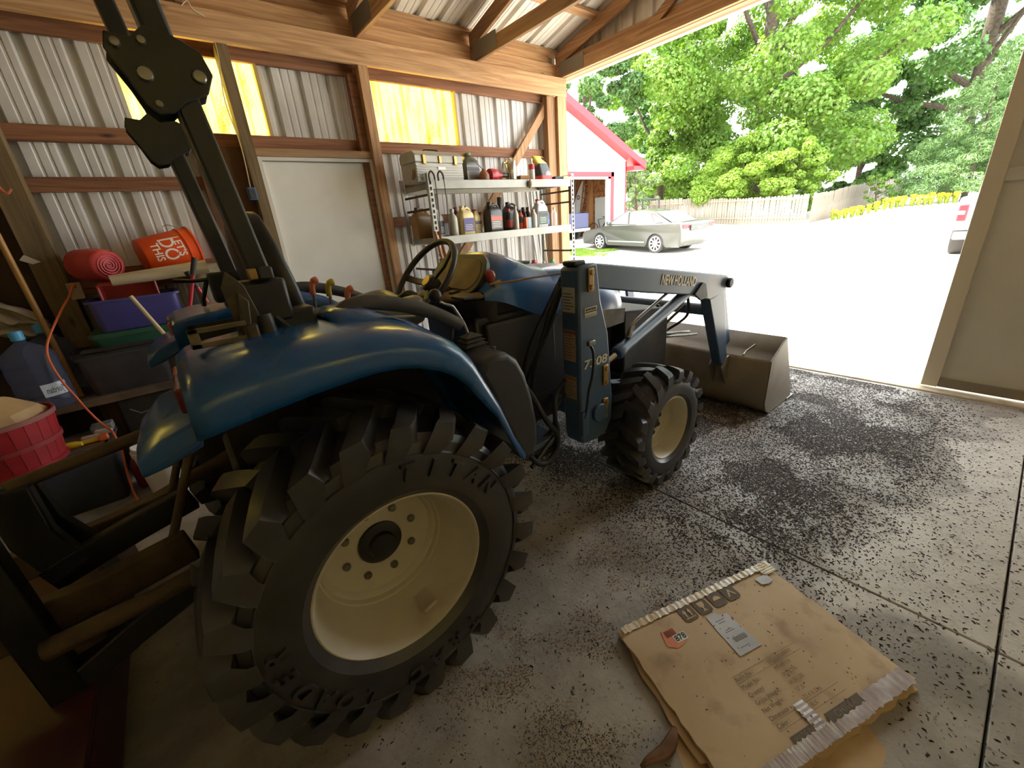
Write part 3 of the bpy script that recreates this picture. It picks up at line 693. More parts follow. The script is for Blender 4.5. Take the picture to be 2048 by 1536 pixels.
HB = mat('hitch_dark_steel', srgb(66, 58, 46), 0.45, 0.4, srgb(96, 84, 62), 14, 0.45, 0.65)
MB().box((0.118, 1.29, 1.24), (0.15, 1.36, 1.30)).build('hitch_bracket', HB, T, bevel=0.006)
MB().prism([(0.095, 1.20), (0.145, 1.20), (0.165, 1.32), (0.150, 1.40), (0.118, 1.44), (0.098, 1.40), (0.105, 1.30)], 'y', 1.325, 1.332).build('hitch_plate', HB, T, bevel=0.002)
MB().prism([(0.105, 1.24), (0.128, 1.24), (0.148, 1.36), (0.128, 1.385)], 'y', 1.300, 1.326).build('hitch_channel', HB, T, bevel=0.003)
MB().tube([(0.10, 1.30, 1.255), (0.10, 1.40, 1.255)], 0.008, 8).build('hitch_pin', STEEL, T)
MB().plate([(0.150, 1.318, 1.25), (0.190, 1.30, 1.215), (0.200, 1.29, 1.165), (0.180, 1.292, 1.19)], 0.005).build('clip_tab', BLACKM, T)
MB().tube([(0.145, 2.19, 1.377), (0.07, 2.19, 1.377), (0.01, 2.20, 1.388)], 0.008, 8).tube([(0.12, 2.19, 1.37), (0.09, 2.21, 1.30), (0.085, 2.215, 1.27)], 0.009, 8).build('linkage_handle', BLACKM, T)

# ---- hydraulic levers between seat and far fender
for i, (x, z, colr) in enumerate(((0.50, 1.325, (206, 116, 84)), (0.568, 1.307, (176, 160, 60)), (0.648, 1.265, (200, 110, 82)))):
    st = MB().tube([(x-0.02, 2.05, z-0.14), (x-0.008, 2.05, z-0.05)], 0.007, 8).build('remote_lever', STEEL, T)
    MB().tube(smoothpath([(x-0.012, 2.05, z-0.06), (x-0.010, 2.05, z-0.025), (x+0.002, 2.05, z-0.004), (x+0.022, 2.05, z+0.002)], 4), [0.013]*4+[0.014]*4+[0.017]*3+[0.016, 0.010], 12).build('lever_knob', mat('knob_%d' % i, srgb(*colr), 0.4), st, smooth=60, label=('orange', 'mustard yellow', 'orange')[i]+' plastic lever knob')

# ---- cowl, dash and hood as one smooth shell
def section(x, hw, zt, zb, e):
    n = 14; r = []
    for k in range(n+1):
        a = PI*k/n; ca, sa = math.cos(a), math.sin(a)
        r.append(V(x, YC-hw*math.copysign(abs(ca)**(2/e), ca), zb+(zt-zb)*abs(sa)**(2/e)))
    return r
st = [(1.075, 0.255, 1.225, 1.180, 6), (1.13, 0.27, 1.30, 1.170, 3.6), (1.175, 0.272, 1.358, 1.155, 3.2), (1.22, 0.275, 1.378, 1.135, 3.0), (1.28, 0.28, 1.372, 1.105, 2.9), (1.34, 0.285, 1.348, 1.075, 3.0), (1.42, 0.29, 1.305, 1.048, 3.2), (1.50, 0.29, 1.283, 1.045, 3.4)]
hd = MB().rings([section(*q) for q in st], wrap=False, cap=False)
hd.add(section(*st[0]), [tuple(range(15))])
cowl = hd.build('cowl', BLUE, T, smooth=60)
st = [(1.505, 0.285, 1.275, 1.03, 3.4), (1.60, 0.285, 1.272, 1.00, 3.4), (1.75, 0.28, 1.262, 0.96, 3.4), (1.90, 0.275, 1.238, 0.92, 3.2), (2.02, 0.265, 1.20, 0.90, 3.0), (2.10, 0.245, 1.155, 0.90, 2.8), (2.16, 0.21, 1.09, 0.90, 2.6), (2.19, 0.15, 1.02, 0.90, 2.4)]
hd = MB().rings([section(*q) for q in st], wrap=False, cap=False); hd.add(section(*st[-1]), [tuple(range(15))])
hood = hd.build('hood', BLUE, T, smooth=60)
MB().box((1.52, YC-0.285, 1.03), (1.54, YC+0.285, 1.06)).build('hood_seal', BLACKP, hood)
MB().sphere((2.10, YC-0.16, 1.055), (0.07, 0.06, 0.035)).build('headlamp', mat('lamp_glass', srgb(200, 205, 210), 0.08, 0.2), hood, label='clear oval headlamp')
MB().box((1.40, YC-0.10, 1.29), (1.50, YC+0.05, 1.305)).build('hood_vent', BLACKP, hood, bevel=0.004)
# instrument panel, recessed tan face in a dark bezel
PM = Matrix.Translation((1.112, YC, 1.278)) @ Matrix.Rotation(math.radians(36), 4, 'Y')
MB().prism(rrect(0.45, 0.215, 0.10, 8), 'x', -0.016, 0.012, PM).build('instrument_bezel', BLACKP, cowl, bevel=0.004)
MB().prism(rrect(0.39, 0.160, 0.075, 8), 'x', -0.020, -0.012, PM).build('instrument_panel', TANP, cowl, bevel=0.003, label='dusty tan instrument panel')
sh = MB().rings([[V(x, YC+hw*s2, z) for s2, z in ((-1, z0), (-0.9, z0+0.012), (0, z0+0.018), (0.9, z0+0.012), (1, z0))] for x, hw, z0 in ((0.93, 0.12, 1.185), (0.99, 0.20, 1.190), (1.06, 0.25, 1.196), (1.10, 0.25, 1.20))], wrap=False, cap=False)
sh.build('dash_shelf', TANP, cowl, smooth=60, solid=0.012, label='dusty tan dash shelf')
MB().rings([[V(x, YC+a*hw, z) for a, z in ((-1, 1.185), (1, 1.185), (0.8, zb), (-0.8, zb))] for x, hw, zb in ((0.98, 0.20, 1.12), (1.06, 0.25, 1.0), (1.12, 0.26, 0.8), (1.14, 0.26, 0.65))]).build('dash_underside', BLACKP, T, smooth=50)
for dy, a in ((-0.10, 0.05), (0.02, 0.1), (0.10, 0.0)):
    MB().box((0.99, YC+dy-0.012, 1.205), (1.04, YC+dy+0.012, 1.222)).build('dash_switch', BLACKP, cowl, bevel=0.004)
MB().box((0.955, YC-0.27, 1.20), (1.03, YC-0.16, 1.213), Matrix.Translation((0, 0, 0))).build('throttle_lever', BLACKP, T, bevel=0.005)
# loader joystick and cord
MB().tube([(1.13, 1.55, 1.20), (1.128, 1.55, 1.262)], 0.012, 10).build('joystick_shaft', BLACKM, T)
MB().lathe([(0.010, -0.03), (0.014, -0.022), (0.016, -0.012), (0.023, 0.004), (0.0245, 0.014), (0.020, 0.028), (0.010, 0.035), (0.002, 0.037)], (1.128, 1.55, 1.272), (0, 0, 1), 16).build('joystick_knob', mat('knob_red', srgb(158, 58, 48), 0.35), T, smooth=60, label='red joystick knob')
MB().tube(smoothpath([(1.105, 1.53, 1.249), (1.20, 1.49, 1.251), (1.30, 1.47, 1.253), (1.42, 1.45, 1.252), (1.50, 1.43, 1.25)]), 0.0045, 8).build('cord', mat('tan_cord', srgb(150, 120, 76), 0.7), T)
MB().tube([(1.13, 1.53, 1.243), (1.165, 1.53, 1.252)], 0.012, 10).tube([(1.165, 1.545, 1.25), (1.195, 1.545, 1.262)], 0.011, 10).build('switch_pod', mat('tan_plastic', srgb(176, 146, 98), 0.5), T, smooth=60)
# steering wheel
th = math.radians(50); u = V(math.cos(th), 0, math.sin(th)); nrm = V(-math.sin(th), 0, math.cos(th)); C0 = V(0.92, YC, 1.285)
sw = MB().tube([C0+u*(0.205*math.cos(2*PI*k/40))+V(0, 1, 0)*(0.205*math.sin(2*PI*k/40)) for k in range(40)], 0.0145, 12, closed=True)
sw = sw.build('steering_wheel', BLACKP, T, smooth=60)
for a in (90, 210, 330):
    dd = u*math.cos(math.radians(a))+V(0, 1, 0)*math.sin(math.radians(a))
    MB().bar([C0-nrm*0.035+dd*0.03, C0-nrm*0.03+dd*0.11, C0-nrm*0.004+dd*0.198], 0.032, 0.014, upv=nrm).build('spoke', BLACKP, sw, bevel=0.004)
MB().lathe([(0.038, -0.07), (0.042, -0.05), (0.042, -0.025), (0.034, -0.015), (0.002, -0.012)], C0, nrm, 24).build('hub', BLACKP, sw)
MB().lathe([(0.026, -0.016), (0.026, -0.009), (0.002, -0.008)], C0, nrm, 24).build('emblem', mat('emblem_gold', srgb(170, 140, 70), 0.35, 0.3), sw, label='gold hub emblem')
MB().tube([C0-nrm*0.06, C0-nrm*0.20+V(0.03, 0, 0), C0-nrm*0.36+V(0.08, 0, 0)], [0.03, 0.035, 0.045], 14).build('steering_column', BLACKP, T)
MB().bar([(0.915, 1.70, 1.215), (0.80, 1.70, 1.155), (0.72, 1.70, 1.10)], 0.03, 0.04).build('column_bracket', BLACKM, T, bevel=0.004)
MB().tube(smoothpath([(0.79, 1.83, 1.12), (0.775, 1.80, 1.19), (0.79, 1.77, 1.225), (0.815, 1.75, 1.236), (0.845, 1.745, 1.220)]), [0.018]*24+[0.012], 12).build('shuttle_lever', BLACKP, T, smooth=60)

# ---- loader: towers, booms, cylinders, bucket
def loader_side(sd):
    y = lambda v: v if sd > 0 else 2*YC-v
    tw = MB().prism([(1.398, 1.285), (1.43, 1.300), (1.525, 1.300), (1.553, 1.12), (1.608, 0.955), (1.648, 0.60), (1.645, 0.47), (1.60, 0.40), (1.52, 0.385), (1.41, 0.40), (1.398, 0.46)], 'y', y(1.26), y(1.375))
    tw = tw.build('loader_tower', BLUE_L, T, bevel=0.01, label='dusty blue loader upright')
    MB().box((1.40, min(y(1.285), y(1.36)), 1.297), (1.475, max(y(1.285), y(1.36)), 1.318)).build('tower_cap', BLACKP, tw, bevel=0.006)
    for x0, z0, x1, z1 in ((1.471, 1.275, 1.469, 1.185), (1.580, 0.785, 1.580, 0.690), (1.583, 0.60, 1.572, 0.50)):
        pl = MB().bar([(x0, y(1.253), z0+0.008), (x1, y(1.253), z1-0.008)], 0.036, 0.012, upv=(0, 1, 0)).build('pin_strap', ZINC, tw, bevel=0.004)
        for xx, zz in ((x0, z0-0.012), (x1, z1+0.012)):
            MB().lathe([(0.012, 0), (0.012, 0.008), (0.002, 0.009)], (xx, y(1.247), zz), (0, -sd, 0), 6).build('pin_bolt', ZINC, pl)
    MB().lathe([(0.05, 0), (0.05, 0.02), (0.046, 0.024), (0.002, 0.024)], (1.528, y(1.262), 0.545), (0, -sd, 0), 28).build('cross_tube_end', BLUE_L, tw)
    # boom: rear arm sloping forward and down, then the knee and the drop leg
    bm = MB().prism([(1.44, 1.308), (1.612, 1.285), (2.157, 1.191), (2.915, 1.058), (2.955, 1.03), (2.950, 0.995), (2.90, 0.945), (2.709, 0.923), (2.48, 0.992), (1.973, 1.087), (1.594, 1.168), (1.46, 1.20)], 'y', y(1.29), y(1.365))
    bm = bm.build('loader_boom', BLUE_L, T, bevel=0.008, label='dusty blue loader boom with knee')
    MB().prism([(2.70, 0.93), (2.905, 0.955), (3.075, 0.40), (3.03, 0.37), (2.975, 0.40)], 'y', y(1.292), y(1.363)).build('boom_drop_leg', BLUE_L, bm, bevel=0.008)
    MB().prism([(3.02, 0.955), (3.095, 0.945), (3.275, 0.497), (3.14, 0.452)], 'y', y(1.372), y(1.40)).build('bucket_link', BLUE_L, T, bevel=0.004)
    MB().lathe([(0.034, 0), (0.034, 0.02), (0.028, 0.026), (0.002, 0.027)], (2.925, y(1.285), 1.005), (0, -sd, 0), 20).build('knee_pin', GREASE, bm)
    MB().prism([(2.47, 1.00), (2.56, 1.06), (2.60, 1.05), (2.64, 0.955), (2.55, 0.95)], 'y', y(1.275), y(1.29)).build('cylinder_ear', GREASE, bm, bevel=0.003)
    # lift cylinder
    a = V(1.60, y(1.325), 0.74); b = V(2.50, y(1.325), 1.02); d = (b-a).normalized()
    cy = MB().lathe([(0.036, 0.17), (0.038, 0.18), (0.038, 0.22), (0.033, 0.23), (0.033, (b-a).length), (0.002, (b-a).length)], a, d, 20).build('lift_cylinder', BLUE_L, T)
    MB().lathe([(0.018, 0), (0.018, 0.2)], a, d, 16).build('cylinder_rod', CHROME, cy)
    MB().tube(smoothpath([a+d*0.27+V(0, -sd*0.01, 0.05), a+d*0.32+V(0, 0, 0.09), a+d*0.5+V(0, 0, 0.10), a+d*0.8+V(0, 0, 0.10), a+d*0.93+V(0, 0, 0.06)]), 0.009, 8).build('steel_line', STEEL, cy)
    MB().lathe([(0.012, 0), (0.016, 0.004), (0.016, 0.04), (0.012, 0.044), (0.012, 0.08)], a+d*0.27+V(0, 0, 0.035), d+V(0, 0, 0.8), 10).build('line_fitting', STEEL, cy)
    # brace from tower down to the frame
    MB().bar([(1.41, y(1.39), 1.22), (1.30, y(1.47), 0.86), (1.22, y(1.56), 0.60)], 0.035, 0.012).build('tower_brace', BLACKM, T)
    MB().tube(smoothpath([(1.44, y(1.40), 1.24), (1.36, y(1.43), 1.10), (1.27, y(1.47), 0.92), (1.22, y(1.50), 0.72)]), 0.013, 10).build('hydraulic_hose', HOSEM, T, smooth=60)
    MB().tube(smoothpath([(1.46, y(1.42), 1.20), (1.40, y(1.45), 1.02), (1.33, y(1.49), 0.85), (1.30, y(1.52), 0.66)]), 0.013, 10).build('hydraulic_hose', HOSEM, T, smooth=60)
    return tw, bm
tw, bm = loader_side(1); loader_side(-1)
MB().tube([(1.55, 1.37, 0.50), (1.55, 2*YC-1.37, 0.50)], 0.045, 16).build('loader_cross_tube', BLUE_L, T)
MB().tube([(2.78, 1.36, 0.84), (2.78, 2*YC-1.36, 0.84)], 0.04, 16).build('boom_cross_tube', BLUE_L, T)
# decals on the near tower
def decal(x, y0, y1, z0, z1, band, tilt=0.0):
    dc = MB().box((x-0.0015, y0, z0), (x, y1, z1)).build('warning_decal', DECAL if band is None else mat('faded_decal', srgb(164, 146, 120), 0.55), tw)
    if band:
        MB().box((x-0.0025, y0, z1-0.02), (x-0.0012, y1, z1-0.003)).build('decal_band', band, tw)
    n = int((z1-z0)/0.014); k = MB()
    for i in range(2, n):
        k.box((x-0.0022, y0+0.008+0.01*((i*7) % 3), z0+0.014*(i-1)), (x-0.001, y1-0.006, z0+0.014*(i-1)+0.0035))
    k.build('decal_print', INK if band is None else mat('decal_brown_print', srgb(110, 72, 52), 0.6), tw)
decal(1.398, 1.286, 1.363, 1.088, 1.203, None); decal(1.398, 1.286, 1.362, 0.848, 1.004, DECALR); decal(1.398, 1.286, 1.360, 0.648, 0.768, DECALO)
dc = MB().box((1.434, 1.2585, 1.061), (1.521, 1.260, 1.106)).build('tower_label', DECAL, tw, label='small cream label with dark print')
k = MB(); add_text(k, 'NEW HOLLAND', 0.014, (1.484, 1.2575, 1.096), (1, 0, 0), (0, 0, 1), 0.001, width=0.055); k.box((1.438, 1.2575, 1.082), (1.518, 1.2583, 1.087)); k.box((1.438, 1.2575, 1.068), (1.515, 1.2583, 1.070)); k.lathe([(0.006, 0), (0.006, 0.001)], (1.447, 1.2585, 1.096), (0, -1, 0), 12); k.build('label_print', INK, dc)
k = MB(); add_text(k, '7308', 0.062, (1.508, 1.2585, 0.826), (1, 0, -0.02), (0, 0, 1), 0.002, width=0.175, shear=0.12, weight=0.001); k.build('model_number', mat('number_cream', srgb(206, 198, 168), 0.5), tw, label='cream number 7308')
k = MB(); bd = V(2.915-1.612, 0, 1.058-1.285).normalized(); bu = V(-bd.z, 0, bd.x)
add_text(k, 'NEW HOLLAND', 0.078, V(2.30, 1.2885, 1.104), bd, bu, 0.002, width=0.39, shear=0.10, weight=0.002); k.build('boom_lettering', mat('letter_cream', srgb(206, 194, 164), 0.5), bm, label='cream lettering NEW HOLLAND')
# parking stand rod with its catch on the near tower
rd = MB().tube(smoothpath([(1.440, 1.235, 0.935), (1.456, 1.232, 0.905), (1.460, 1.23, 0.86), (1.452, 1.23, 0.78), (1.425, 1.232, 0.70), (1.415, 1.235, 0.62), (1.40, 1.24, 0.56)]), 0.007, 10).build('stand_rod', BLACKM, tw, smooth=60)
MB().box((1.425, 1.225, 0.93), (1.47, 1.245, 0.955), None).build('stand_catch', STEEL, rd, bevel=0.004)
MB().box((1.385, 1.235, 0.46), (1.43, 1.262, 0.60)).build('stand_foot', BLUE_L, tw, bevel=0.006)
# bucket
bk = MB(); P = [(3.63, 0.012), (3.25, 0.012), (3.17, 0.03), (3.12, 0.08), (3.10, 0.16), (3.10, 0.425), (3.115, 0.442), (3.245, 0.465), (3.325, 0.572)]
bk.rings([[V(x, yy, z) for x, z in P] for yy in (1.008, 2.572)], wrap=False, cap=False)
bucket = bk.build('bucket', BUCKETM, T, smooth=40, solid=0.012, label='worn grey steel loader bucket')
for yy in (1.0, 2.572):
    MB().prism([(3.335, 0.572), (3.24, 0.52), (3.10, 0.445), (3.093, 0.12), (3.13, 0.05), (3.20, 0.008), (3.63, 0.008), (3.60, 0.09)], 'y', yy, yy+0.012).build('bucket_side', BUCKETM, bucket, bevel=0.002)
MB().box((3.54, 0.995, 0.0), (3.68, 2.59, 0.018)).build('cutting_edge', STEEL, bucket, bevel=0.003)
for yy in (1.29, 1.38, 2.20, 2.29): MB().prism([(3.095, 0.44), (3.04, 0.43), (2.99, 0.37), (3.03, 0.30), (3.095, 0.20)], 'y', yy, yy+0.012).build('bucket_ear', BUCKETM, bucket, bevel=0.003)
MB().tube([(3.12, 1.20, 0.455), (3.17, 1.20, 0.475), (3.21, 1.16, 0.52)], 0.006, 8).build('bucket_pin_handle', STEEL, bucket)
# plumbing between the booms
for q in ([(2.55, 1.42, 0.98), (2.60, 1.50, 0.86), (2.50, 1.56, 0.76), (2.62, 1.60, 0.68), (2.80, 1.55, 0.62)], [(2.62, 1.40, 0.95), (2.72, 1.45, 0.80), (2.66, 1.55, 0.70), (2.56, 1.60, 0.66)], [(2.66, 1.44, 0.88), (2.55, 1.50, 0.78), (2.48, 1.56, 0.66), (2.60, 1.62, 0.60)], [(2.44, 1.50, 0.92), (2.42, 1.56, 0.80), (2.50, 1.60, 0.70)]):
    MB().tube(smoothpath(q), 0.010, 8).build('hydraulic_hose', HOSEM, T)
for dy, dz in ((0, 0), (0.06, 0.012)):
    MB().tube([(2.35, 1.60+dy, 0.72+dz), (2.62, 1.52+dy, 0.66+dz), (2.98, 1.50+dy, 0.60+dz)], 0.009, 8).build('steel_line', STEEL, T)
# front guard with wire screen, bracket plate and bumper
MB().prism([(2.04, 0.45), (2.52, 0.45), (2.52, 0.86), (2.46, 0.905), (2.04, 0.955)], 'y', 1.475, 2.105).build('grille_guard', GREASE, T, bevel=0.008)
MB().plate([(1.74, 1.42, 1.025), (1.965, 1.42, 0.995), (1.955, 1.42, 0.915), (1.76, 1.42, 0.912)], 0.004).build('side_shield', STEEL, T)
MB().box((2.0, 1.44, 0.44), (2.30, 2.14, 0.56)).build('front_bumper', GREASE, T, bevel=0.01)
MB().plate([(1.70, 1.30, 0.640), (1.86, 1.30, 0.60), (1.86, 1.36, 0.60), (1.70, 1.36, 0.640)], 0.006).build('axle_shield', mat('pale_blue_steel', srgb(150, 172, 196), 0.4), T)
# hoses at the right hand step
for q, r in (([(1.10, 1.36, 0.84), (1.15, 1.32, 0.72), (1.20, 1.30, 0.60), (1.25, 1.29, 0.52), (1.24, 1.28, 0.45), (1.17, 1.27, 0.405), (1.10, 1.27, 0.425), (1.04, 1.29, 0.52)], 0.013),
             ([(1.39, 1.36, 0.74), (1.30, 1.33, 0.70), (1.265, 1.31, 0.60), (1.27, 1.30, 0.50), (1.22, 1.30, 0.44), (1.12, 1.32, 0.42)], 0.011), ([(1.39, 1.36, 0.66), (1.29, 1.33, 0.62), (1.27, 1.33, 0.54), (1.20, 1.34, 0.49), (1.08, 1.36, 0.46)], 0.009)):
    MB().tube(smoothpath(q), r, 10).build('hydraulic_hose', HOSEM, T, smooth=60)
MB().tube([(1.06, 1.27, 0.42), (1.24, 1.30, 0.50)], 0.011, 10).build('step_bar', BLACKM, T)
MB().tube([(1.13, 1.40, 0.86), (1.17, 1.38, 0.72)], 0.007, 8).build('clutch_rod', STEEL, T)
# ---- rear linkage
lk = MB().tube([(0.02, 1.40, 0.60), (-0.30, 1.45, 0.53), (-0.56, 1.48, 0.50)], [0.03, 0.026, 0.03], 12).build('lower_link', RUST, T, smooth=60)
MB().tube([(0.02, 2.18, 0.60), (-0.30, 2.13, 0.53), (-0.56, 2.10, 0.50)], [0.03, 0.026, 0.03], 12).build('lower_link', RUST, T, smooth=60)
MB().tube([(0.0, YC, 0.93), (-0.18, YC, 0.93), (-0.55, YC, 0.88)], [0.018, 0.022, 0.02], 12).build('top_link', RUST, T, smooth=60)
for yy in (1.63, 1.95): MB().tube([(0.05, yy, 0.96), (-0.10, yy, 0.90), (-0.25, yy, 0.58)], 0.014, 10).build('lift_rod', RUST, T)
# ================================================================ outside
import numpy as np
RNG = np.random.default_rng(11)
GP = [((4.6, -3), -0.02), ((4.6, 4), -0.02), ((9, 0), 0.02), ((9, 6), 0.03), ((13.3, 8.3), 0.118), ((13.65, 11.1), 0.215), ((15, 13), 0.53), ((17.7, 13), 0.50), ((12.9, 1.0), 0.10),
      ((30.9, 9.3), 0.05), ((31.4, 23), 0.6), ((33.5, 4.0), 0.62), ((47, 7.5), 0.6), ((20, 20), 0.5), ((25, -10), 0.1), ((70, 30), 0.4), ((70, -10), 0.4), ((12, -10), 0.0), ((10, 13), 0.4)]
def gz(x, y):
    s = w = 0.0
    for (a, b), z in GP:
        d = (x-a)**2+(y-b)**2+0.3; k = d**-1.6; s += k*z; w += k
    return s/w
def gravel_material():
    m, nt, b = _nt('pale_gravel'); N, L = nt.nodes, nt.links
    geo = N.new('ShaderNodeNewGeometry')
    n = N.new('ShaderNodeTexNoise'); n.inputs['Scale'].default_value = 14; n.inputs['Detail'].default_value = 8; L.new(geo.outputs['Position'], n.inputs['Vector'])
    mx = N.new('ShaderNodeMix'); mx.data_type = 'RGBA'; mx.inputs['A'].default_value = c4(srgb(232, 226, 214)); mx.inputs['B'].default_value = c4(srgb(178, 168, 152)); L.new(n.outputs[0], mx.inputs['Factor'])
    L.new(mx.outputs['Result'], b.inputs['Base Color']); b.inputs['Roughness'].default_value = 0.9
    bp = N.new('ShaderNodeBump'); bp.inputs['Strength'].default_value = 0.5; bp.inputs['Distance'].default_value = 0.02; L.new(n.outputs[0], bp.inputs['Height']); L.new(bp.outputs[0], b.inputs['Normal'])
    return m
xs = [4.42, 5, 6, 7, 8, 9, 10, 11, 12, 13, 14, 15, 16, 17, 18, 20, 22, 25, 28, 31, 34, 38, 44, 52, 62, 80, 120]; ys = [-60, -40, -25, -15, -8, -4, 0, 2, 4, 6, 7, 8, 9, 10, 11, 12, 13, 14, 16, 18, 20, 23, 27, 32, 40, 55, 80]
g = MB(); nx = len(xs); g.add([V(x, y, gz(x, y)) for y in ys for x in xs], [(j*nx+i, j*nx+i+1, (j+1)*nx+i+1, (j+1)*nx+i) for j in range(len(ys)-1) for i in range(nx-1)])
g.build('gravel_yard', gravel_material(), kind='structure', org=(4.42, 0, 0))
g = MB(); xs2 = [-30, -10, -3.7]; g.add([V(x, y, -0.06) for y in (-60, 80) for x in (-40, -3.75)], [(0, 1, 3, 2)]); g.add([V(x, y, -0.06) for y in (4.32, 80) for x in (-3.75, 4.42)], [(0, 1, 3, 2)]); g.add([V(x, y, -0.06) for y in (-60, -3.36) for x in (-3.75, 4.42)], [(0, 1, 3, 2)])
g.build('yard_around_barn', MATS.get('x') or mat('yard_soil', srgb(170, 165, 140), 0.9, col2=srgb(120, 130, 80), scale=0.8), kind='structure', org=(0, 0, -0.06))

# ---- white garage with red trim
M_gwhite = mat('garage_white', srgb(236, 236, 232), 0.6, col2=srgb(228, 226, 220), scale=1)
M_gred = mat('garage_red', srgb(196, 36, 48), 0.5)
M_osb = mat('osb_board', srgb(160, 108, 62), 0.8, 0, srgb(122, 76, 40), 6.0, 0.42, 0.6)
G = thing('garage', 'white gabled garage with red roof trim and open red-framed doorway', 'garage', (12.6, 15.5, 0.4))
YG = 13.0; XR = 17.77; XL = 2*12.6-XR; sl = 0.426
rz = lambda x: 3.80+sl*(XR-max(x, 2*12.6-x))
MB().prism([(16.88, 0.35), (XR, 0.35), (XR, rz(XR)), (12.6, rz(12.6)), (XL, rz(XL)), (XL, 0.35), (10.6, 0.35), (10.6, 3.1), (16.88, 3.1)], 'y', YG, YG+0.15).build('gable_wall', M_gwhite, G, smooth=0)
MB().box((XR-0.15, YG+0.15, 0.35), (XR, 20.0, 3.8)).build('side_wall', M_gwhite, G)
MB().box((XL, YG+0.15, 0.35), (XL+0.15, 20.0, 3.8)).build('side_wall', M_gwhite, G)
MB().box((XL+0.15, 19.85, 0.35), (XR-0.15, 20.0, 3.8)).build('back_wall', M_osb, G)
MB().box((XR-0.19, YG+0.15, 0.35), (XR-0.15, 19.85, 3.8)).build('inner_lining', M_osb, G)
MB().box((XL+0.15, YG+0.15, 3.75), (XR-0.15, 19.9, 3.80)).build('garage_ceiling', M_osb, G)
MB().box((XL, YG-0.6, 0.32), (XR, 20.0, 0.50)).build('garage_floor', mat('garage_slab', srgb(190, 184, 172), 0.8), G)
for sd in (1, -1):
    xr = 12.6; xe = 12.6+sd*(XR-12.6+0.87)
    R = MB(); z0 = rz(12.6)+0.06; z1 = z0-sl*(XR-12.6+0.87)
    R.prism([(xr, z0), (xe, z1), (xe, z1+0.10), (xr, z0+0.10)], 'y', YG-0.42, 20.4); R.build('roof_slope', mat('red_roof', srgb(170, 44, 50), 0.5), G, smooth=0)
    MB().prism([(xr, z0-0.16), (xe, z1-0.16), (xe, z1+0.13), (xr, z0+0.13)], 'y', YG-0.50, YG-0.42).build('rake_board', M_gred, G, smooth=0)
    MB().prism([(xr, z0-0.10), (xe-sd*0.1, z1-0.08), (xe-sd*0.1, z1-0.04), (xr, z0-0.06)], 'y', YG-0.42, YG).build('rake_soffit', M_gred, G, smooth=0)
    a, b = sorted((xe-sd*0.85, xe)); MB().box((a, YG-0.45, z1-0.20), (b, YG-0.02, z1-0.02)).build('eave_return', M_gred, G, bevel=0.01)
MB().box((16.68, YG-0.03, 0.45), (16.90, YG+0.16, 3.26)).build('door_trim', M_gred, G, bevel=0.01); MB().box((10.5, YG-0.03, 3.06), (16.90, YG+0.16, 3.26)).build('door_trim', M_gred, G, bevel=0.01)
MB().box((16.50, YG, 0.45), (16.68, YG+0.16, 3.10)).build('door_jamb', M_gwhite, G); MB().box((10.6, YG, 2.98), (16.68, YG+0.16, 3.06)).build('door_jamb', M_gwhite, G)
MB().box((XR-0.04, YG-0.02, 0.4), (XR+0.05, YG+0.1, 3.7)).build('corner_trim', M_gred, G, bevel=0.01)
# things in the garage
sb = thing('surfboard', 'white surfboard leaning inside the open garage', 'surfboard', (17.35, 15.8, 0.5))
R = []
for t in range(13):
    f = t/12; w = 0.30*math.sin(PI*(0.06+0.9*f))**0.6; c0 = V(17.30+0.20*f, 16.05-0.72*f, 0.52+2.62*f)
    R.append([c0+V(0, w, 0.25*w), c0+V(-0.035, 0, 0), c0+V(0, -w, -0.25*w), c0+V(0.035, 0, 0)])
MB().rings(R).build('board', mat('board_white', srgb(226, 226, 222), 0.3), sb, smooth=60)
MB().lathe([(0.10, 0), (0.10, 0.008), (0.06, 0.009)], (17.40, 15.60, 2.42), (-1, 0, 0), 20, cap=False).build('round_logo', INK, sb)
ld = thing('ladder', 'wooden ladder leaning beside the surfboard in the garage', 'ladder', (17.35, 15.25, 0.5))
M_lad = mat('ladder_wood', srgb(150, 104, 66), 0.7)
LM = Matrix.Translation((17.35, 15.42, 0.5)) @ Matrix.Rotation(math.radians(10), 4, 'X') @ Matrix.Rotation(PI/2, 4, 'Z')
for dx in (-0.20, 0.20): MB().box((dx-0.035, -0.03, 0), (dx+0.035, 0.03, 2.75), LM).build('rail', M_lad, ld)
for k in range(8): MB().box((-0.165, -0.02, 0.3+0.31*k), (0.165, 0.02, 0.35+0.31*k), LM).build('rung', M_lad, ld)
MB().box((17.50, 13.86, 0.5), (17.56, 14.60, 2.31)).build('wall_board', mat('board_pale', srgb(196, 196, 186), 0.6), label='pale upright board inside the garage doorway', cat='board')
MB().box((17.44, 14.72, 0.5), (17.52, 14.98, 3.1), None).build('wood_plank', mat('plank_tan', srgb(176, 126, 76), 0.7), label='tan wooden plank standing between ladder and pale board', cat='plank')
bi = thing('bicycle', 'dark bicycle leaning before the pale board in garage', 'bicycle', (17.3, 14.0, 0.5)); M_bi = mat('bike_dark', srgb(40, 40, 42), 0.5)
for yy in (13.65, 14.55): MB().tube([(17.32, yy+0.31*math.cos(2*PI*k/24), 0.83+0.31*math.sin(2*PI*k/24)) for k in range(24)], 0.02, 6, closed=True).build('wheel', M_bi, bi)
MB().tube([(17.32, 13.65, 0.83), (17.32, 13.75, 1.35), (17.32, 14.25, 1.3), (17.32, 14.1, 0.8), (17.32, 13.78, 1.2)], 0.018, 6).build('frame', M_bi, bi); MB().tube([(17.05, 13.75, 1.42), (17.32, 13.78, 1.38), (17.5, 13.75, 1.42)], 0.014, 6).build('handlebar', M_bi, bi)
pk = thing('pickup_truck', 'dark blue pickup truck parked inside the white garage', 'truck', (14.6, 16.2, 0.5))
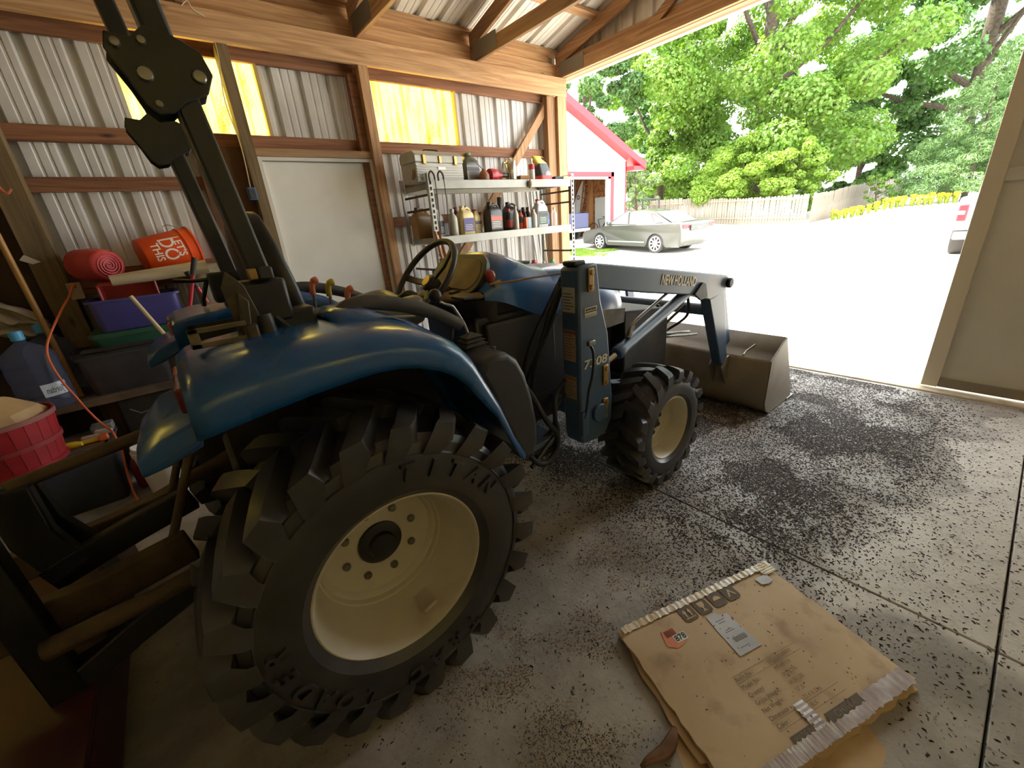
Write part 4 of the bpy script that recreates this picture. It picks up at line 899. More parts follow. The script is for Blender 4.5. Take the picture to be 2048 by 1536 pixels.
M_dblue = mat('navy_paint', srgb(44, 48, 84), 0.3, 0.2); M_tyre = mat('road_tyre', srgb(46, 44, 42), 0.8)
MB().box((13.75, 13.55, 1.0), (15.80, 13.62, 1.66)).build('tailgate', M_dblue, pk, bevel=0.03)
MB().box((13.75, 13.62, 0.95), (15.80, 18.6, 1.60)).build('bed', M_dblue, pk, bevel=0.04); MB().prism([(15.6, 1.6), (15.45, 2.3), (14.1, 2.3), (13.95, 1.6)], 'y', 15.5, 17.3).build('cab', M_dblue, pk, bevel=0.05)
MB().box((13.8, 13.42, 0.86), (15.75, 13.60, 1.0)).build('bumper', mat('bumper_pale', srgb(190, 190, 188), 0.3, 0.6), pk, bevel=0.02)
for xx in (13.85, 15.45):
    for yy in (14.3, 17.6): MB().lathe([(0.36, 0), (0.40, 0.03), (0.40, 0.22), (0.36, 0.25), (0.2, 0.25)], (xx, yy, 0.90), (1, 0, 0), 20).build('tire', M_tyre, pk)
# ---- silver sedan
CAR = thing('sedan', 'silver grey four-door sedan parked on bright gravel near the garage', 'car', (14.20, 9.62, 0.165), local=True, rot=(0, math.radians(-1.9), math.radians(83.3)))
CAR.scale = (0.95, 0.95, 0.95)
M_car = mat('silver_paint', srgb(92, 92, 88), 0.22, 0.4, coat=0.5); M_cglass = mat('car_glass', srgb(150, 160, 158), 0.05, 0.0, spec=0.9); M_wheel = mat('alloy', srgb(214, 214, 212), 0.3, 0.5)
def arch(cx, r, n=9): return [(cx+r*math.cos(PI-PI*k/(n-1)), 0.32+r*math.sin(PI-PI*k/(n-1))) for k in range(n)]
low = [(2.42, 0.30), (2.38, 0.22)] ; 
bodyp = [(-2.52, 0.36), (-2.42, 0.26), (-1.86, 0.24)]+arch(-1.41, 0.37)+[(-0.95, 0.22), (0.95, 0.22)]+arch(1.41, 0.37)+[(1.86, 0.22), (2.40, 0.26), (2.47, 0.45), (2.42, 0.66), (2.25, 0.76), (1.5, 0.90), (0.95, 0.98), (-1.5, 1.02), (-2.25, 1.06), (-2.42, 1.03), (-2.50, 0.72)]
def ring(y, k, dz): return [V(x*k, y, 0.6+(z-0.6)*(1 if z < 0.6 else dz)) for x, z in bodyp]
cb = MB().rings([ring(-0.90, 0.975, 0.82), ring(-0.925, 0.99, 0.9), ring(-0.88, 0.998, 0.98), ring(-0.6, 1.0, 1.0), ring(0, 1.01, 1.03), ring(0.6, 1.0, 1.0), ring(0.88, 0.998, 0.98), ring(0.925, 0.99, 0.9), ring(0.90, 0.975, 0.82)])
cb.build('car_body', M_car, CAR, smooth=50)
gh = MB(); GH = [(-1.95, 0.99, 0.99, 0.74), (-1.15, 0.98, 1.38, 0.66), (-0.4, 0.97, 1.475, 0.62), (0.25, 0.96, 1.455, 0.62), (1.25, 0.94, 0.96, 0.72)]
gh.rings([[V(x, -0.80 if zt-zb > 0.1 else -w, zb), V(x, -w, zt-0.03), V(x, -w*0.8, zt), V(x, w*0.8, zt), V(x, w, zt-0.03), V(x, 0.80 if zt-zb > 0.1 else w, zb)] for x, zb, zt, w in GH]).build('roof', M_car, CAR, smooth=55)
for s in (1, -1):
    def P(x, z): return V(x, s*(0.80-(z-0.97)/0.48*0.155), z)
    for q in ([(1.02, 1.0), (0.26, 1.40), (0.12, 1.41), (0.02, 1.0)], [(-0.06, 1.0), (0.02, 1.415), (-0.55, 1.42), (-0.95, 1.33), (-1.20, 1.02)], [(-1.26, 1.03), (-1.05, 1.30), (-1.62, 1.05)]):
        pts = [P(x, z)+V(0, s*0.006, 0) for x, z in q]; MB().plate(pts if s > 0 else pts[::-1], 0.006).build('side_window', M_cglass, CAR)
    MB().box((0.78, s*0.86 if s > 0 else -1.06, 0.98), (0.92, s*1.06 if s > 0 else -0.86, 1.12)).build('wing_mirror', M_car, CAR, bevel=0.04)
    MB().cbox((-2.36, s*0.66, 0.88), (0.22, 0.42, 0.17)).build('tail_light', mat('tail_red', srgb(196, 30, 34), 0.2), CAR, bevel=0.04)
    MB().cbox((2.26, s*0.70, 0.66), (0.30, 0.30, 0.12)).build('head_light', mat('lamp_clear', srgb(220, 222, 224), 0.1), CAR, bevel=0.03)
    for x in (-1.41, 1.41):
        w = MB().lathe([(0.23, -0.20), (0.33, -0.18), (0.335, -0.14), (0.335, -0.02), (0.32, 0.0), (0.24, 0.005)], (x, s*0.91, 0.335), (0, s, 0), 28, cap=False).build('wheel', M_tyre, CAR)
        MB().lathe([(0.25, -0.06), (0.002, -0.06)], (x, s*0.91, 0.335), (0, s, 0), 24, cap=False).build('brake_disc', INK, w)
        sp = MB().lathe([(0.25, -0.01), (0.255, 0.006), (0.225, 0.004), (0.225, -0.02)], (x, s*0.91, 0.335), (0, s, 0), 28, cap=False); sp.lathe([(0.06, -0.03), (0.06, 0.002), (0.002, 0.004)], (x, s*0.91, 0.335), (0, s, 0), 14)
        for k in range(9):
            a = 2*PI*k/9; sp.bar([V(x+0.04*math.cos(a), s*0.905, 0.335+0.04*math.sin(a)), V(x+0.235*math.cos(a), s*0.908, 0.335+0.235*math.sin(a))], 0.02, 0.045, upv=(0, 0, 1) if abs(math.cos(a)) > 0.5 else (1, 0, 0))
        sp.build('alloy_rim', M_wheel, w)
rw = [V(-1.10, -0.60, 1.375), V(-1.10, 0.60, 1.375), V(-1.86, 0.68, 1.035), V(-1.86, -0.68, 1.035)]
MB().plate([p+V(-0.02, 0, 0.02) for p in rw][::-1], 0.006).build('rear_window', M_cglass, CAR)
MB().plate([V(0.34, -0.6, 1.42), V(0.34, 0.6, 1.42), V(1.20, 0.68, 1.0), V(1.20, -0.68, 1.0)], 0.006).build('windscreen', M_cglass, CAR)
MB().cbox((-2.515, 0, 0.86), (0.03, 0.95, 0.20)).build('boot_panel', mat('boot_dark', srgb(66, 68, 68), 0.35), CAR, bevel=0.02)
k = MB(); add_text(k, 'AVALON', 0.075, (-2.535, 0.0, 0.84), (0, -1, 0), (0, 0, 1), 0.004); k.build('boot_lettering', mat('chrome_letters', srgb(220, 220, 220), 0.2, 0.8), CAR)
MB().cbox((-2.52, 0, 0.58), (0.03, 0.40, 0.15)).build('number_plate', mat('plate_white', srgb(236, 236, 236), 0.5), CAR, bevel=0.01)
MB().cbox((-2.40, 0, 0.42), (0.20, 1.55, 0.30)).build('rear_bumper', M_car, CAR, bevel=0.06)
for s in (1, -1): MB().box((-0.92, s*0.915-0.012, 0.35), (0.92, s*0.915+0.012, 0.40)).build('side_moulding', mat('mould_chrome', srgb(170, 168, 160), 0.3, 0.6), CAR)
# ---- hoop of a mower parked behind the sedan
hp = thing('mower', 'black roll hoop of a mower standing behind the sedan', 'mower', (18.9, 12.3, 0.45))
MB().tube(smoothpath([(18.62, 12.60, 0.9), (18.62, 12.60, 1.85), (18.70, 12.53, 2.0), (19.10, 12.16, 2.0), (19.20, 12.08, 1.85), (19.20, 12.08, 0.9)], 6), 0.035, 10).build('roll_hoop', mat('hoop_black', srgb(36, 38, 40), 0.5), hp)
MB().box((18.45, 12.0, 0.55), (19.5, 12.7, 1.0)).build('mower_body', mat('mower_dark', srgb(50, 52, 50), 0.5), hp, bevel=0.08)
for a, b in ((18.5, 12.6), (19.2, 12.0)): MB().lathe([(0.2, 0), (0.25, 0.03), (0.25, 0.15), (0.2, 0.18)], (a, b, 0.72), (0.64, -0.77, 0), 18).build('tire', M_tyre, hp)
# ---- white pickup at the right
tk = thing('pickup_truck', 'white pickup truck with red tail lamp behind the sliding door', 'truck', (15.0, 0.2, 0.1))
M_tw = mat('truck_white', srgb(236, 236, 236), 0.25, coat=0.5)
MB().box((12.95, -0.70, 0.62), (15.6, 1.25, 1.27)).build('bed', M_tw, tk, bevel=0.06, seg=3); MB().prism([(15.5, 1.1), (15.7, 1.9), (17.2, 1.9), (17.9, 1.25), (19.0, 1.2), (19.1, 0.6), (15.5, 0.6)], 'y', -0.68, 1.22).build('cab', M_tw, tk, bevel=0.08, seg=3)
for yy in (1.08, -0.70): MB().box((12.925, yy-0.0, 0.80), (13.02, yy+0.15, 1.12)).build('tail_lamp', mat('truck_red', srgb(206, 44, 52), 0.25), tk, bevel=0.02)
MB().box((12.915, 1.12, 0.93), (12.935, 1.235, 1.0)).build('reverse_lens', mat('lens_white', srgb(236, 230, 224), 0.3), tk)
MB().box((12.80, -0.66, 0.45), (13.0, 1.20, 0.60)).build('rear_bumper', mat('chrome_bumper', srgb(196, 196, 194), 0.2, 0.7), tk, bevel=0.03)
for xx in (13.6, 18.0):
    for yy, s in ((1.24, 1), (-0.66, -1)): MB().lathe([(0.2, -0.2), (0.36, -0.22), (0.39, -0.18), (0.39, -0.02), (0.36, 0.02), (0.22, 0.02)], (xx, yy, 0.47), (0, s, 0), 24).build('tire', M_tyre, tk)

# ---- picket fence: every board a part
def fence(name, label, a, b, n, h0, h1, m):
    a = Vector(a); b = Vector(b); d = (b-a); L = d.length; ang = math.atan2(d.y, d.x)
    F = thing(name, label, 'fence', a)
    w = L/n*0.90
    P0 = None
    for i in range(n):
        p = a+d*((i+0.5)/n); h = h0+(h1-h0)*i/n; h *= 1+random.uniform(-0.02, 0.025)
        q = p-a; zg = gz(p.x, p.y)-a.z-0.05
        if P0 is None or i % 6 == 0:
            mb = MB().prism([(-w/2, 0), (w/2, 0), (w/2, 1.0-0.035), (w*0.25, 1.0), (-w*0.25, 1.0), (-w/2, 1.0-0.035)], 'y', -0.011, 0.011)
            P0 = mb.build('picket', m, F, org=(0, 0, 0), smooth=0)
            o = P0
        else: o = share(P0, F, (0, 0, 0))
        o.location = (q.x, q.y, zg); o.rotation_euler = (random.uniform(-.01, .01), random.uniform(-.012, .012), ang); o.scale = (random.uniform(0.9, 1.04), 1, h)
    for zz in (0.35, 1.45):
        pa = a+V(0, 0, gz(a.x, a.y)-a.z+zz); pb = b+V(0, 0, gz(b.x, b.y)-b.z+zz); off = V(-d.y, d.x, 0).normalized()*(0.05 if True else 0)
        MB().bar([pa+off, pb+off], 0.04, 0.09).build('fence_rail', m, F)
    return F
M_fence = mat('grey_fence', srgb(138, 128, 114), 0.85, 0, srgb(104, 94, 82), 5.0, stretch=(8, 8, 0.6))
fence('picket_fence', 'long weathered grey picket fence behind the sedan', (30.95, 9.4, gz(30.95, 9.4)), (31.6, 23.2, gz(31.6, 23.2)), 76, 1.72, 1.72, M_fence)
fence('picket_fence', 'shorter weathered fence run behind the yellow daylilies', (31.05, 9.25, gz(31, 9.3)), (47.5, 7.7, gz(47.5, 7.7)), 64, 1.72, 1.75, M_fence)

# ---- leaves
def leaf_material(name, c, t, mix=0.45):
    m = bpy.data.materials.new(name); m.use_nodes = True; nt = m.node_tree; N, L = nt.nodes, nt.links
    b = N['Principled BSDF']; out = N['Material Output']; b.inputs['Roughness'].default_value = 0.55
    geo = N.new('ShaderNodeNewGeometry')
    hv = N.new('ShaderNodeHueSaturation'); hv.inputs['Color'].default_value = c4(c)
    r = N.new('ShaderNodeMapRange'); r.inputs['To Min'].default_value = 0.6; r.inputs['To Max'].default_value = 1.5; L.new(geo.outputs['Random Per Island'], r.inputs['Value']); L.new(r.outputs[0], hv.inputs['Value'])
    r2 = N.new('ShaderNodeMapRange'); r2.inputs['To Min'].default_value = 0.47; r2.inputs['To Max'].default_value = 0.52; L.new(geo.outputs['Random Per Island'], r2.inputs['Value']); L.new(r2.outputs[0], hv.inputs['Hue'])
    L.new(hv.outputs[0], b.inputs['Base Color'])
    tr = N.new('ShaderNodeBsdfTranslucent'); tr.inputs['Color'].default_value = c4(t)
    mx = N.new('ShaderNodeMixShader'); mx.inputs[0].default_value = mix
    L.new(b.outputs[0], mx.inputs[1]); L.new(tr.outputs[0], mx.inputs[2]); L.new(mx.outputs[0], out.inputs['Surface'])
    return m
def leaf_cloud(name, parent, blobs, n, size, m, droop=0.3, needle=False, label=None):
    """many small real leaves spread through a set of ellipsoid clumps (x, y, z, rx, ry, rz)"""
    B = np.array(blobs, float); vol = (B[:, 3]*B[:, 4]*B[:, 5])**(2/3); idx = RNG.choice(len(B), n, p=vol/vol.sum())
    d = RNG.normal(size=(n, 3)); d /= np.linalg.norm(d, axis=1)[:, None]
    rad = RNG.uniform(0.55, 1.0, n)**0.5
    rad *= RNG.uniform(0.86, 1.10, n)
    c = B[idx, :3]+d*B[idx, 3:6]*rad[:, None]
    nr = d+RNG.normal(size=(n, 3))*0.55; nr[:, 2] += 0.5; nr /= np.linalg.norm(nr, axis=1)[:, None]
    t = np.cross(nr, RNG.normal(size=(n, 3))); t[:, 2] -= droop; t -= nr*(t*nr).sum(1)[:, None]; t /= np.linalg.norm(t, axis=1)[:, None]
    s = np.cross(nr, t); L = size*RNG.uniform(0.6, 1.3, n)[:, None]; W_ = L*(0.12 if needle else 0.42)
    v = np.empty((n, 4, 3)); v[:, 0] = c-t*L*0.5; v[:, 1] = c+s*W_+nr*L*0.06; v[:, 2] = c+t*L*0.5; v[:, 3] = c-s*W_+nr*L*0.06
    org = np.array(ORG[parent]); v -= org
    me = bpy.data.meshes.new(name); me.vertices.add(n*4); me.vertices.foreach_set('co', v.reshape(-1).astype(np.float32))
    me.loops.add(n*4); me.loops.foreach_set('vertex_index', np.arange(n*4, dtype=np.int32)); me.polygons.add(n)
    me.polygons.foreach_set('loop_start', np.arange(0, n*4, 4, dtype=np.int32)); me.update(calc_edges=True); me.materials.append(m)
    o = bpy.data.objects.new(name, me); COL.objects.link(o); o.parent = parent; o['kind'] = 'stuff'; ORG[o] = ORG[parent]
    return o
M_bark = mat('bark', srgb(84, 72, 58), 0.9, 0, srgb(58, 50, 42), 6, bump=0.4, bscale=18)
def tree(label, base, height, rad, z0, nb, nl, size, m, seed, rx=1.0, name='maple_tree', tops=0.75, cat='tree'):
    """trunk with limbs and a crown of separate leafy clumps"""
    r = random.Random(seed); base = Vector(base); Tn = thing(name, label, cat, base)
    bl = []
    for i in range(nb):
        f = (i+0.5)/nb; zz = z0+(height-z0)*f
        env = rad*math.sin(PI*min(1, 0.18+f*tops))**0.7
        a = r.uniform(0, 2*PI); k = env*math.sqrt(r.uniform(0.10, 1.0))
        s = rad*r.uniform(0.11, 0.24)
        bl.append((base.x+k*math.cos(a)*rx, base.y+k*math.sin(a)*rx, base.z+zz+r.uniform(-0.3, 0.3), s, s, s*0.62))
    leaf_cloud('foliage', Tn, bl, nl, size, m)
    tr = height*0.018
    MB().tube(smoothpath([base-V(0, 0, 0.2), base+V(0.1, 0, z0), base+V(-0.1, 0.1, height*0.55), base+V(0.1, 0.2, height*0.85)], 4), [tr*1.3]*5+[tr]*4+[tr*0.5]*4, 10).build('trunk', M_bark, Tn, smooth=60)
    for b in bl[::max(1, nb//9)]:
        p = Vector(b[:3]); MB().tube([base+V(0, 0, max(z0*0.8, (b[2]-base.z)*0.6)), (base+p)/2+V(0, 0, (p.z-base.z)*0.25), p], [tr*0.5, tr*0.35, tr*0.15], 6).build('branch', M_bark, Tn)
    return Tn
LM1 = leaf_material('leaf_maple', srgb(108, 138, 60), srgb(120, 160, 40)); LM2 = leaf_material('leaf_dark', srgb(84, 116, 62), srgb(90, 130, 50)); LM3 = leaf_material('leaf_lime', srgb(126, 154, 60), srgb(140, 176, 50)); LM4 = leaf_material('leaf_pale', srgb(140, 158, 110), srgb(130, 160, 80)); LM5 = leaf_material('needle_green', srgb(112, 142, 84), srgb(90, 130, 60), 0.3)
tree('tall broad green maple at the centre behind the fence', (40.8, 16.7, 0.4), 26, 9.6, 2.8, 150, 130000, 0.26, LM1, 3)
tree('tall green tree at the right behind the pine', (60, 6.8, 0.4), 30, 10.5, 3.0, 120, 80000, 0.36, LM2, 5)
tree('dark leafy tree rising behind the garage roof', (28.5, 24.6, 0.4), 13.5, 4.4, 3.0, 70, 40000, 0.22, LM2, 8)
tree('green tree between the garage and the big maple', (40.5, 25.6, 0.4), 19, 5.8, 2.5, 80, 44000, 0.28, LM1, 9)
tree('dim leafy tree deep behind the centre maple', (66, 24, 0.4), 20, 8, 1.0, 60, 24000, 0.5, LM2, 12)
tree('dim leafy tree standing between maple and right tree', (62, 14.5, 0.4), 15, 6.0, 0.8, 60, 26000, 0.42, LM2, 14)
tree('dim leafy tree far behind the left fence end', (52, 33, 0.4), 16, 7, 1.0, 60, 22000, 0.45, LM2, 15)
tree('pale leafy sapling beside the garage corner', (29.6, 20.6, 0.5), 4.6, 1.7, 1.0, 36, 12000, 0.14, LM4, 17, name='sapling')
tree('bushy lime green shrub hanging over the fence', (34.0, 14.6, 0.2), 5.4, 3.3, 0.6, 90, 36000, 0.15, LM3, 21, name='shrub', cat='shrub')
tree('rounded lime green shrub right of the larger one', (34.4, 11.6, 0.2), 4.6, 2.3, 0.6, 60, 20000, 0.15, LM3, 22, name='shrub', cat='shrub')
tree('small green shrub growing against the fence by daylilies', (36.4, 7.3, 0.3), 2.2, 0.9, 0.2, 30, 6000, 0.12, LM1, 23, name='shrub', cat='shrub')
# pine: tiers of soft boughs
cb0 = V(38.6, 3.6, 0.3); CT = thing('pine_tree', 'soft pale green pine tree beside the fence end', 'tree', cb0); bl = []; rr = random.Random(4)
for k in range(15):
    f = k/14; zz = 0.7+7.3*f; rad = 3.5*(1-f)**0.85+0.15; nb = max(4, int(14*(1-f)+3))
    for j in range(nb):
        a = 2*PI*(j+rr.random())/nb; q = rad*rr.uniform(0.55, 1.0); bl.append((cb0.x+q*math.cos(a), cb0.y+q*math.sin(a), cb0.z+zz+0.12*q, 0.55*(1-f)+0.2, 0.55*(1-f)+0.2, 0.30))
leaf_cloud('foliage', CT, bl, 42000, 0.20, LM5, droop=-0.8, needle=True)
MB().tube([cb0, cb0+V(0, 0, 7.9)], [0.16, 0.03], 8).build('trunk', M_bark, CT)
# daylilies along the yard edge: one clump, then copies
M_lily = leaf_material('lily_leaf', srgb(150, 164, 60), srgb(160, 180, 50)); M_lflow = mat('lily_yellow', srgb(232, 196, 40), 0.6)
lab = 'clump of yellow daylilies in the row edging the yard'
lily = thing('daylily', lab, 'daylily', (0, 0, 0), group='daylilies along the yard edge', local=True)
bl = []; lf = MB()
for k in range(70):
    a = rr.uniform(0, 2*PI); h = rr.uniform(0.25, 0.5); q = rr.uniform(0.12, 0.30); w = 0.02; dx, dy = math.cos(a), math.sin(a); sx, sy = -dy*w, dx*w
    b0 = V(dx*0.06, dy*0.06, 0); b1 = V(dx*q*0.5, dy*q*0.5, h); b2 = V(dx*q, dy*q, h*0.75)
    lf.add([b0-V(sx, sy, 0), b0+V(sx, sy, 0), b1+V(sx, sy, 0), b1-V(sx, sy, 0), b2], [(0, 1, 2, 3), (3, 2, 4)])
lf.build('leaves', M_lily, lily, kind='stuff', org=(0, 0, 0)); fl = MB()
for k in range(14):
    a = rr.uniform(0, 2*PI); q = rr.uniform(0.03, 0.2); h = rr.uniform(0.45, 0.62); fl.lathe([(0.005, -0.06), (0.03, -0.02), (0.06, 0.02)], (q*math.cos(a), q*math.sin(a), h), (math.cos(a), math.sin(a), 1), 6, cap=False)
fl.build('flowers', M_lflow, lily, kind='stuff', org=(0, 0, 0))
for i in range(19):
    f = i/18; x = 32.2+1.45*f+rr.uniform(-0.1, 0.1); y = 8.4-4.9*f+rr.uniform(-0.08, 0.08); z = gz(x, y)-0.02
    if i == 0: lily.location = (x, y, z)
    else:
        c = copy_thing(lily, (x, y, z), rr.uniform(0, 6)); c.scale = (rr.uniform(0.8, 0.98),)*3
# grass tuft strip on the gravel in front of the garage
gs = thing('grass_patch', 'thin patch of yellow green grass on gravel before the garage', 'grass', (12.6, 10.2, 0.15)); bl = []
for k in range(26): x = rr.uniform(11.4, 13.2); y = 9.9+(x-11.4)*0.5+rr.uniform(-0.5, 1.3); bl.append((x, y, gz(x, y)+0.02, 0.35, 0.35, 0.05))
leaf_cloud('grass_blades', gs, bl, 9000, 0.08, LM3, droop=-0.8, needle=True)
# small house far behind
hs = thing('house', 'small pale house glimpsed through the trees beyond the fence', 'house', (57, 36, 0.3))
MB().box((55.5, 34.5, 0.3), (60, 38, 3.4)).build('walls', mat('house_wall', srgb(200, 204, 196), 0.7), hs); MB().prism([(34.0, 3.4), (38.5, 3.4), (36.2, 4.9)], 'x', 55.2, 60.3).build('roof', mat('house_roof', srgb(120, 112, 104), 0.8), hs)
# ================================================================ steel shelving and what stands on it
M_galv = mat('shelf_grey', srgb(172, 171, 162), 0.45, 0.1, srgb(156, 154, 142), 4.0)
M_slot = mat('slotted_post', srgb(186, 186, 178), 0.4, 0.2)
M_deck = mat('shelf_deck', srgb(150, 130, 104), 0.8, 0, srgb(110, 84, 60), 6)
SX0, SX1, SY0, SY1 = 2.02, 3.85, 3.54, 4.10
SH = thing('shelving_unit', 'grey steel shelving unit with slotted posts against the left wall', 'shelf', ((SX0+SX1)/2, (SY0+SY1)/2, 0))
DK = (0.28, 0.93, 1.415, 1.892)
for x in (SX0, SX1):
    for y, s in ((SY0, 1), (SY1, -1)):
        p = MB().box((x-0.022, y-0.002, 0), (x+0.022, y+0.002, 1.96)); sx = 0.022 if x == SX0 else -0.022
        p.box((x-sx-0.0015, min(y, y+s*0.035), 0), (x-sx+0.0015, max(y, y+s*0.035), 1.96))
        po = p.build('slotted_post', M_slot, SH)
        if y == SY0:
            sl = None
            for k in range(24):
                if sl is None:
                    sl = MB().prism([(-0.008, -0.014), (-0.003, -0.014), (0.001, 0.014), (-0.008, 0.014)], 'y', -0.0035, -0.001).prism([(0.008, -0.014), (0.003, -0.014), (-0.001+0.002, 0.014), (0.008, 0.014)], 'y', -0.0035, -0.001).build('keyhole_pair', mat('slot_dark', srgb(36, 34, 32), 0.8), po, org=(0, 0, 0), kind='stuff'); q = sl
                else: q = share(sl, po, (0, 0, 0))
                q.location = V(x, y-s*0.002, 0.80+0.047*k)-ORG[po]
for z in DK:
    d = MB().box((SX0+0.025, SY0+0.022, z-0.018), (SX1-0.025, SY1-0.022, z)).build('shelf_deck', M_deck, SH)
    for y in (SY0+0.004, SY1-0.022): MB().box((SX0+0.024, y, z-0.062), (SX1-0.024, y+0.018, z+0.012)).build('shelf_beam', M_galv, SH, bevel=0.003)
    for x in (SX0+0.024, SX1-0.042): MB().box((x, SY0+0.024, z-0.05), (x+0.018, SY1-0.024, z+0.005)).build('shelf_side_beam', M_galv, SH, bevel=0.003)
for z in (1.66, 1.78, 1.12):
    for x in (SX0, SX1): MB().box((x-0.004, SY0+0.036, z), (x+0.004, SY1-0.036, z+0.02)).build('side_strut', mat('strut_brown', srgb(92, 66, 46), 0.6), SH)

def jug(name, label, cat, x, y, z, w, d, h, col, cap, rz=0.0, lab=None, lab2=None, handle=True, text=None, rough=0.35, neck=0.022, alpha=None):
    """moulded plastic jug: bevelled body, shoulder, neck, cap, side handle and label"""
    t = thing(name, label, cat, (x, y, z), rz, local=True)
    m = mat('plastic_%02x%02x%02x' % tuple(col), srgb(*col), rough)
    r = min(w, d)*0.22; R = []
    for f, k in ((0, 0.93), (0.03, 1.0), (0.62, 1.0), (0.72, 0.94), (0.80, 0.72)):
        R.append([V(a*k, b*k, h*f) for a, b in rrect(w, d, r)])
    cx = -w*0.18 if handle else 0
    for f, k in ((0.87, neck*1.3), (0.90, neck), (0.935, neck)):
        R.append([V(cx+k*math.cos(math.atan2(b, a)), k*math.sin(math.atan2(b, a)), h*f) for a, b in rrect(w, d, r)])
    MB().rings(R).build('body', m, t, smooth=45)
    MB().lathe([(neck*1.15, h*0.93), (neck*1.15, h*0.99), (neck*0.95, h), (0.001, h)], (cx, 0, 0), (0, 0, 1), 16).build('cap', mat('cap_%02x%02x%02x' % tuple(cap), srgb(*cap), 0.4), t)
    if handle:
        MB().tube(smoothpath([(cx+neck, 0, h*0.88), (w*0.18, 0, h*0.93), (w*0.40, 0, h*0.84), (w*0.44, 0, h*0.62)], 4), 0.012, 8).build('handle', m, t, smooth=60)
    if lab:
        l = MB().box((-w*0.40, -d/2-0.0015, h*0.12), (w*0.40, -d/2-0.0002, h*0.58)).build('label', mat('lab_%02x%02x%02x' % tuple(lab), srgb(*lab), 0.5), t)
        if lab2: MB().box((-w*0.40, -d/2-0.0022, h*0.40), (w*0.40, -d/2-0.0012, h*0.52)).build('label_band', mat('lab_%02x%02x%02x' % tuple(lab2), srgb(*lab2), 0.5), t)
        pr = MB()
        for i in range(4): pr.box((-w*0.30, -d/2-0.0028, h*(0.18+0.055*i)), (w*(0.30-0.06*(i % 2)), -d/2-0.0014, h*(0.195+0.055*i)))
        pr.build('label_print', mat('print_pale', srgb(214, 206, 190), 0.5) if sum(lab) < 420 else INK, t, kind='stuff')
    return t
def bottle(name, label, cat, x, y, z, r, h, col, cap, prof=None, band=None, m=None):
    t = thing(name, label, cat, (x, y, z), 0, local=True)
    m = m or mat('bottle_%02x%02x%02x' % tuple(col), srgb(*col), 0.35)
    P = prof or [(r*0.93, 0), (r, 0.008), (r, h*0.62), (r*0.9, h*0.70), (r*0.45, h*0.82), (r*0.36, h*0.86), (r*0.36, h*0.92)]
    MB().lathe(P, (0, 0, 0), (0, 0, 1), 20).build('body', m, t, smooth=45)
    if cap: MB().lathe([(r*0.46, h*0.88), (r*0.46, h*0.985), (r*0.38, h), (0.001, h)], (0, 0, 0), (0, 0, 1), 14).build('cap', mat('cap_%02x%02x%02x' % tuple(cap), srgb(*cap), 0.4), t)
    if band: MB().lathe([(r*1.012, h*band[0]), (r*1.012, h*band[1])], (0, 0, 0), (0, 0, 1), 20, cap=False).build('label', mat('lab_%02x%02x%02x' % tuple(band[2]), srgb(*band[2]), 0.5), t, smooth=45)
    return t
ZL, ZT = DK[2]+0.001, DK[3]+0.001
# lower shelf, left to right
jug('oil_jug', 'tan ribbed oil jug standing behind the slotted post', 'jug', 2.09, 3.94, ZL, 0.19, 0.12, 0.29, (150, 118, 74), (120, 80, 50), 0.2)
jug('oil_jug', 'grey oil jug with dark label beside the slotted post', 'jug', 2.155, 3.74, ZL, 0.085, 0.11, 0.26, (170, 164, 150), (150, 140, 120), 0.3, lab=(52, 50, 60))
bottle('oil_bottle', 'grey narrow oil bottle left of the yellow jug', 'bottle', 2.285, 3.665, ZL, 0.046, 0.25, (168, 164, 148), (176, 172, 160))
jug('fluid_jug', 'pale yellow jug with purple label on lower shelf', 'jug', 2.43, 3.67, ZL, 0.155, 0.12, 0.272, (216, 194, 136), (210, 196, 150), 0.05, lab=(66, 52, 116))
jug('oil_bottle', 'beige oil bottle with black crest label beside yellow jug', 'bottle', 2.605, 3.74, ZL, 0.10, 0.08, 0.235, (206, 184, 124), (150, 50, 40), 0.1, lab=(176, 160, 110), lab2=(60, 56, 50), handle=False)
bottle('oil_bottle', 'dark bottle with red cap behind the beige bottle', 'bottle', 2.60, 3.93, ZL, 0.05, 0.285, (60, 54, 48), (168, 60, 50))
bottle('oil_bottle', 'second red-capped dark bottle left of the beige bottle', 'bottle', 2.49, 3.92, ZL, 0.05, 0.275, (66, 58, 50), (160, 58, 48))
jug('oil_jug', 'large black oil jug with red and grey label', 'jug', 2.775, 3.67, ZL, 0.185, 0.12, 0.295, (58, 54, 50), (52, 48, 44), 0.05, lab=(104, 98, 94), lab2=(206, 84, 60))
bottle('coolant_bottle', 'white bottle with green shoulder behind the black jug', 'bottle', 2.93, 3.90, ZL, 0.055, 0.27, (196, 200, 196), (190, 70, 50), band=(0.2, 0.6, (90, 110, 80)))
bottle('caulk_tube', 'tall dark green tube standing right of the black jug', 'tube', 2.965, 3.78, ZL, 0.024, 0.345, (58, 62, 54), None, prof=[(0.024, 0), (0.024, 0.34), (0.02, 0.345)])
bottle('oil_bottle', 'black bottle with bright red cap and red stripe', 'bottle', 3.06, 3.76, ZL, 0.045, 0.225, (50, 46, 44), (206, 66, 56), band=(0.15, 0.5, (170, 60, 56)))
bottle('oil_bottle', 'slim pale silver bottle in front of the black container', 'bottle', 3.045, 3.62, ZL, 0.030, 0.24, (186, 180, 162), (196, 190, 176))
jug('oil_jug', 'black jug with large top handle behind the spray can', 'jug', 3.22, 3.92, ZL, 0.19, 0.12, 0.30, (52, 48, 44), (48, 44, 40), 0.0)
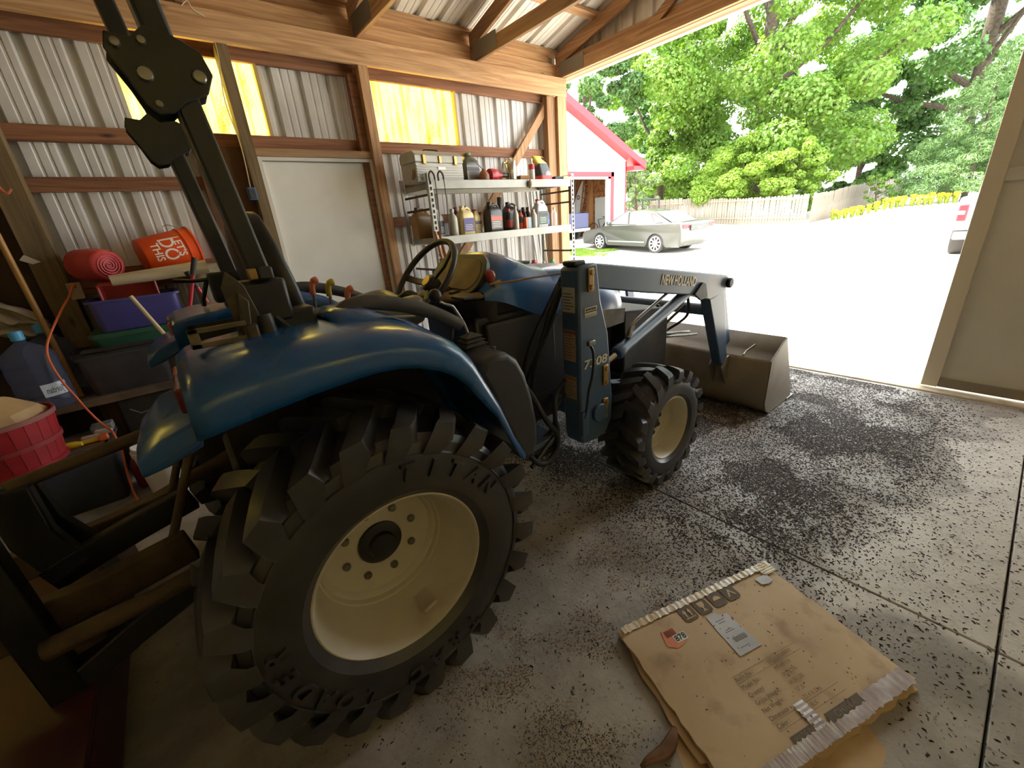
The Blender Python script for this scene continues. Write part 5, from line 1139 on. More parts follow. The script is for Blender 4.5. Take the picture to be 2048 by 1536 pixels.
bottle('spray_can', 'red and black spray can right of the silver bottle', 'spray can', 3.145, 3.66, ZL, 0.032, 0.20, (196, 62, 50), (60, 52, 50), prof=[(0.031, 0), (0.032, 0.005), (0.032, 0.14), (0.026, 0.15), (0.02, 0.155), (0.02, 0.17)], band=(0.36, 0.68, (58, 48, 46)))
cn = thing('oil_can', 'small orange and blue rectangular tin on the lower shelf', 'tin', (3.215, 3.62, ZL), 0, local=True)
MB().box((-0.055, -0.03, 0), (0.055, 0.03, 0.125)).build('tin', mat('tin_orange', srgb(214, 112, 74), 0.4), cn, bevel=0.005); MB().box((-0.02, -0.0315, 0.01), (0.054, -0.0302, 0.12)).build('label', mat('tin_blue', srgb(140, 180, 196), 0.45), cn); MB().lathe([(0.012, 0.125), (0.012, 0.14), (0.001, 0.14)], (0.03, 0, 0), (0, 0, 1), 12).build('spout_cap', mat('tin_cap', srgb(190, 190, 186), 0.4), cn)
bottle('oil_bottle', 'pale grey bottle with pointed top before the white jug', 'bottle', 3.28, 3.60, ZL, 0.040, 0.20, (176, 170, 156), (180, 176, 164), prof=[(0.038, 0), (0.04, 0.006), (0.04, 0.135), (0.03, 0.155), (0.010, 0.19)])
bottle('oil_bottle', 'short black bottle left behind the white antifreeze jug', 'bottle', 3.36, 3.86, ZL, 0.04, 0.235, (48, 46, 44), (52, 48, 46))
bottle('oil_bottle', 'short black bottle close behind the white antifreeze jug', 'bottle', 3.45, 3.88, ZL, 0.04, 0.235, (50, 48, 46), (54, 50, 48))
jug('antifreeze_jug', 'white antifreeze jug with green and orange label', 'jug', 3.475, 3.70, ZL, 0.165, 0.11, 0.305, (222, 220, 222), (190, 80, 80), 0.0, lab=(64, 96, 80), lab2=(70, 60, 62))
wbm = glass('clear_plastic', (0.93, 0.95, 0.95), 0.05, 0.35)
bottle('water_bottle', 'clear plastic water bottle at the right shelf end', 'bottle', 3.62, 3.62, ZL, 0.032, 0.205, (220, 225, 225), (226, 226, 226), m=wbm, prof=[(0.026, 0), (0.032, 0.008), (0.030, 0.03), (0.032, 0.04), (0.029, 0.07), (0.032, 0.09), (0.032, 0.135), (0.026, 0.155), (0.013, 0.18), (0.012, 0.195)])
jug('cleaner_bottle', 'dark bottle with blue label behind the water bottle', 'bottle', 3.70, 3.86, ZL, 0.10, 0.08, 0.22, (48, 50, 60), (190, 190, 190), 0, lab=(46, 86, 170), handle=False)
# top shelf, left to right
tb = thing('toolbox', 'grey ribbed steel toolbox with brass latches on top shelf', 'toolbox', (2.17, 3.72, ZT+0.0), math.radians(5), local=True)
M_tool = mat('toolbox_grey', srgb(176, 174, 164), 0.45, 0.1, srgb(158, 152, 138), 5)
MB().box((-0.26, -0.12, 0), (0.26, 0.12, 0.155)).build('box_body', M_tool, tb, bevel=0.006)
MB().prism([(-0.125, 0.155), (0.125, 0.155), (0.125, 0.215), (0.085, 0.25), (-0.085, 0.25), (-0.125, 0.215)], 'x', -0.265, 0.265).build('lid', M_tool, tb, bevel=0.008)
for k in range(6): MB().box((-0.255, -0.126, 0.014+0.021*k), (0.255, -0.119, 0.026+0.021*k)).build('front_rib', M_tool, tb, bevel=0.002)
for xx in (-0.17, 0.17):
    MB().box((xx-0.017, -0.137, 0.14), (xx+0.017, -0.121, 0.215)).build('latch', mat('brass', srgb(176, 140, 80), 0.35, 0.8), tb, bevel=0.004)
MB().box((-0.015, -0.135, 0.15), (0.015, -0.121, 0.21)).build('hasp', mat('brass', srgb(176, 140, 80), 0.35, 0.8), tb, bevel=0.004)
MB().box((-0.03, -0.130, 0.098), (0.05, -0.1265, 0.122)).build('name_plate', mat('plate_grey', srgb(226, 222, 210), 0.4), tb)
MB().tube(smoothpath([(-0.08, 0, 0.252), (-0.06, 0, 0.275), (0.06, 0, 0.275), (0.08, 0, 0.252)]), 0.008, 8).build('carry_handle', BLACKM, tb)
MB().box((2.03, 3.86, ZT), (2.13, 4.06, ZT+0.17)).build('carton', mat('carton_tan', srgb(150, 118, 74), 0.8), label='small tan carton behind the toolbox at left', cat='box', bevel=0.003)
jug('gas_can', 'dark green plastic can with picture label behind oil can', 'can', 2.62, 3.80, ZT, 0.20, 0.15, 0.275, (74, 74, 58), (96, 120, 84), 0.1, lab=(150, 140, 130), lab2=(80, 76, 84), handle=False, neck=0.034)
oc = thing('oil_can', 'small rusty brown oil can with thin angled spout', 'oil can', (2.69, 3.64, ZT), 0, local=True)
MB().lathe([(0.052, 0), (0.054, 0.01), (0.052, 0.06), (0.035, 0.09), (0.014, 0.11), (0.010, 0.12)], (0, 0, 0), (0, 0, 1), 20).build('body', mat('rusty_can', srgb(150, 100, 72), 0.55, 0.2, srgb(120, 84, 62), 8), oc, smooth=45)
MB().tube([(0, 0, 0.11), (-0.13, 0, 0.205)], [0.006, 0.003], 8).build('spout', STEEL, oc)
fs = thing('funnel_spout', 'red plastic pour spout lying beside the oil can', 'spout', (2.83, 3.66, ZT), 0, local=True)
MB().lathe([(0.06, 0), (0.062, 0.03), (0.055, 0.09), (0.03, 0.11), (0.028, 0.15)], (-0.06, 0, 0.062), (1, 0, 0), 18).build('cone', mat('spout_red', srgb(178, 44, 50), 0.4), fs, smooth=45); MB().lathe([(0.022, 0.15), (0.022, 0.22), (0.001, 0.22)], (-0.06, 0, 0.062), (1, 0, 0), 14).build('tip', BLACKP, fs)
pot = thing('steel_jug', 'shiny stainless steel jug with side handle on top shelf', 'jug', (3.07, 3.68, ZT), 0, local=True)
MB().lathe([(0.062, 0), (0.066, 0.008), (0.062, 0.12), (0.058, 0.185), (0.048, 0.20), (0.030, 0.225), (0.001, 0.23)], (0, 0, 0), (0, 0, 1), 28).build('body', mat('stainless', srgb(206, 202, 194), 0.18, 0.95), pot, smooth=45)
MB().tube(smoothpath([(-0.055, 0, 0.18), (-0.10, 0, 0.175), (-0.105, 0, 0.08), (-0.06, 0, 0.07)]), 0.009, 8).build('handle', mat('stainless', srgb(206, 202, 194), 0.18, 0.95), pot)
bottle('spray_can', 'silver spray can with red top on the top shelf', 'spray can', 3.345, 3.66, ZT, 0.033, 0.225, (196, 192, 186), (200, 200, 196), band=(0.52, 0.74, (196, 50, 52)))
wbk = MB().box((3.13, 3.60, ZT), (3.25, 3.66, ZT+0.055)); wbk.build('wood_block', M_osb, label='small brown wood block between steel jug and spray can', cat='block', bevel=0.003)
bg = thing('soil_bag', 'slumped black and yellow plastic bag with red base band', 'bag', (3.55, 3.70, ZT), 0, local=True)
def bagring(z, w, d, dx): return [V(dx+a, b, z) for a, b in rrect(w, d, min(w, d)*0.35)]
MB().rings([bagring(0.045, 0.20, 0.13, 0), bagring(0.12, 0.19, 0.12, -0.02), bagring(0.18, 0.16, 0.10, -0.04)]).build('sack', mat('bag_black', srgb(54, 52, 50), 0.3, 0, srgb(150, 146, 140), 9, 0.55, 0.62), bg, smooth=60)
MB().rings([bagring(0.02, 0.205, 0.132, 0), bagring(0.06, 0.205, 0.132, 0)]).build('red_band', mat('bag_red', srgb(200, 60, 54), 0.4), bg, smooth=60); MB().rings([bagring(0.0, 0.20, 0.13, 0), bagring(0.022, 0.206, 0.133, 0)]).build('base_band', mat('bag_cream', srgb(214, 196, 150), 0.5), bg, smooth=60)
MB().rings([bagring(0.178, 0.165, 0.105, -0.04), bagring(0.22, 0.12, 0.08, -0.09), bagring(0.255, 0.10, 0.03, -0.10), bagring(0.245, 0.08, 0.015, -0.02)]).build('folded_top', mat('bag_yellow', srgb(226, 200, 90), 0.4), bg, smooth=60)
ch = thing('battery_charger', 'small dark grey battery charger at right top shelf end', 'charger', (3.74, 3.68, ZT), 0, local=True)
MB().box((-0.07, -0.05, 0), (0.07, 0.05, 0.05)).build('case', BLACKP, ch, bevel=0.006); MB().tube(smoothpath([(0.05, -0.05, 0.05), (0.09, -0.16, 0.04), (0.085, -0.20, -0.1), (0.08, -0.175, -0.3), (0.09, -0.17, -0.46)]), 0.003, 6).build('cable', HOSEM, ch)
MB().tube(smoothpath([(2.99, 3.66, ZT+0.215), (3.14, 3.66, ZT+0.27), (3.30, 3.67, ZT+0.262)]), 0.004, 6).build('wire', HOSEM, pot)
gl = MB().lathe([(0.012, 0), (0.026, 0.03), (0.022, 0.06), (0.006, 0.085)], (3.19, 3.525, ZT-0.075), (0.05, 0, 1), 12); gl.build('glove_finger', mat('grey_glove', srgb(150, 140, 126), 0.8), label='small grey cloth rag hanging over top shelf edge', cat='rag')
# hooks and cords at the left post, blue box and cans on the third shelf
for dx, nm in ((-0.04, 'left'), (0.05, 'right')):
    MB().tube(smoothpath([(2.03+dx, 3.49, 1.89), (2.03+dx, 3.49, 1.94), (2.05+dx, 3.485, 1.965), (2.075+dx, 3.485, 1.94), (2.08+dx, 3.485, 1.90)]), 0.008, 8).tube([(2.08+dx, 3.485, 1.90), (2.083+dx, 3.485, 1.75), (2.07+dx, 3.485, 1.44)], 0.004, 6).build('bungee_cord', mat('dark_cord', srgb(70, 56, 46), 0.7), label='dark bungee hook cord hanging on the %s side of the slotted post' % nm, cat='cord')
MB().tube(smoothpath([(1.93, 3.60, 2.0), (1.90, 3.62, 1.92), (1.96, 3.64, 2.06), (2.05, 3.66, 2.09), (2.04, 3.66, 1.97)]), 0.012, 8).build('vent_hose', mat('pink_hose', srgb(150, 120, 100), 0.6), label='thin curved hose looping over the left end of top shelf', cat='hose')
Z3 = DK[1]+0.001
bb = thing('parts_box', 'blue steel parts box on third shelf behind steering wheel', 'box', (2.26, 3.70, Z3), 0, local=True); M_bb = mat('box_blue', srgb(36, 84, 150), 0.4)
MB().box((-0.20, -0.12, 0), (0.20, 0.12, 0.20)).build('box', M_bb, bb, bevel=0.008); MB().tube(smoothpath([(0.12, -0.125, 0.15), (0.17, -0.15, 0.17), (0.19, -0.13, 0.11)]), 0.008, 8).build('handle', CHROME, bb)
for i, (x, r, h, col, nm) in enumerate(((3.05, 0.05, 0.17, (230, 170, 50), 'yellow'), (3.22, 0.04, 0.13, (60, 60, 66), 'dark'), (3.36, 0.06, 0.14, (170, 60, 56), 'red'), (3.52, 0.04, 0.11, (170, 170, 160), 'grey'), (3.66, 0.04, 0.12, (90, 150, 110), 'green'))):
    bottle('canister', '%s canister on the third shelf seen above the hood' % nm, 'canister', x, 3.72, Z3, r, h, col, col)
# pipes and conduit standing behind the shelf
for i, (xb, xt, col, nm) in enumerate(((3.98, 3.78, (190, 188, 180), 'pale'), (4.01, 3.84, (150, 146, 138), 'grey'), (4.03, 3.90, (176, 150, 120), 'brown'), (3.94, 3.66, (200, 198, 190), 'white'))):
    MB().tube([(xb, 4.125, 0.0), (xt, 4.145, 1.95)], 0.011, 10).build('conduit_pipe', mat('pipe_%d' % i, srgb(*col), 0.4, 0.3), label='%s conduit pipe leaning in the corner behind the shelf' % nm, cat='pipe')
for i, (xb, xt, col, nm) in enumerate(((2.02, 1.93, (168, 116, 66), 'light wooden'), (2.10, 1.97, (140, 90, 56), 'brown wooden'))):
    MB().tube([(xb+0.12, 3.40, 0.0), (xt+0.05, 3.50, 1.48)], 0.014, 10).build('garden_tool', mat('handle_%d' % i, srgb(*col), 0.6), label='%s tool handle leaning on the shelf left end' % nm, cat='handle')

# ================================================================ bench and clutter along the left wall
M_bdark = mat('bench_black', srgb(36, 34, 33), 0.5, 0, srgb(48, 46, 42), 4)
bn = thing('workbench', 'low dark workbench along the left wall with worn wooden top edge', 'workbench', (-0.3, 3.95, 0))
MB().box((-1.6, 3.70, 0.585), (0.62, 4.15, 0.635)).build('bench_top', mat('bench_edge', srgb(112, 94, 72), 0.7, 0, srgb(70, 58, 46), 5), bn, bevel=0.006)
for x in (-1.55, 0.55):
    for y in (3.74, 4.09): MB().box((x, y, 0), (x+0.06, y+0.05, 0.585)).build('leg', M_bdark, bn)
chest = MB().box((-0.52, 3.76, 0.0), (0.50, 4.10, 0.575)).build('tool_chest', M_bdark, label='black tool chest under the workbench', cat='chest', bevel=0.008)
MB().tube([(-0.47, 3.750, 0.50), (-0.42, 3.745, 0.455), (-0.30, 3.745, 0.475)], 0.005, 6).build('drawer_pull', STEEL, chest)
MB().box((-0.50, 3.752, 0.38), (0.48, 3.760, 0.39)).build('drawer_gap', INK, chest)
MB().box((-3.4, 4.16, 0.0), (-0.66, 4.195, 2.2)).build('dark_lining', mat('dark_brown_sheet', srgb(70, 50, 34), 0.8, 0, srgb(52, 38, 28), 3), frame)  # dark brown sheet over the far left of the wall
def tote(name, label, x0, x1, y0, y1, z0, z1, m, rim=0.012, lid=None, taper=0.035, ribs=True):
    t = thing(name, label, 'tote', ((x0+x1)/2, (y0+y1)/2, z0), 0, local=True); w, d, h = x1-x0, y1-y0, z1-z0; R = []
    for f, k in ((0, taper), (0.02, taper*0.9), (0.5, taper*0.5), (0.52, taper*0.42), (0.93, 0.004), (0.94, -rim), (1.0, -rim)): R.append([V(a, b, h*f) for a, b in rrect(w-2*k, d-2*k, 0.04)])
    for f, k in ((1.0, 0.010), (0.5, taper*0.5+0.010), (0.03, taper+0.006)): R.append([V(a, b, h*f) for a, b in rrect(w-2*k, d-2*k, 0.035)])
    MB().rings(R).build('tub', m, t, smooth=50)
    if lid: MB().rings([[V(a, b, h*f0+dz) for a, b in rrect(w+2*rim-2*k, d+2*rim-2*k, 0.04)] for f0, dz, k in ((1, 0.001, 0.0), (1, 0.018, 0.0), (1, 0.028, 0.012), (1, 0.024, 0.03), (1, 0.024, 0.06))]).build('lid', lid, t, smooth=50)
    return t
M_pur = mat('tote_purple', srgb(82, 78, 146), 0.4, 0, srgb(72, 68, 130), 3); M_grn = mat('tote_green', srgb(46, 92, 72), 0.4); M_cle = mat('tote_smoke', srgb(74, 72, 74), 0.25, 0, srgb(58, 54, 54), 3); M_blk = mat('tote_black', srgb(44, 44, 48), 0.5)
M_drk = mat('tote_slate', srgb(72, 78, 92), 0.42, 0, srgb(60, 64, 74), 3)
tote('storage_tote', 'smoky grey storage tote with black lid on workbench', -0.62, -0.16, 3.74, 4.12, 0.636, 0.90, M_cle, lid=M_blk, taper=0.02)
tote('storage_tote', 'flat green storage tote under the purple one', -0.50, 0.05, 3.74, 4.12, 0.932, 1.005, M_grn, lid=M_grn, taper=0.01)
tote('storage_tote', 'purple blue storage tote holding a red crate', -0.45, 0.02, 3.735, 4.10, 1.036, 1.238, M_pur, taper=0.016)
tote('storage_tote', 'dark slate tote on the floor below the red basket', -1.16, -0.585, 3.42, 3.78, 0.0, 0.41, M_drk, lid=None)
tote('storage_tote', 'clear grey tote behind the roll bar by the wall', 0.12, 0.58, 3.74, 4.12, 0.636, 1.02, mat('tote_clear', srgb(176, 170, 160), 0.3))
tote('storage_tote', 'pale grey tote stacked above the clear one by the roll bar', 0.14, 0.56, 3.76, 4.12, 1.022, 1.36, mat('tote_clear2', srgb(186, 180, 168), 0.3), lid=mat('lid_grey', srgb(170, 164, 152), 0.4))
# black coat of bags over the grey tote lid
MB().rings([[V(x+a, 3.72+dd, 0.93+z) for a, z in ((-0.03, 0), (-0.015, 0.018), (0.0, 0.022), (0.02, 0.018), (0.035, 0))] for x, dd in ((-0.55, 0.02), (-0.44, -0.02), (-0.32, 0.0), (-0.22, -0.015))]).build('pipe_clamp', BLACKP, label='dark pipe clamp lying across the grey tote', cat='clamp', smooth=60)
# red crate in the purple tote
cr = thing('crate', 'red plastic crate standing inside the purple tote', 'crate', (-0.22, 3.92, 1.045)); M_cr = mat('crate_red', srgb(176, 58, 58), 0.4)
for a, b in (((-0.375, 3.80, 1.05), (-0.365, 4.05, 1.325)), ((-0.085, 3.80, 1.05), (-0.075, 4.05, 1.325)), ((-0.375, 3.795, 1.05), (-0.075, 3.805, 1.20)), ((-0.375, 4.045, 1.05), (-0.075, 4.055, 1.325))): MB().box(a, b).build('side', M_cr, cr, bevel=0.003)
MB().tube([(-0.37, 3.80, 1.325), (-0.08, 3.80, 1.325), (-0.08, 4.05, 1.325), (-0.37, 4.05, 1.325)], 0.010, 8, closed=True).build('rim', M_cr, cr); MB().box((-0.37, 3.80, 1.045), (-0.08, 4.05, 1.055)).build('base', M_cr, cr)
for x in (-0.37, -0.08): MB().tube([(x, 3.80, 1.20), (x, 3.80, 1.325)], 0.008, 6).build('corner_post', M_cr, cr)
# shelf plank behind the totes carrying the bucket and the roll
MB().box((-0.62, 4.10, 1.262), (0.70, 4.19, 1.30)).build('wall_ledge', WGx, frame, bevel=0.003)
rl = thing('foam_roll', 'red rolled foam pad lying on the crate by the wall', 'roll', (-0.33, 3.95, 1.335))
MB().lathe([(0.085, 0), (0.10, 0.02), (0.105, 0.14), (0.10, 0.26), (0.085, 0.28)], (-0.275, 3.845, 1.445), (-0.55, 0.83, 0.05), 24).build('roll', mat('roll_red', srgb(196, 66, 62), 0.55, 0, srgb(176, 52, 54), 4), rl, smooth=60)
sp = MB(); q = [(V(-0.275, 3.845, 1.445)+V(0.55, -0.83, -0.05).normalized()*0.004)+(V(0.83, 0.55, 0)*math.cos(a)+V(0, 0, 1)*math.sin(a))*(0.008+0.0105*a/ (2*PI)*1.55) for a in [i*0.35 for i in range(78)]]
sp.tube(q, 0.004, 5).build('spiral_edge', mat('roll_red_edge', srgb(206, 86, 92), 0.5), rl)
# orange bucket on its side with white lettering
bkM = Matrix.Translation((-0.10, 4.03, 1.475)) @ Matrix.Rotation(math.radians(13), 4, 'Z') @ Matrix.Rotation(math.radians(-7), 4, 'Y')
ob = thing('bucket', 'orange plastic bucket lying on its side with white lettering', 'bucket', (0.06, 4.05, 1.34)); M_or = mat('bucket_orange', srgb(232, 84, 28), 0.4)
ax = (bkM.to_3x3() @ V(1, 0, 0)).normalized(); o0 = bkM @ V(0, 0, 0)
MB().lathe([(0.002, 0), (0.118, 0), (0.122, 0.006), (0.138, 0.255), (0.146, 0.257), (0.146, 0.27), (0.139, 0.272), (0.142, 0.315), (0.150, 0.317), (0.150, 0.328), (0.143, 0.33), (0.135, 0.325), (0.116, 0.012), (0.002, 0.012)], o0, ax, 36, cap=False).build('pail', M_or, ob, smooth=40)
MB().lathe([(0.130, 0.0), (0.130, 0.02)], o0+ax*0.275, ax, 24, cap=False).build('inner_ring', M_or, ob)  # plain orange ring inside the pail mouth
k = MB(); upb = (bkM.to_3x3() @ V(0, 0, 1)).normalized(); 
def on_pail(body, size, t, ang0, width):
    """lettering wrapped on the pail: baseline runs round the pail, tops towards the mouth"""
    vs, fs = text_mesh(body, size, 0.0, weight=0.0012); w = max(v.x for v in vs)-min(v.x for v in vs); b = (ax.cross(upb)).normalized(); out = []
    for v in vs:
        tt = t+v.y; r = 0.122+(0.016)*(tt/0.255)+0.0012; a = ang0-(v.x*width/w)/r; out.append(o0+ax*tt+(upb*math.sin(a)+b*math.cos(a))*r)
    k.add(out, fs)
on_pail("LET'S", 0.066, 0.212, math.radians(14), 0.140); on_pail('DO', 0.125, 0.145, math.radians(11), 0.155); on_pail('THIS', 0.066, 0.072, math.radians(7), 0.125)
k.build('lettering', mat('letter_white', srgb(236, 226, 214), 0.5), ob, label="white words LET'S DO THIS")
MB().tube(smoothpath([o0+ax*0.29+upb*0.145, o0+ax*0.24+upb*0.175, o0+ax*0.2+upb*0.17]), 0.003, 6).build('bail_wire', STEEL, ob)
# long cardboard tube, white stick, bolt cutter handles, broom pole
MB().tube([(-0.29, 3.74, 1.352), (0.02, 3.755, 1.366), (0.24, 3.765, 1.376)], [0.034, 0.042, 0.048], 18).build('plastic_tube', mat('tube_beige', srgb(196, 180, 150), 0.35, 0, srgb(176, 158, 124), 3, stretch=(1, 10, 10)), label='long beige plastic tube lying across the red crate', cat='tube', smooth=60)
MB().tube([(-0.215, 3.56, 1.255), (-0.10, 3.45, 0.93), (0.16, 3.20, 0.0)], 0.012, 10).build('stick', mat('stick_pale', srgb(226, 208, 168), 0.5), label='pale wooden stick leaning in front of the purple tote', cat='stick')
bc = thing('bolt_cutter', 'red handled bolt cutter standing against the clear tote', 'bolt cutter', (0.05, 3.40, 0.0)); M_bc = mat('cutter_red', srgb(178, 40, 58), 0.35)
for q, g in (([(0.165, 3.42, 1.44), (0.06, 3.42, 1.17), (0.0, 3.42, 0.55)], 0), ([(0.105, 3.46, 1.36), (0.16, 3.45, 1.15), (0.04, 3.43, 0.55)], 1)):
    MB().tube(q, 0.0125, 10).build('handle', M_bc, bc); d = (Vector(q[1])-Vector(q[0])).normalized(); MB().tube([Vector(q[0])-d*0.01, Vector(q[0])+d*0.10], 0.017, 10).build('grip', RUBBER2, bc)
MB().box((-0.03, 3.41, 0.0), (0.05, 3.44, 0.56)).build('jaw', STEEL, bc, bevel=0.01)
MB().tube([(-0.70, 3.90, 1.72), (-0.69, 3.88, 1.13), (-0.68, 3.85, 0.64)], 0.016, 10).build('broom_pole', mat('broom_yellow', srgb(170, 126, 62), 0.5), label='yellow brown broom pole leaning left of the weathered post', cat='pole')
dr = MB(); R = []
for i in range(25):
    f = i/24; R.append([V(-1.12+0.42*f+0.012*math.sin(9*f+2.1*j), 4.06+0.035*math.sin(j*1.15+3*f)-0.05*(1-f)+0.02*math.sin(14*f+j), 1.56-0.42*f-0.030*j*(0.25+0.75*(1-f))+0.012*math.sin(17*f+j*0.8)) for j in range(16)])
dr.rings(R, wrap=False, cap=False).build('plastic_sheet', mat('sheet_white', srgb(186, 176, 154), 0.35), label='crumpled whitish plastic sheet hanging at the far left', cat='sheet', smooth=60, solid=0.002)
MB().plate([(-0.60, 4.056, 1.50), (-0.66, 4.056, 1.55), (-0.69, 4.056, 1.52), (-0.64, 4.056, 1.49)], 0.002).build('paper_note', mat('note_white', srgb(206, 196, 176), 0.7), label='small torn white paper on the dark wall', cat='paper')
# outlet board with orange extension cord
ou = thing('outlet', 'tan wall outlet plate with orange plug', 'outlet', (-0.50, 4.05, 1.24)); MB().box((-0.538, 4.03, 1.245), (-0.468, 4.058, 1.355)).build('plate', mat('outlet_tan', srgb(160, 140, 108), 0.5), ou, bevel=0.004); MB().cbox((-0.503, 4.02, 1.335), (0.024, 0.03, 0.024)).build('plug', mat('cord_orange', srgb(226, 112, 60), 0.45), ou, bevel=0.004)
MB().tube(smoothpath([(-0.503, 4.0, 1.335), (-0.535, 3.93, 1.27), (-0.585, 3.85, 1.20), (-0.69, 3.70, 1.02), (-0.70, 3.66, 0.86), (-0.66, 3.655, 0.64), (-0.63, 3.655, 0.52), (-0.60, 3.62, 0.46), (-0.565, 3.52, 0.44), (-0.555, 3.46, 0.33), (-0.575, 3.42, 0.16), (-0.56, 3.28, 0.03), (-0.50, 3.18, 0.012), (-0.36, 3.14, 0.012), (-0.24, 3.06, 0.012), (-0.34, 2.96, 0.012), (-0.60, 2.93, 0.012)], 6), 0.0065, 8).build('extension_cord', mat('cord_orange', srgb(226, 112, 60), 0.45), label='orange extension cord running from outlet down to the floor', cat='cord', smooth=60)
# water jugs
M_wj = glass('blue_jug', (0.34, 0.40, 0.62), 0.04, 0.16); M_wcap = mat('cap_blue', srgb(84, 166, 214), 0.4)
def waterjug(label, x, y, lab):
    t = thing('water_jug', label, 'jug', (x, y, 0.636), 0, local=True); t.scale = (0.93, 0.93, 1.0)
    P = [(0.115, 0), (0.134, 0.02), (0.137, 0.06), (0.131, 0.075), (0.137, 0.09), (0.137, 0.16), (0.131, 0.175), (0.137, 0.19), (0.137, 0.26), (0.130, 0.275), (0.137, 0.29), (0.137, 0.315), (0.115, 0.36), (0.055, 0.405), (0.030, 0.42), (0.028, 0.46)]
    MB().lathe(P, (0, 0, 0), (0, 0, 1), 36).build('body', M_wj, t, smooth=40)
    MB().lathe([(0.033, 0.435), (0.034, 0.48), (0.030, 0.49), (0.001, 0.49)], (0, 0, 0), (0, 0, 1), 20).build('cap', M_wcap, t, label='light blue cap')
    if lab:
        n = 10; a0, a1 = math.radians(-84), math.radians(-30); vs = []
        for i in range(n+1):
            a = a0+(a1-a0)*i/n
            for z in (0.085, 0.165): vs.append(V(0.1395*math.cos(a), 0.1395*math.sin(a), z))
        l = MB().add(vs, [(2*i, 2*i+2, 2*i+3, 2*i+1) for i in range(n)]).build('label', mat('jug_label', srgb(206, 216, 226), 0.5), t, smooth=60, label='white label with mirrored lettering')
        vs2, fs2 = text_mesh('Jordan', 0.055, 0.0, weight=0.001); w = max(v.x for v in vs2)-min(v.x for v in vs2); k = MB()
        k.add([V(0.1405*math.cos((a0+a1)/2-0.04-(v.x*0.088/w)/0.14), 0.1405*math.sin((a0+a1)/2-0.04-(v.x*0.088/w)/0.14), 0.122+v.y) for v in vs2], fs2); k.build('label_print', mat('jug_ink', srgb(96, 108, 128), 0.6), t)
        k = MB(); a = a1-0.10; k.lathe([(0.013, 0), (0.013, 0.002), (0.008, 0.002), (0.008, 0)], V(0.1398*math.cos(a), 0.1398*math.sin(a), 0.135), (math.cos(a), math.sin(a), 0), 16, cap=False); k.build('label_emblem', mat('jug_blue', srgb(70, 100, 180), 0.5), t)
    return t
waterjug('large clear blue water jug with mirrored white label on workbench', -0.805, 3.78, True)
waterjug('clear blue water jug half hidden behind the labelled one', -0.745, 4.03, False)
# red bushel basket with a brown paper bag in it
BX, BY, BZ, BH, BR = -0.975, 3.42, 0.415, 0.30, 0.238
bs = thing('bushel_basket', 'red wooden bushel basket standing on the slate tote', 'basket', (BX, BY, BZ)); M_bk = mat('basket_red', srgb(166, 32, 40), 0.6, 0, srgb(136, 22, 32), 6)
for i in range(24):
    a = 2*PI*i/24; mb = MB(); e = V(math.cos(a), math.sin(a), 0); tg = V(-math.sin(a), math.cos(a), 0); c0 = V(BX, BY, BZ); r0, r1, w0, w1 = BR-0.035, BR, 0.0255, 0.0300
    mb.add([c0+e*r0-tg*w0, c0+e*r0+tg*w0, c0+e*r1+tg*w1+V(0, 0, BH), c0+e*r1-tg*w1+V(0, 0, BH), c0+e*(r0-0.004)-tg*w0, c0+e*(r0-0.004)+tg*w0, c0+e*(r1-0.004)+tg*w1+V(0, 0, BH), c0+e*(r1-0.004)-tg*w1+V(0, 0, BH)], [(0, 1, 2, 3), (7, 6, 5, 4), (0, 4, 5, 1), (1, 5, 6, 2), (2, 6, 7, 3), (3, 7, 4, 0)])
    mb.build('stave', M_bk, bs, smooth=0)
for z, r, mm in ((BH*0.48, BR-0.014, mat('basket_hoop', srgb(150, 52, 56), 0.6)), (BH-0.012, BR+0.003, mat('basket_rim', srgb(150, 96, 88), 0.6)), (0.014, BR-0.030, M_bk)): MB().lathe([(r-0.004, z-0.013), (r+0.005, z-0.013), (r+0.006, z+0.013), (r-0.003, z+0.013)], (BX, BY, BZ), (0, 0, 1), 48, cap=False).build('hoop', mm, bs, smooth=40)
rb = random.Random(5); R = []
for f, r in ((0, 0.16), (0.35, 0.215), (0.62, 0.222), (0.76, 0.19), (0.89, 0.11), (1.0, 0.03)): R.append([V(BX+r*math.cos(2*PI*i/14)*(1+rb.uniform(-0.10, 0.02)), BY+r*math.sin(2*PI*i/14)*(1+rb.uniform(-0.10, 0.02)), BZ+0.03+0.40*f+rb.uniform(-0.012, 0.012)) for i in range(14)])
MB().rings(R).build('paper_bag', mat('kraft_bag', srgb(190, 160, 116), 0.7, 0, srgb(170, 138, 96), 4), label='crumpled brown paper bag sitting in the red basket', cat='bag', smooth=15)
# small parts on the tote
for i, (x, y, r, L, col, lb, ct) in enumerate(((-0.66, 3.62, 0.02, 0.09, (206, 206, 200), 'white capped glass bulb lying on the slate tote', 'bulb'), (-0.80, 3.50, 0.022, 0.10, (226, 206, 60), 'yellow spray nozzle lying on the slate tote edge', 'nozzle'), (-0.72, 3.56, 0.018, 0.12, (190, 188, 182), 'white tube lying on the slate tote', 'tube'))):
    MB().lathe([(r*0.5, 0), (r, 0.01), (r, L*0.7), (r*0.6, L), (0.002, L)], (x, y, 0.435), (0.9, -0.3, 0.02), 12).build(('light_bulb', 'spray_nozzle', 'glue_tube')[i], mat('small_%d' % i, srgb(*col), 0.3), label=lb, cat=ct, smooth=40)
MB().box((-1.12, 3.46, 0.385), (-0.62, 3.74, 0.415)).build('board_scrap', mat('scrap_tan', srgb(120, 92, 62), 0.8), label='brown board lying in the slate tote top', cat='board')
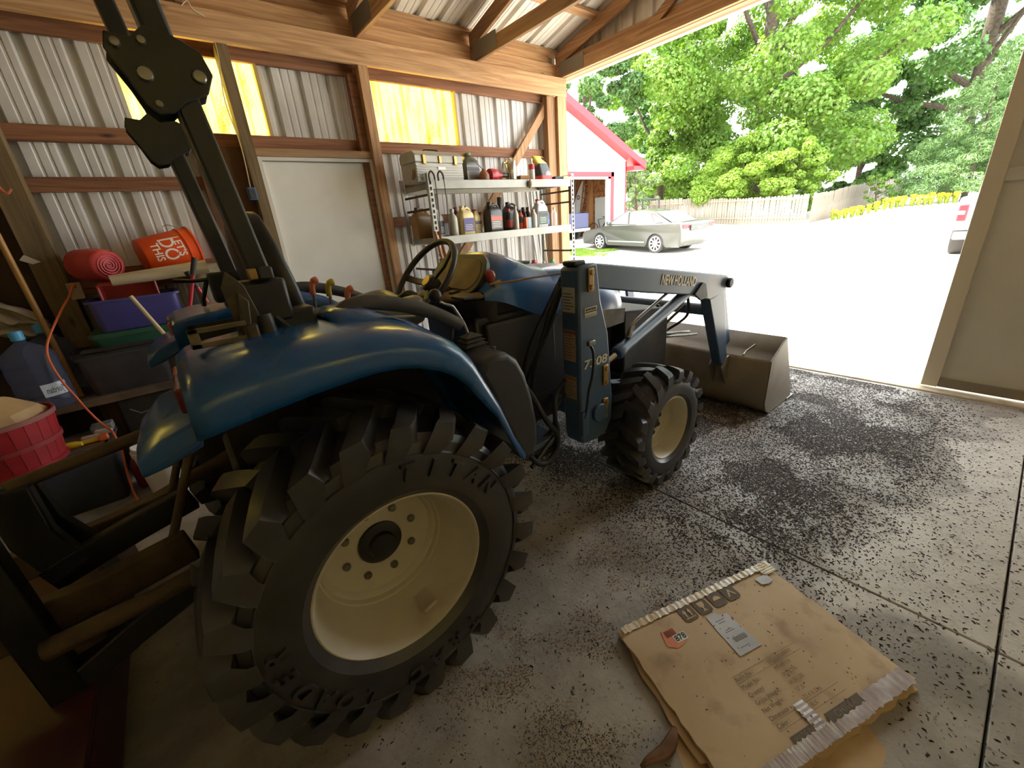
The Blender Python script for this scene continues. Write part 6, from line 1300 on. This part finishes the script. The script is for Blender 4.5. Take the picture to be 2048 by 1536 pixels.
cl = thing('spring_clamp', 'yellow and orange spring clamp on the slate tote corner', 'clamp', (-0.64, 3.50, 0.42)); MB().box((-0.74, 3.475, 0.425), (-0.62, 3.50, 0.447)).build('jaw', mat('clamp_yellow', srgb(222, 180, 50), 0.4), cl, bevel=0.004); MB().box((-0.63, 3.465, 0.42), (-0.585, 3.515, 0.455)).build('grip', mat('cord_orange', srgb(226, 112, 60), 0.45), cl, bevel=0.006)
MB().box((-0.68, 3.64, 0.42), (-0.57, 3.74, 0.47)).build('adapter_box', mat('adapter_grey', srgb(132, 132, 128), 0.5), label='grey plastic adapter at the slate tote corner', cat='adapter', bevel=0.008)
wb = thing('bucket', 'white plastic bucket on the floor beyond the tractor', 'bucket', (-0.36, 3.36, 0)); MB().lathe([(0.002, 0.004), (0.125, 0.004), (0.13, 0.0), (0.145, 0.30), (0.152, 0.302), (0.152, 0.33), (0.144, 0.332), (0.142, 0.36), (0.136, 0.36), (0.122, 0.012), (0.002, 0.012)], (-0.36, 3.36, 0), (0, 0, 1), 32, cap=False).build('pail', mat('bucket_white', srgb(226, 222, 214), 0.4), wb, smooth=40)
cbx = thing('carton', 'open cardboard carton with white paper on the floor left', 'box', (-1.02, 2.80, 0)); MB().box((-1.30, 2.62, 0), (-0.86, 2.98, 0.11)).build('carton', mat('carton_brown', srgb(170, 122, 76), 0.8, 0, srgb(140, 98, 58), 5), cbx, bevel=0.003); MB().box((-1.30, 2.63, 0.112), (-0.86, 2.97, 0.13)).build('paper', mat('paper_white', srgb(214, 210, 200), 0.7, 0, srgb(176, 170, 160), 6, stretch=(1, 8, 1)), cbx)
MB().box((-0.565, 3.50, 0.0), (-0.40, 3.64, 0.20)).build('fuel_can', mat('can_red', srgb(120, 26, 30), 0.4), label='dark red can on the floor beside the white bucket', cat='can', bevel=0.02)

# ---- rotary cutter on the rear hitch
rc = thing('rotary_cutter', 'dark red rotary cutter with dusty brown hitch frame behind tractor', 'mower', (-1.2, 1.75, 0)); M_deckr = mat('cutter_red_deck', srgb(72, 20, 16), 0.5, 0, srgb(58, 22, 16), 4)
MB().box((-2.0, 1.0, 0.285), (-0.52, 2.55, 0.305)).build('deck', M_deckr, rc, bevel=0.004)
for a, b in (((-2.0, 1.0, 0.06), (-0.52, 1.012, 0.285)), ((-2.0, 2.538, 0.06), (-0.52, 2.55, 0.285)), ((-0.532, 1.012, 0.10), (-0.52, 2.538, 0.285))): MB().box(a, b).build('skirt', M_deckr, rc)
MB().bar([(-0.20, 1.60, 0.565), (-0.42, 1.60, 0.535), (-0.80, 1.60, 0.52)], 0.05, 0.11).build('frame_beam', RUST, rc, bevel=0.006); MB().bar([(-0.20, 1.98, 0.565), (-0.42, 1.98, 0.535), (-0.80, 1.98, 0.52)], 0.05, 0.11).build('frame_beam', RUST, rc, bevel=0.006)
MB().bar([(-0.16, 1.72, 0.675), (-0.34, 1.72, 0.635), (-0.56, 1.72, 0.575)], 0.04, 0.09).build('stay_bar', BLACKM, rc, bevel=0.005)
MB().bar([(-0.50, 1.72, 0.58), (-0.545, 1.74, 0.72), (-0.55, 1.76, 0.88)], 0.05, 0.10, upv=(1, 0, 0)).build('hitch_mast', BLACKM, rc, bevel=0.006); MB().bar([(-0.50, 1.86, 0.58), (-0.545, 1.84, 0.72), (-0.55, 1.82, 0.88)], 0.05, 0.10, upv=(1, 0, 0)).build('hitch_mast', BLACKM, rc, bevel=0.006)
MB().box((-0.62, 1.49, 0.30), (-0.54, 1.56, 0.92)).build('side_upright', BLACKM, rc, bevel=0.006); MB().box((-0.55, 1.56, 0.30), (-0.47, 2.02, 0.50)).build('front_channel', RUST, rc, bevel=0.006)
MB().bar([(-0.24, 1.62, 0.40), (-0.42, 1.58, 0.36), (-0.56, 1.52, 0.33)], 0.06, 0.09).build('lower_bracket', BLACKM, rc, bevel=0.006)

# ================================================================ cardboard on the floor
U = V(0.95206, -0.30591, 0); VV = V(-0.30591, -0.95206, 0); D0 = V(0.919, 0.6607, 0.0); CZ = 0.044
M_kraft = mat('kraft_board', srgb(208, 184, 152), 0.7, 0, srgb(190, 164, 130), 3.5, 0.35, 0.7, dirt=srgb(150, 126, 100), dscale=9, dlo=0.56, dhi=0.8)
M_kraft2 = mat('kraft_inner', srgb(210, 184, 146), 0.8, 0, srgb(192, 162, 122), 5)
def cb(u, v, z=CZ): return D0+U*u+VV*v+V(0, 0, z)
CB = thing('cardboard_box', 'flattened shipping box with tape and printed lines on the floor', 'box', cb(0.378, 0.267, 0))
rk = random.Random(9)
def sheet(u0, u1, v0, v1, z0, z1, fray, nu=26, nv=18, warp=0.006, drop=0.0):
    top, bt = [], []
    for j in range(nv+1):
        for i in range(nu+1):
            fu, fv = i/nu, j/nv; u = u0+(u1-u0)*fu; v = v0+(v1-v0)*fv
            e = fray*((i in (0, nu)) + (j in (0, nv))); u += rk.uniform(-e, e) if i in (0, nu) else 0; v += rk.uniform(-e, e) if j in (0, nv) else 0
            zz = warp*(math.sin(5*fu+2*fv)+math.sin(9*fv-3*fu))*0.5
            edge = min(fu, 1-fu, fv, 1-fv)
            zz -= 0.006*max(0, 1-edge/0.06)
            top.append(cb(u, v, z1+zz)); bt.append(cb(u, v, z0+max(zz, -0.002)))
    n = (nu+1)*(nv+1); F = []
    for j in range(nv):
        for i in range(nu):
            a = j*(nu+1)+i; F += [(a, a+1, a+nu+2, a+nu+1), (n+a, n+a+nu+1, n+a+nu+2, n+a+1)]
    rim = [i for i in range(nu+1)]+[(j)*(nu+1)+nu for j in range(1, nv+1)]+[nv*(nu+1)+i for i in range(nu-1, -1, -1)]+[j*(nu+1) for j in range(nv-1, 0, -1)]
    F += [(rim[k], rim[(k+1) % len(rim)], n+rim[(k+1) % len(rim)], n+rim[k]) for k in range(len(rim))]
    return MB().add(top+bt, F)
sheet(0.0, 0.755, 0.0, 0.535, 0.030, 0.041, 0.004, warp=0.002).build('top_face', M_kraft, CB, smooth=30)
sheet(0.006, 0.75, 0.006, 0.545, 0.004, 0.016, 0.008, warp=0.001).build('bottom_face', M_kraft2, CB, smooth=30)
for a, b, c, d in ((0.0, 0.01, 0.752, 0.022), (0.005, 0.512, 0.75, 0.534)): MB().add([cb(a, b, 0.012), cb(c, b, 0.012), cb(c, d, 0.012), cb(a, d, 0.012), cb(a, b, 0.032), cb(c, b, 0.032), cb(c, d, 0.032), cb(a, d, 0.032)], [(3, 2, 1, 0), (4, 5, 6, 7), (0, 1, 5, 4), (1, 2, 6, 5), (2, 3, 7, 6), (3, 0, 4, 7)]).build('edge_fold', M_kraft, CB)
# flaps torn loose underneath
R = [(0.02, 0.30), (-0.035, 0.31), (-0.062, 0.335), (-0.05, 0.36), (-0.07, 0.43), (-0.08, 0.60), (0.12, 0.70), (0.30, 0.665), (0.36, 0.64), (0.40, 0.615), (0.43, 0.628), (0.49, 0.606), (0.51, 0.55), (0.50, 0.50), (0.1, 0.40)]
MB().plate([cb(u, v, 0.0005) for u, v in R][::-1], 0.0035).build('torn_flap', M_kraft2, CB)
R = [(-0.004, 0.10), (-0.016, 0.16), (-0.012, 0.24), (-0.024, 0.30), (-0.02, 0.42), (0.01, 0.43), (0.02, 0.10)]
MB().plate([cb(u, v, 0.018) for u, v in R][::-1], 0.008).build('torn_side', M_kraft2, CB)
# prints: flat ink, tape and stickers
M_ink = mat('grey_print', srgb(104, 92, 80), 0.7); M_lab = mat('label_white', srgb(196, 198, 204), 0.5, 0, srgb(176, 178, 184), 8); ZP = CZ+0.0006
def patch(name, q, m, t=0.0006, z=ZP): return MB().plate([cb(u, v, z) for u, v in q][::-1], t).build(name, m, CB)
def rect(u, v, w, h): return [(u-w/2, v-h/2), (u+w/2, v-h/2), (u+w/2, v+h/2), (u-w/2, v+h/2)]
icons = [(0.28, 0.053), (0.352, 0.052), (0.428, 0.051), (0.497, 0.050)]
for i, (u, v) in enumerate(icons):
    patch('handling_icon', [(u+a, v+b) for a, b in rrect(0.062, 0.062, 0.012, 3)][::-1], M_ink)
    k = MB(); Zi = ZP+0.0009
    if i == 0:
        for du in (-0.011, 0.011): k.plate([cb(u+du+a, v+b, Zi) for a, b in ((-0.008, -0.004), (0, -0.02), (0.008, -0.004), (0.003, -0.004), (0.003, 0.014), (-0.003, 0.014), (-0.003, -0.004))][::-1], 0.0005)
        k.plate([cb(u+a, v+b, Zi) for a, b in ((-0.022, 0.017), (0.022, 0.017), (0.022, 0.021), (-0.022, 0.021))][::-1], 0.0005)
    elif i == 1: k.plate([cb(u+a, v+b, Zi) for a, b in ((-0.015, -0.02), (0.015, -0.02), (0.012, -0.002), (0.003, 0.005), (0.003, 0.014), (0.012, 0.020), (-0.012, 0.020), (-0.003, 0.014), (-0.003, 0.005), (-0.012, -0.002))][::-1], 0.0005)
    elif i == 2: k.plate([cb(u+0.018*math.cos(a), v+0.004+0.018*math.sin(a), Zi) for a in [PI+PI*j/8 for j in range(9)]][::-1], 0.0005)
    else: k.plate([cb(u+a, v+b, Zi) for a, b in ((-0.02, 0.015), (0.0, -0.018), (0.02, 0.015), (0.012, 0.015), (0, -0.006), (-0.012, 0.015))][::-1], 0.0005)
    k.build('icon_mark', M_kraft, CB)
patch('orange_sticker', [(0.135, 0.072), (0.185, 0.072), (0.188, 0.140), (0.150, 0.145), (0.12, 0.125)], mat('sticker_orange', srgb(222, 132, 92), 0.5))
k = MB()
for i in range(11): w = 0.0012+0.0012*((i*5) % 3); k.plate([cb(u, v, ZP+0.0009) for u, v in rect(0.142+0.0038*i, 0.088, w, 0.024)][::-1], 0.0004)
k.build('sticker_bars', mat('bar_brown', srgb(120, 60, 44), 0.6), CB, kind='stuff')
patch('number_sticker', rect(0.186, 0.116, 0.05, 0.030), mat('sticker_white', srgb(222, 220, 214), 0.5), z=ZP+0.001)
k = MB(); add_text(k, '878', 0.030, cb(0.186, 0.116, ZP+0.0022), U, -VV, 0.0005, weight=0.0006); k.build('number_print', INK, CB)
patch('address_label', [(0.329, 0.092), (0.372, 0.092), (0.378, 0.105), (0.392, 0.112), (0.412, 0.112), (0.420, 0.256), (0.319, 0.256), (0.322, 0.16)], M_lab)
k = MB()
for v, w in ((0.125, 0.04), (0.135, 0.03), (0.165, 0.03), (0.172, 0.04), (0.235, 0.04)): k.plate([cb(a, b, ZP+0.0009) for a, b in rect(0.365, v, w, 0.0025)][::-1], 0.0004)
for i in range(14): k.plate([cb(a, b, ZP+0.0009) for a, b in rect(0.348+0.0042*i, 0.205, 0.0014+0.001*(i % 3), 0.018)][::-1], 0.0004)
k.build('label_print', mat('faint_ink', srgb(130, 130, 134), 0.6), CB, kind='stuff')
patch('corner_label', [(0.64, 0.045), (0.70, 0.045), (0.702, 0.078), (0.67, 0.085), (0.642, 0.075)], M_lab)
for i, (txt, v) in enumerate((('Batch No.:', 0.309), ('Model No.:', 0.334), ('Quantity :', 0.359), ('Gross Weight :', 0.384), ('Net Weight :', 0.408), ('Dimension :', 0.432), ('Color :', 0.456))):
    k = MB(); add_text(k, txt, 0.0175, cb(0.238, v, ZP+0.0004), U, -VV, 0.0004, align='LEFT'); k.build('printed_line', M_ink, CB)
    k = MB(); add_text(k, ('JSC2109200012', 'MF-HF110', '1PC/CTN', '64.50 LBS', '57.32', '25.4 X 21.6', 'BLK')[i], 0.0165, cb(0.385, v-0.001, ZP+0.0004), U, -VV, 0.0004, align='LEFT'); k.build('printed_value', mat('faint_print', srgb(138, 114, 90), 0.7), CB)
for v in (0.296, 0.320, 0.443, 0.467): patch('ruled_line', rect(0.38, v, 0.29, 0.0012), mat('faint_print', srgb(138, 114, 90), 0.7), 0.0003)
M_tape = mat('shiny_tape', srgb(206, 202, 206), 0.16, 0.0, srgb(176, 166, 170), 14, 0.4, 0.6, bump=0.25, bscale=40); M_tape2 = mat('clear_tape', srgb(206, 186, 150), 0.14, 0, srgb(226, 218, 206), 10, 0.45, 0.6, bump=0.25, bscale=50)
patch('made_in_band', rect(0.290, 0.500, 0.085, 0.026), M_ink); patch('made_in_band', rect(0.468, 0.500, 0.150, 0.028), M_ink)
k = MB(); add_text(k, 'MADE IN', 0.024, cb(0.292, 0.501, ZP+0.0012), U, -VV, 0.0004, width=0.07); k.build('made_in_print', mat('ink_pale', srgb(140, 128, 116), 0.7), CB); k = MB(); add_text(k, 'CHINA', 0.026, cb(0.468, 0.501, ZP+0.0012), U, -VV, 0.0004, width=0.09, space=1.2); k.build('made_in_print', mat('ink_pale', srgb(140, 128, 116), 0.7), CB)
def tape(name, u0, u1, v0, v1, m, n=24, axis='u'):
    vs = []; mb = MB()
    for i in range(n+1):
        f = i/n; j = 0.003*math.sin(i*2.3)
        if axis == 'u': a, b = (u0+(u1-u0)*f, v0+j), (u0+(u1-u0)*f+0.004*math.sin(i*1.7), v1-j)
        else: a, b = (u0+j, v0+(v1-v0)*f), (u1-j, v0+(v1-v0)*f)
        zz = ZP+0.0012+0.0012*(i % 2); vs += [cb(*a, zz), cb(*b, zz-0.0004)]
    return mb.add(vs, [(2*i, 2*i+1, 2*i+3, 2*i+2) for i in range(n)]).build(name, m, CB, smooth=0, solid=0.0004)
tape('packing_tape', 0.10, 0.395, 0.505, 0.545, M_tape, 40); tape('packing_tape', 0.54, 0.745, 0.492, 0.542, M_tape, 14); tape('packing_tape', 0.395, 0.54, 0.513, 0.545, M_tape, 14)
tape('packing_tape', 0.333, 0.375, 0.432, 0.515, M_tape, 12, 'v'); tape('packing_tape', 0.012, 0.76, -0.006, 0.022, M_tape2, 60); tape('packing_tape', 0.69, 0.76, -0.004, 0.05, M_tape2, 10, 'v')
# dry leaf lying in front of the box
lfp = thing('dry_leaf', 'curled brown dry leaf on the concrete beside the box', 'leaf', (0.74, 0.36, 0)); R = []
for i in range(9):
    f = i/8; p = V(0.80-0.16*f, 0.36-0.015*math.sin(4*f), 0.010+0.006*math.sin(9*f)); w = 0.020*math.sin(PI*(0.12+0.8*f)); R.append([p+V(0.2*w, w*math.cos(a), 0.75*w*(1+math.sin(a))) for a in [PI*1.9*j/7 for j in range(8)]])
MB().rings(R, wrap=False, cap=False).build('blade', mat('dry_leaf_brown', srgb(126, 92, 70), 0.8, 0, srgb(96, 66, 48), 12), lfp, smooth=30, solid=0.001)

# ================================================================ wood chips and grit over the floor
def chips(name, n, dens, smin, smax, m, seed, label):
    """real little shards, one mesh because nobody could count them"""
    g = np.random.default_rng(seed); P = []
    tot = 0
    while tot < n:
        k = 40000; x = g.uniform(0.0, 4.32, k); y = g.uniform(-0.9, 3.4, k); keep = g.uniform(0, 1, k) < dens(x, y); q = np.stack([x[keep], y[keep]], 1); P.append(q); tot += len(q)
    P = np.concatenate(P)[:n]
    # keep the chips off the box
    d = P-np.array([D0.x, D0.y]); u = d@np.array([U.x, U.y]); v = d@np.array([VV.x, VV.y]); inb = (u > -0.03) & (u < 0.76) & (v > -0.01) & (v < 0.55); fl = (u > -0.09) & (u < 0.52) & (v > 0.3) & (v < 0.71)
    P = P[~(inb | fl)]; n = len(P)
    L = g.uniform(smin, smax, n)**1.0; W_ = L*g.uniform(0.25, 0.6, n); Hh = L*g.uniform(0.12, 0.35, n); a = g.normal(0.35, 0.9, n)
    ca, sa = np.cos(a), np.sin(a); tl = g.uniform(-0.2, 0.2, n)
    loc = np.array([(-0.5, -0.3, 0), (0.5, -0.4, 0), (0.35, 0.5, 0), (-0.4, 0.4, 0.2), (0.05, 0.0, 1)])
    vx = loc[None, :, 0]*L[:, None]; vy = loc[None, :, 1]*W_[:, None]; vz = loc[None, :, 2]*Hh[:, None]+np.abs(vx*tl[:, None])*0.5+0.0006
    X = vx*ca[:, None]-vy*sa[:, None]+P[:, 0:1]; Y = vx*sa[:, None]+vy*ca[:, None]+P[:, 1:2]
    co = np.stack([X, Y, vz], 2).reshape(-1).astype(np.float32)
    tri = np.array([(0, 1, 4), (1, 2, 4), (2, 3, 4), (3, 0, 4)]); idx = (tri[None]+5*np.arange(n)[:, None, None]).reshape(-1).astype(np.int32)
    me = bpy.data.meshes.new(name); me.vertices.add(n*5); me.vertices.foreach_set('co', co); me.loops.add(len(idx)); me.loops.foreach_set('vertex_index', idx); me.polygons.add(n*4); me.polygons.foreach_set('loop_start', np.arange(0, len(idx), 3, dtype=np.int32)); me.update(calc_edges=True); me.materials.append(m)
    o = bpy.data.objects.new(name, me); COL.objects.link(o); tag(o, label, 'debris', None, 'stuff'); return o
def vnoise(x, y, s, seed):
    g = np.random.default_rng(seed); T_ = g.uniform(0, 1, (64, 64)); fx = x*s; fy = y*s; ix = np.floor(fx).astype(int); iy = np.floor(fy).astype(int); tx = fx-ix; ty = fy-iy; tx = tx*tx*(3-2*tx); ty = ty*ty*(3-2*ty)
    q = lambda i, j: T_[i % 64, j % 64]
    return (q(ix, iy)*(1-tx)+q(ix+1, iy)*tx)*(1-ty)+(q(ix, iy+1)*(1-tx)+q(ix+1, iy+1)*tx)*ty
def sst(a, b, v): t = np.clip((v-a)/(b-a), 0, 1); return t*t*(3-2*t)
def d_dark(x, y):
    shore = 0.02+0.30*vnoise(x, y, 1.3, 1)+0.16*sst(2.4, 1.6, x)
    core = sst(1.30, 1.75, x)*sst(shore-0.12, shore+0.5, y)*(1-sst(2.6, 3.4, y)*sst(3.2, 2.2, x))
    n = 0.25+0.75*sst(0.35, 0.6, 0.6*vnoise(x, y, 3.0, 2)+0.4*vnoise(x, y, 9.0, 3))
    spill = 0.05*sst(1.0, 1.6, x)*sst(-0.5, 0.2, y)+0.008
    return np.clip(core*n+spill, 0, 1)*(0.75+0.25*sst(4.3, 3.6, x))
def d_grit(x, y):
    c = sst(0.1, 0.5, x)*sst(1.7, 1.15, x)*sst(0.25, 0.5, y)*sst(1.3, 0.9, y); return np.clip(c*sst(0.35, 0.65, 0.5*vnoise(x, y, 4, 7)+0.5*vnoise(x, y, 11, 8))+0.02, 0, 1)
def chip_mat(name, a, b):
    m, nt, bs_ = _nt(name); N, L = nt.nodes, nt.links; geo = N.new('ShaderNodeNewGeometry'); mx = N.new('ShaderNodeMix'); mx.data_type = 'RGBA'; mx.inputs['A'].default_value = c4(a); mx.inputs['B'].default_value = c4(b)
    p = N.new('ShaderNodeMath'); p.operation = 'POWER'; p.inputs[1].default_value = 2.5; L.new(geo.outputs['Random Per Island'], p.inputs[0]); L.new(p.outputs[0], mx.inputs['Factor']); L.new(mx.outputs['Result'], bs_.inputs['Base Color']); bs_.inputs['Roughness'].default_value = 0.8; return m
g = np.random.default_rng(31); cv, cf = [], []
for k in range(110):
    uu = g.uniform(0.25, 0.62) if k % 3 else g.uniform(0.05, 0.7); vq = g.uniform(0.06, 0.50); L_ = g.uniform(0.002, 0.005); a = g.uniform(0, 6.3); c0 = cb(uu, vq, CZ+0.0035); e = V(math.cos(a), math.sin(a), 0)*L_; f_ = V(-math.sin(a), math.cos(a), 0)*L_*0.5; b0 = len(cv)
    cv += [c0-e, c0+f_, c0+e, c0-f_, c0+V(0, 0, L_*0.5)]; cf += [(b0, b0+1, b0+4), (b0+1, b0+2, b0+4), (b0+2, b0+3, b0+4), (b0+3, b0, b0+4)]
MB().add(cv, cf).build('bark_crumbs', chip_mat('crumb_dark', srgb(58, 46, 38), srgb(104, 84, 66)), label='dark bark crumbs lying on the flattened box', cat='debris', kind='stuff', smooth=0)
chips('wood_chips', 230000, d_dark, 0.005, 0.016, chip_mat('chip_dark', srgb(40, 34, 30), srgb(92, 78, 66)), 1, 'dark wood chips and mulch scattered over the concrete floor')
chips('grit', 26000, d_grit, 0.003, 0.009, chip_mat('chip_tan', srgb(80, 66, 54), srgb(176, 152, 124)), 2, 'tan grit and crumbs scattered beside the rear wheel')

# small fittings on the posts and tools behind the roll bar
sx = thing('switch_box', 'small blue electrical box on the weathered door stud', 'switch box', (0.71, 4.07, 1.82)); MB().box((0.675, 4.03, 1.825), (0.735, 4.075, 1.915)).build('box', mat('box_blue_plastic', srgb(60, 104, 150), 0.5), sx, bevel=0.004); MB().box((0.683, 4.022, 1.835), (0.727, 4.032, 1.905)).build('cover', mat('box_cover', srgb(58, 62, 66), 0.5), sx, bevel=0.002)
MB().tube(smoothpath([(0.705, 4.06, 1.91), (0.72, 4.06, 2.2), (0.70, 4.06, 2.5), (0.735, 4.06, 2.75), (0.74, 4.06, 2.86)]), 0.004, 6).build('cable', mat('cable_tan', srgb(190, 168, 120), 0.5), sx)
MB().tube(smoothpath([(-0.645, 4.045, 2.02), (-0.62, 4.04, 1.93), (-0.60, 4.03, 1.90), (-0.575, 4.03, 1.925)]), 0.007, 8).build('hook', mat('hook_orange', srgb(206, 116, 84), 0.5), label='orange coated hook screwed to the weathered left post', cat='hook')
MB().tube([(0.34, 3.66, 1.74), (0.40, 3.60, 1.35), (0.50, 3.50, 0.0)], 0.015, 10).build('shovel', mat('shaft_dark', srgb(70, 54, 40), 0.6), label='dark long shaft tool leaning behind the roll bar', cat='tool')
MB().tube([(0.40, 3.70, 1.52), (0.44, 3.62, 1.20), (0.52, 3.50, 0.0)], 0.017, 10).build('axe', mat('shaft_wood', srgb(176, 124, 70), 0.6), label='wooden handled tool leaning behind the roll bar', cat='tool')
MB().tube(smoothpath([(0.60, 4.052, 3.03), (0.64, 4.045, 3.06), (0.66, 4.045, 3.02), (0.72, 4.05, 2.99)]), 0.003, 6).build('zip_tie', mat('tie_white', srgb(214, 210, 200), 0.5), label='white zip tie fixed to the top beam', cat='zip tie')
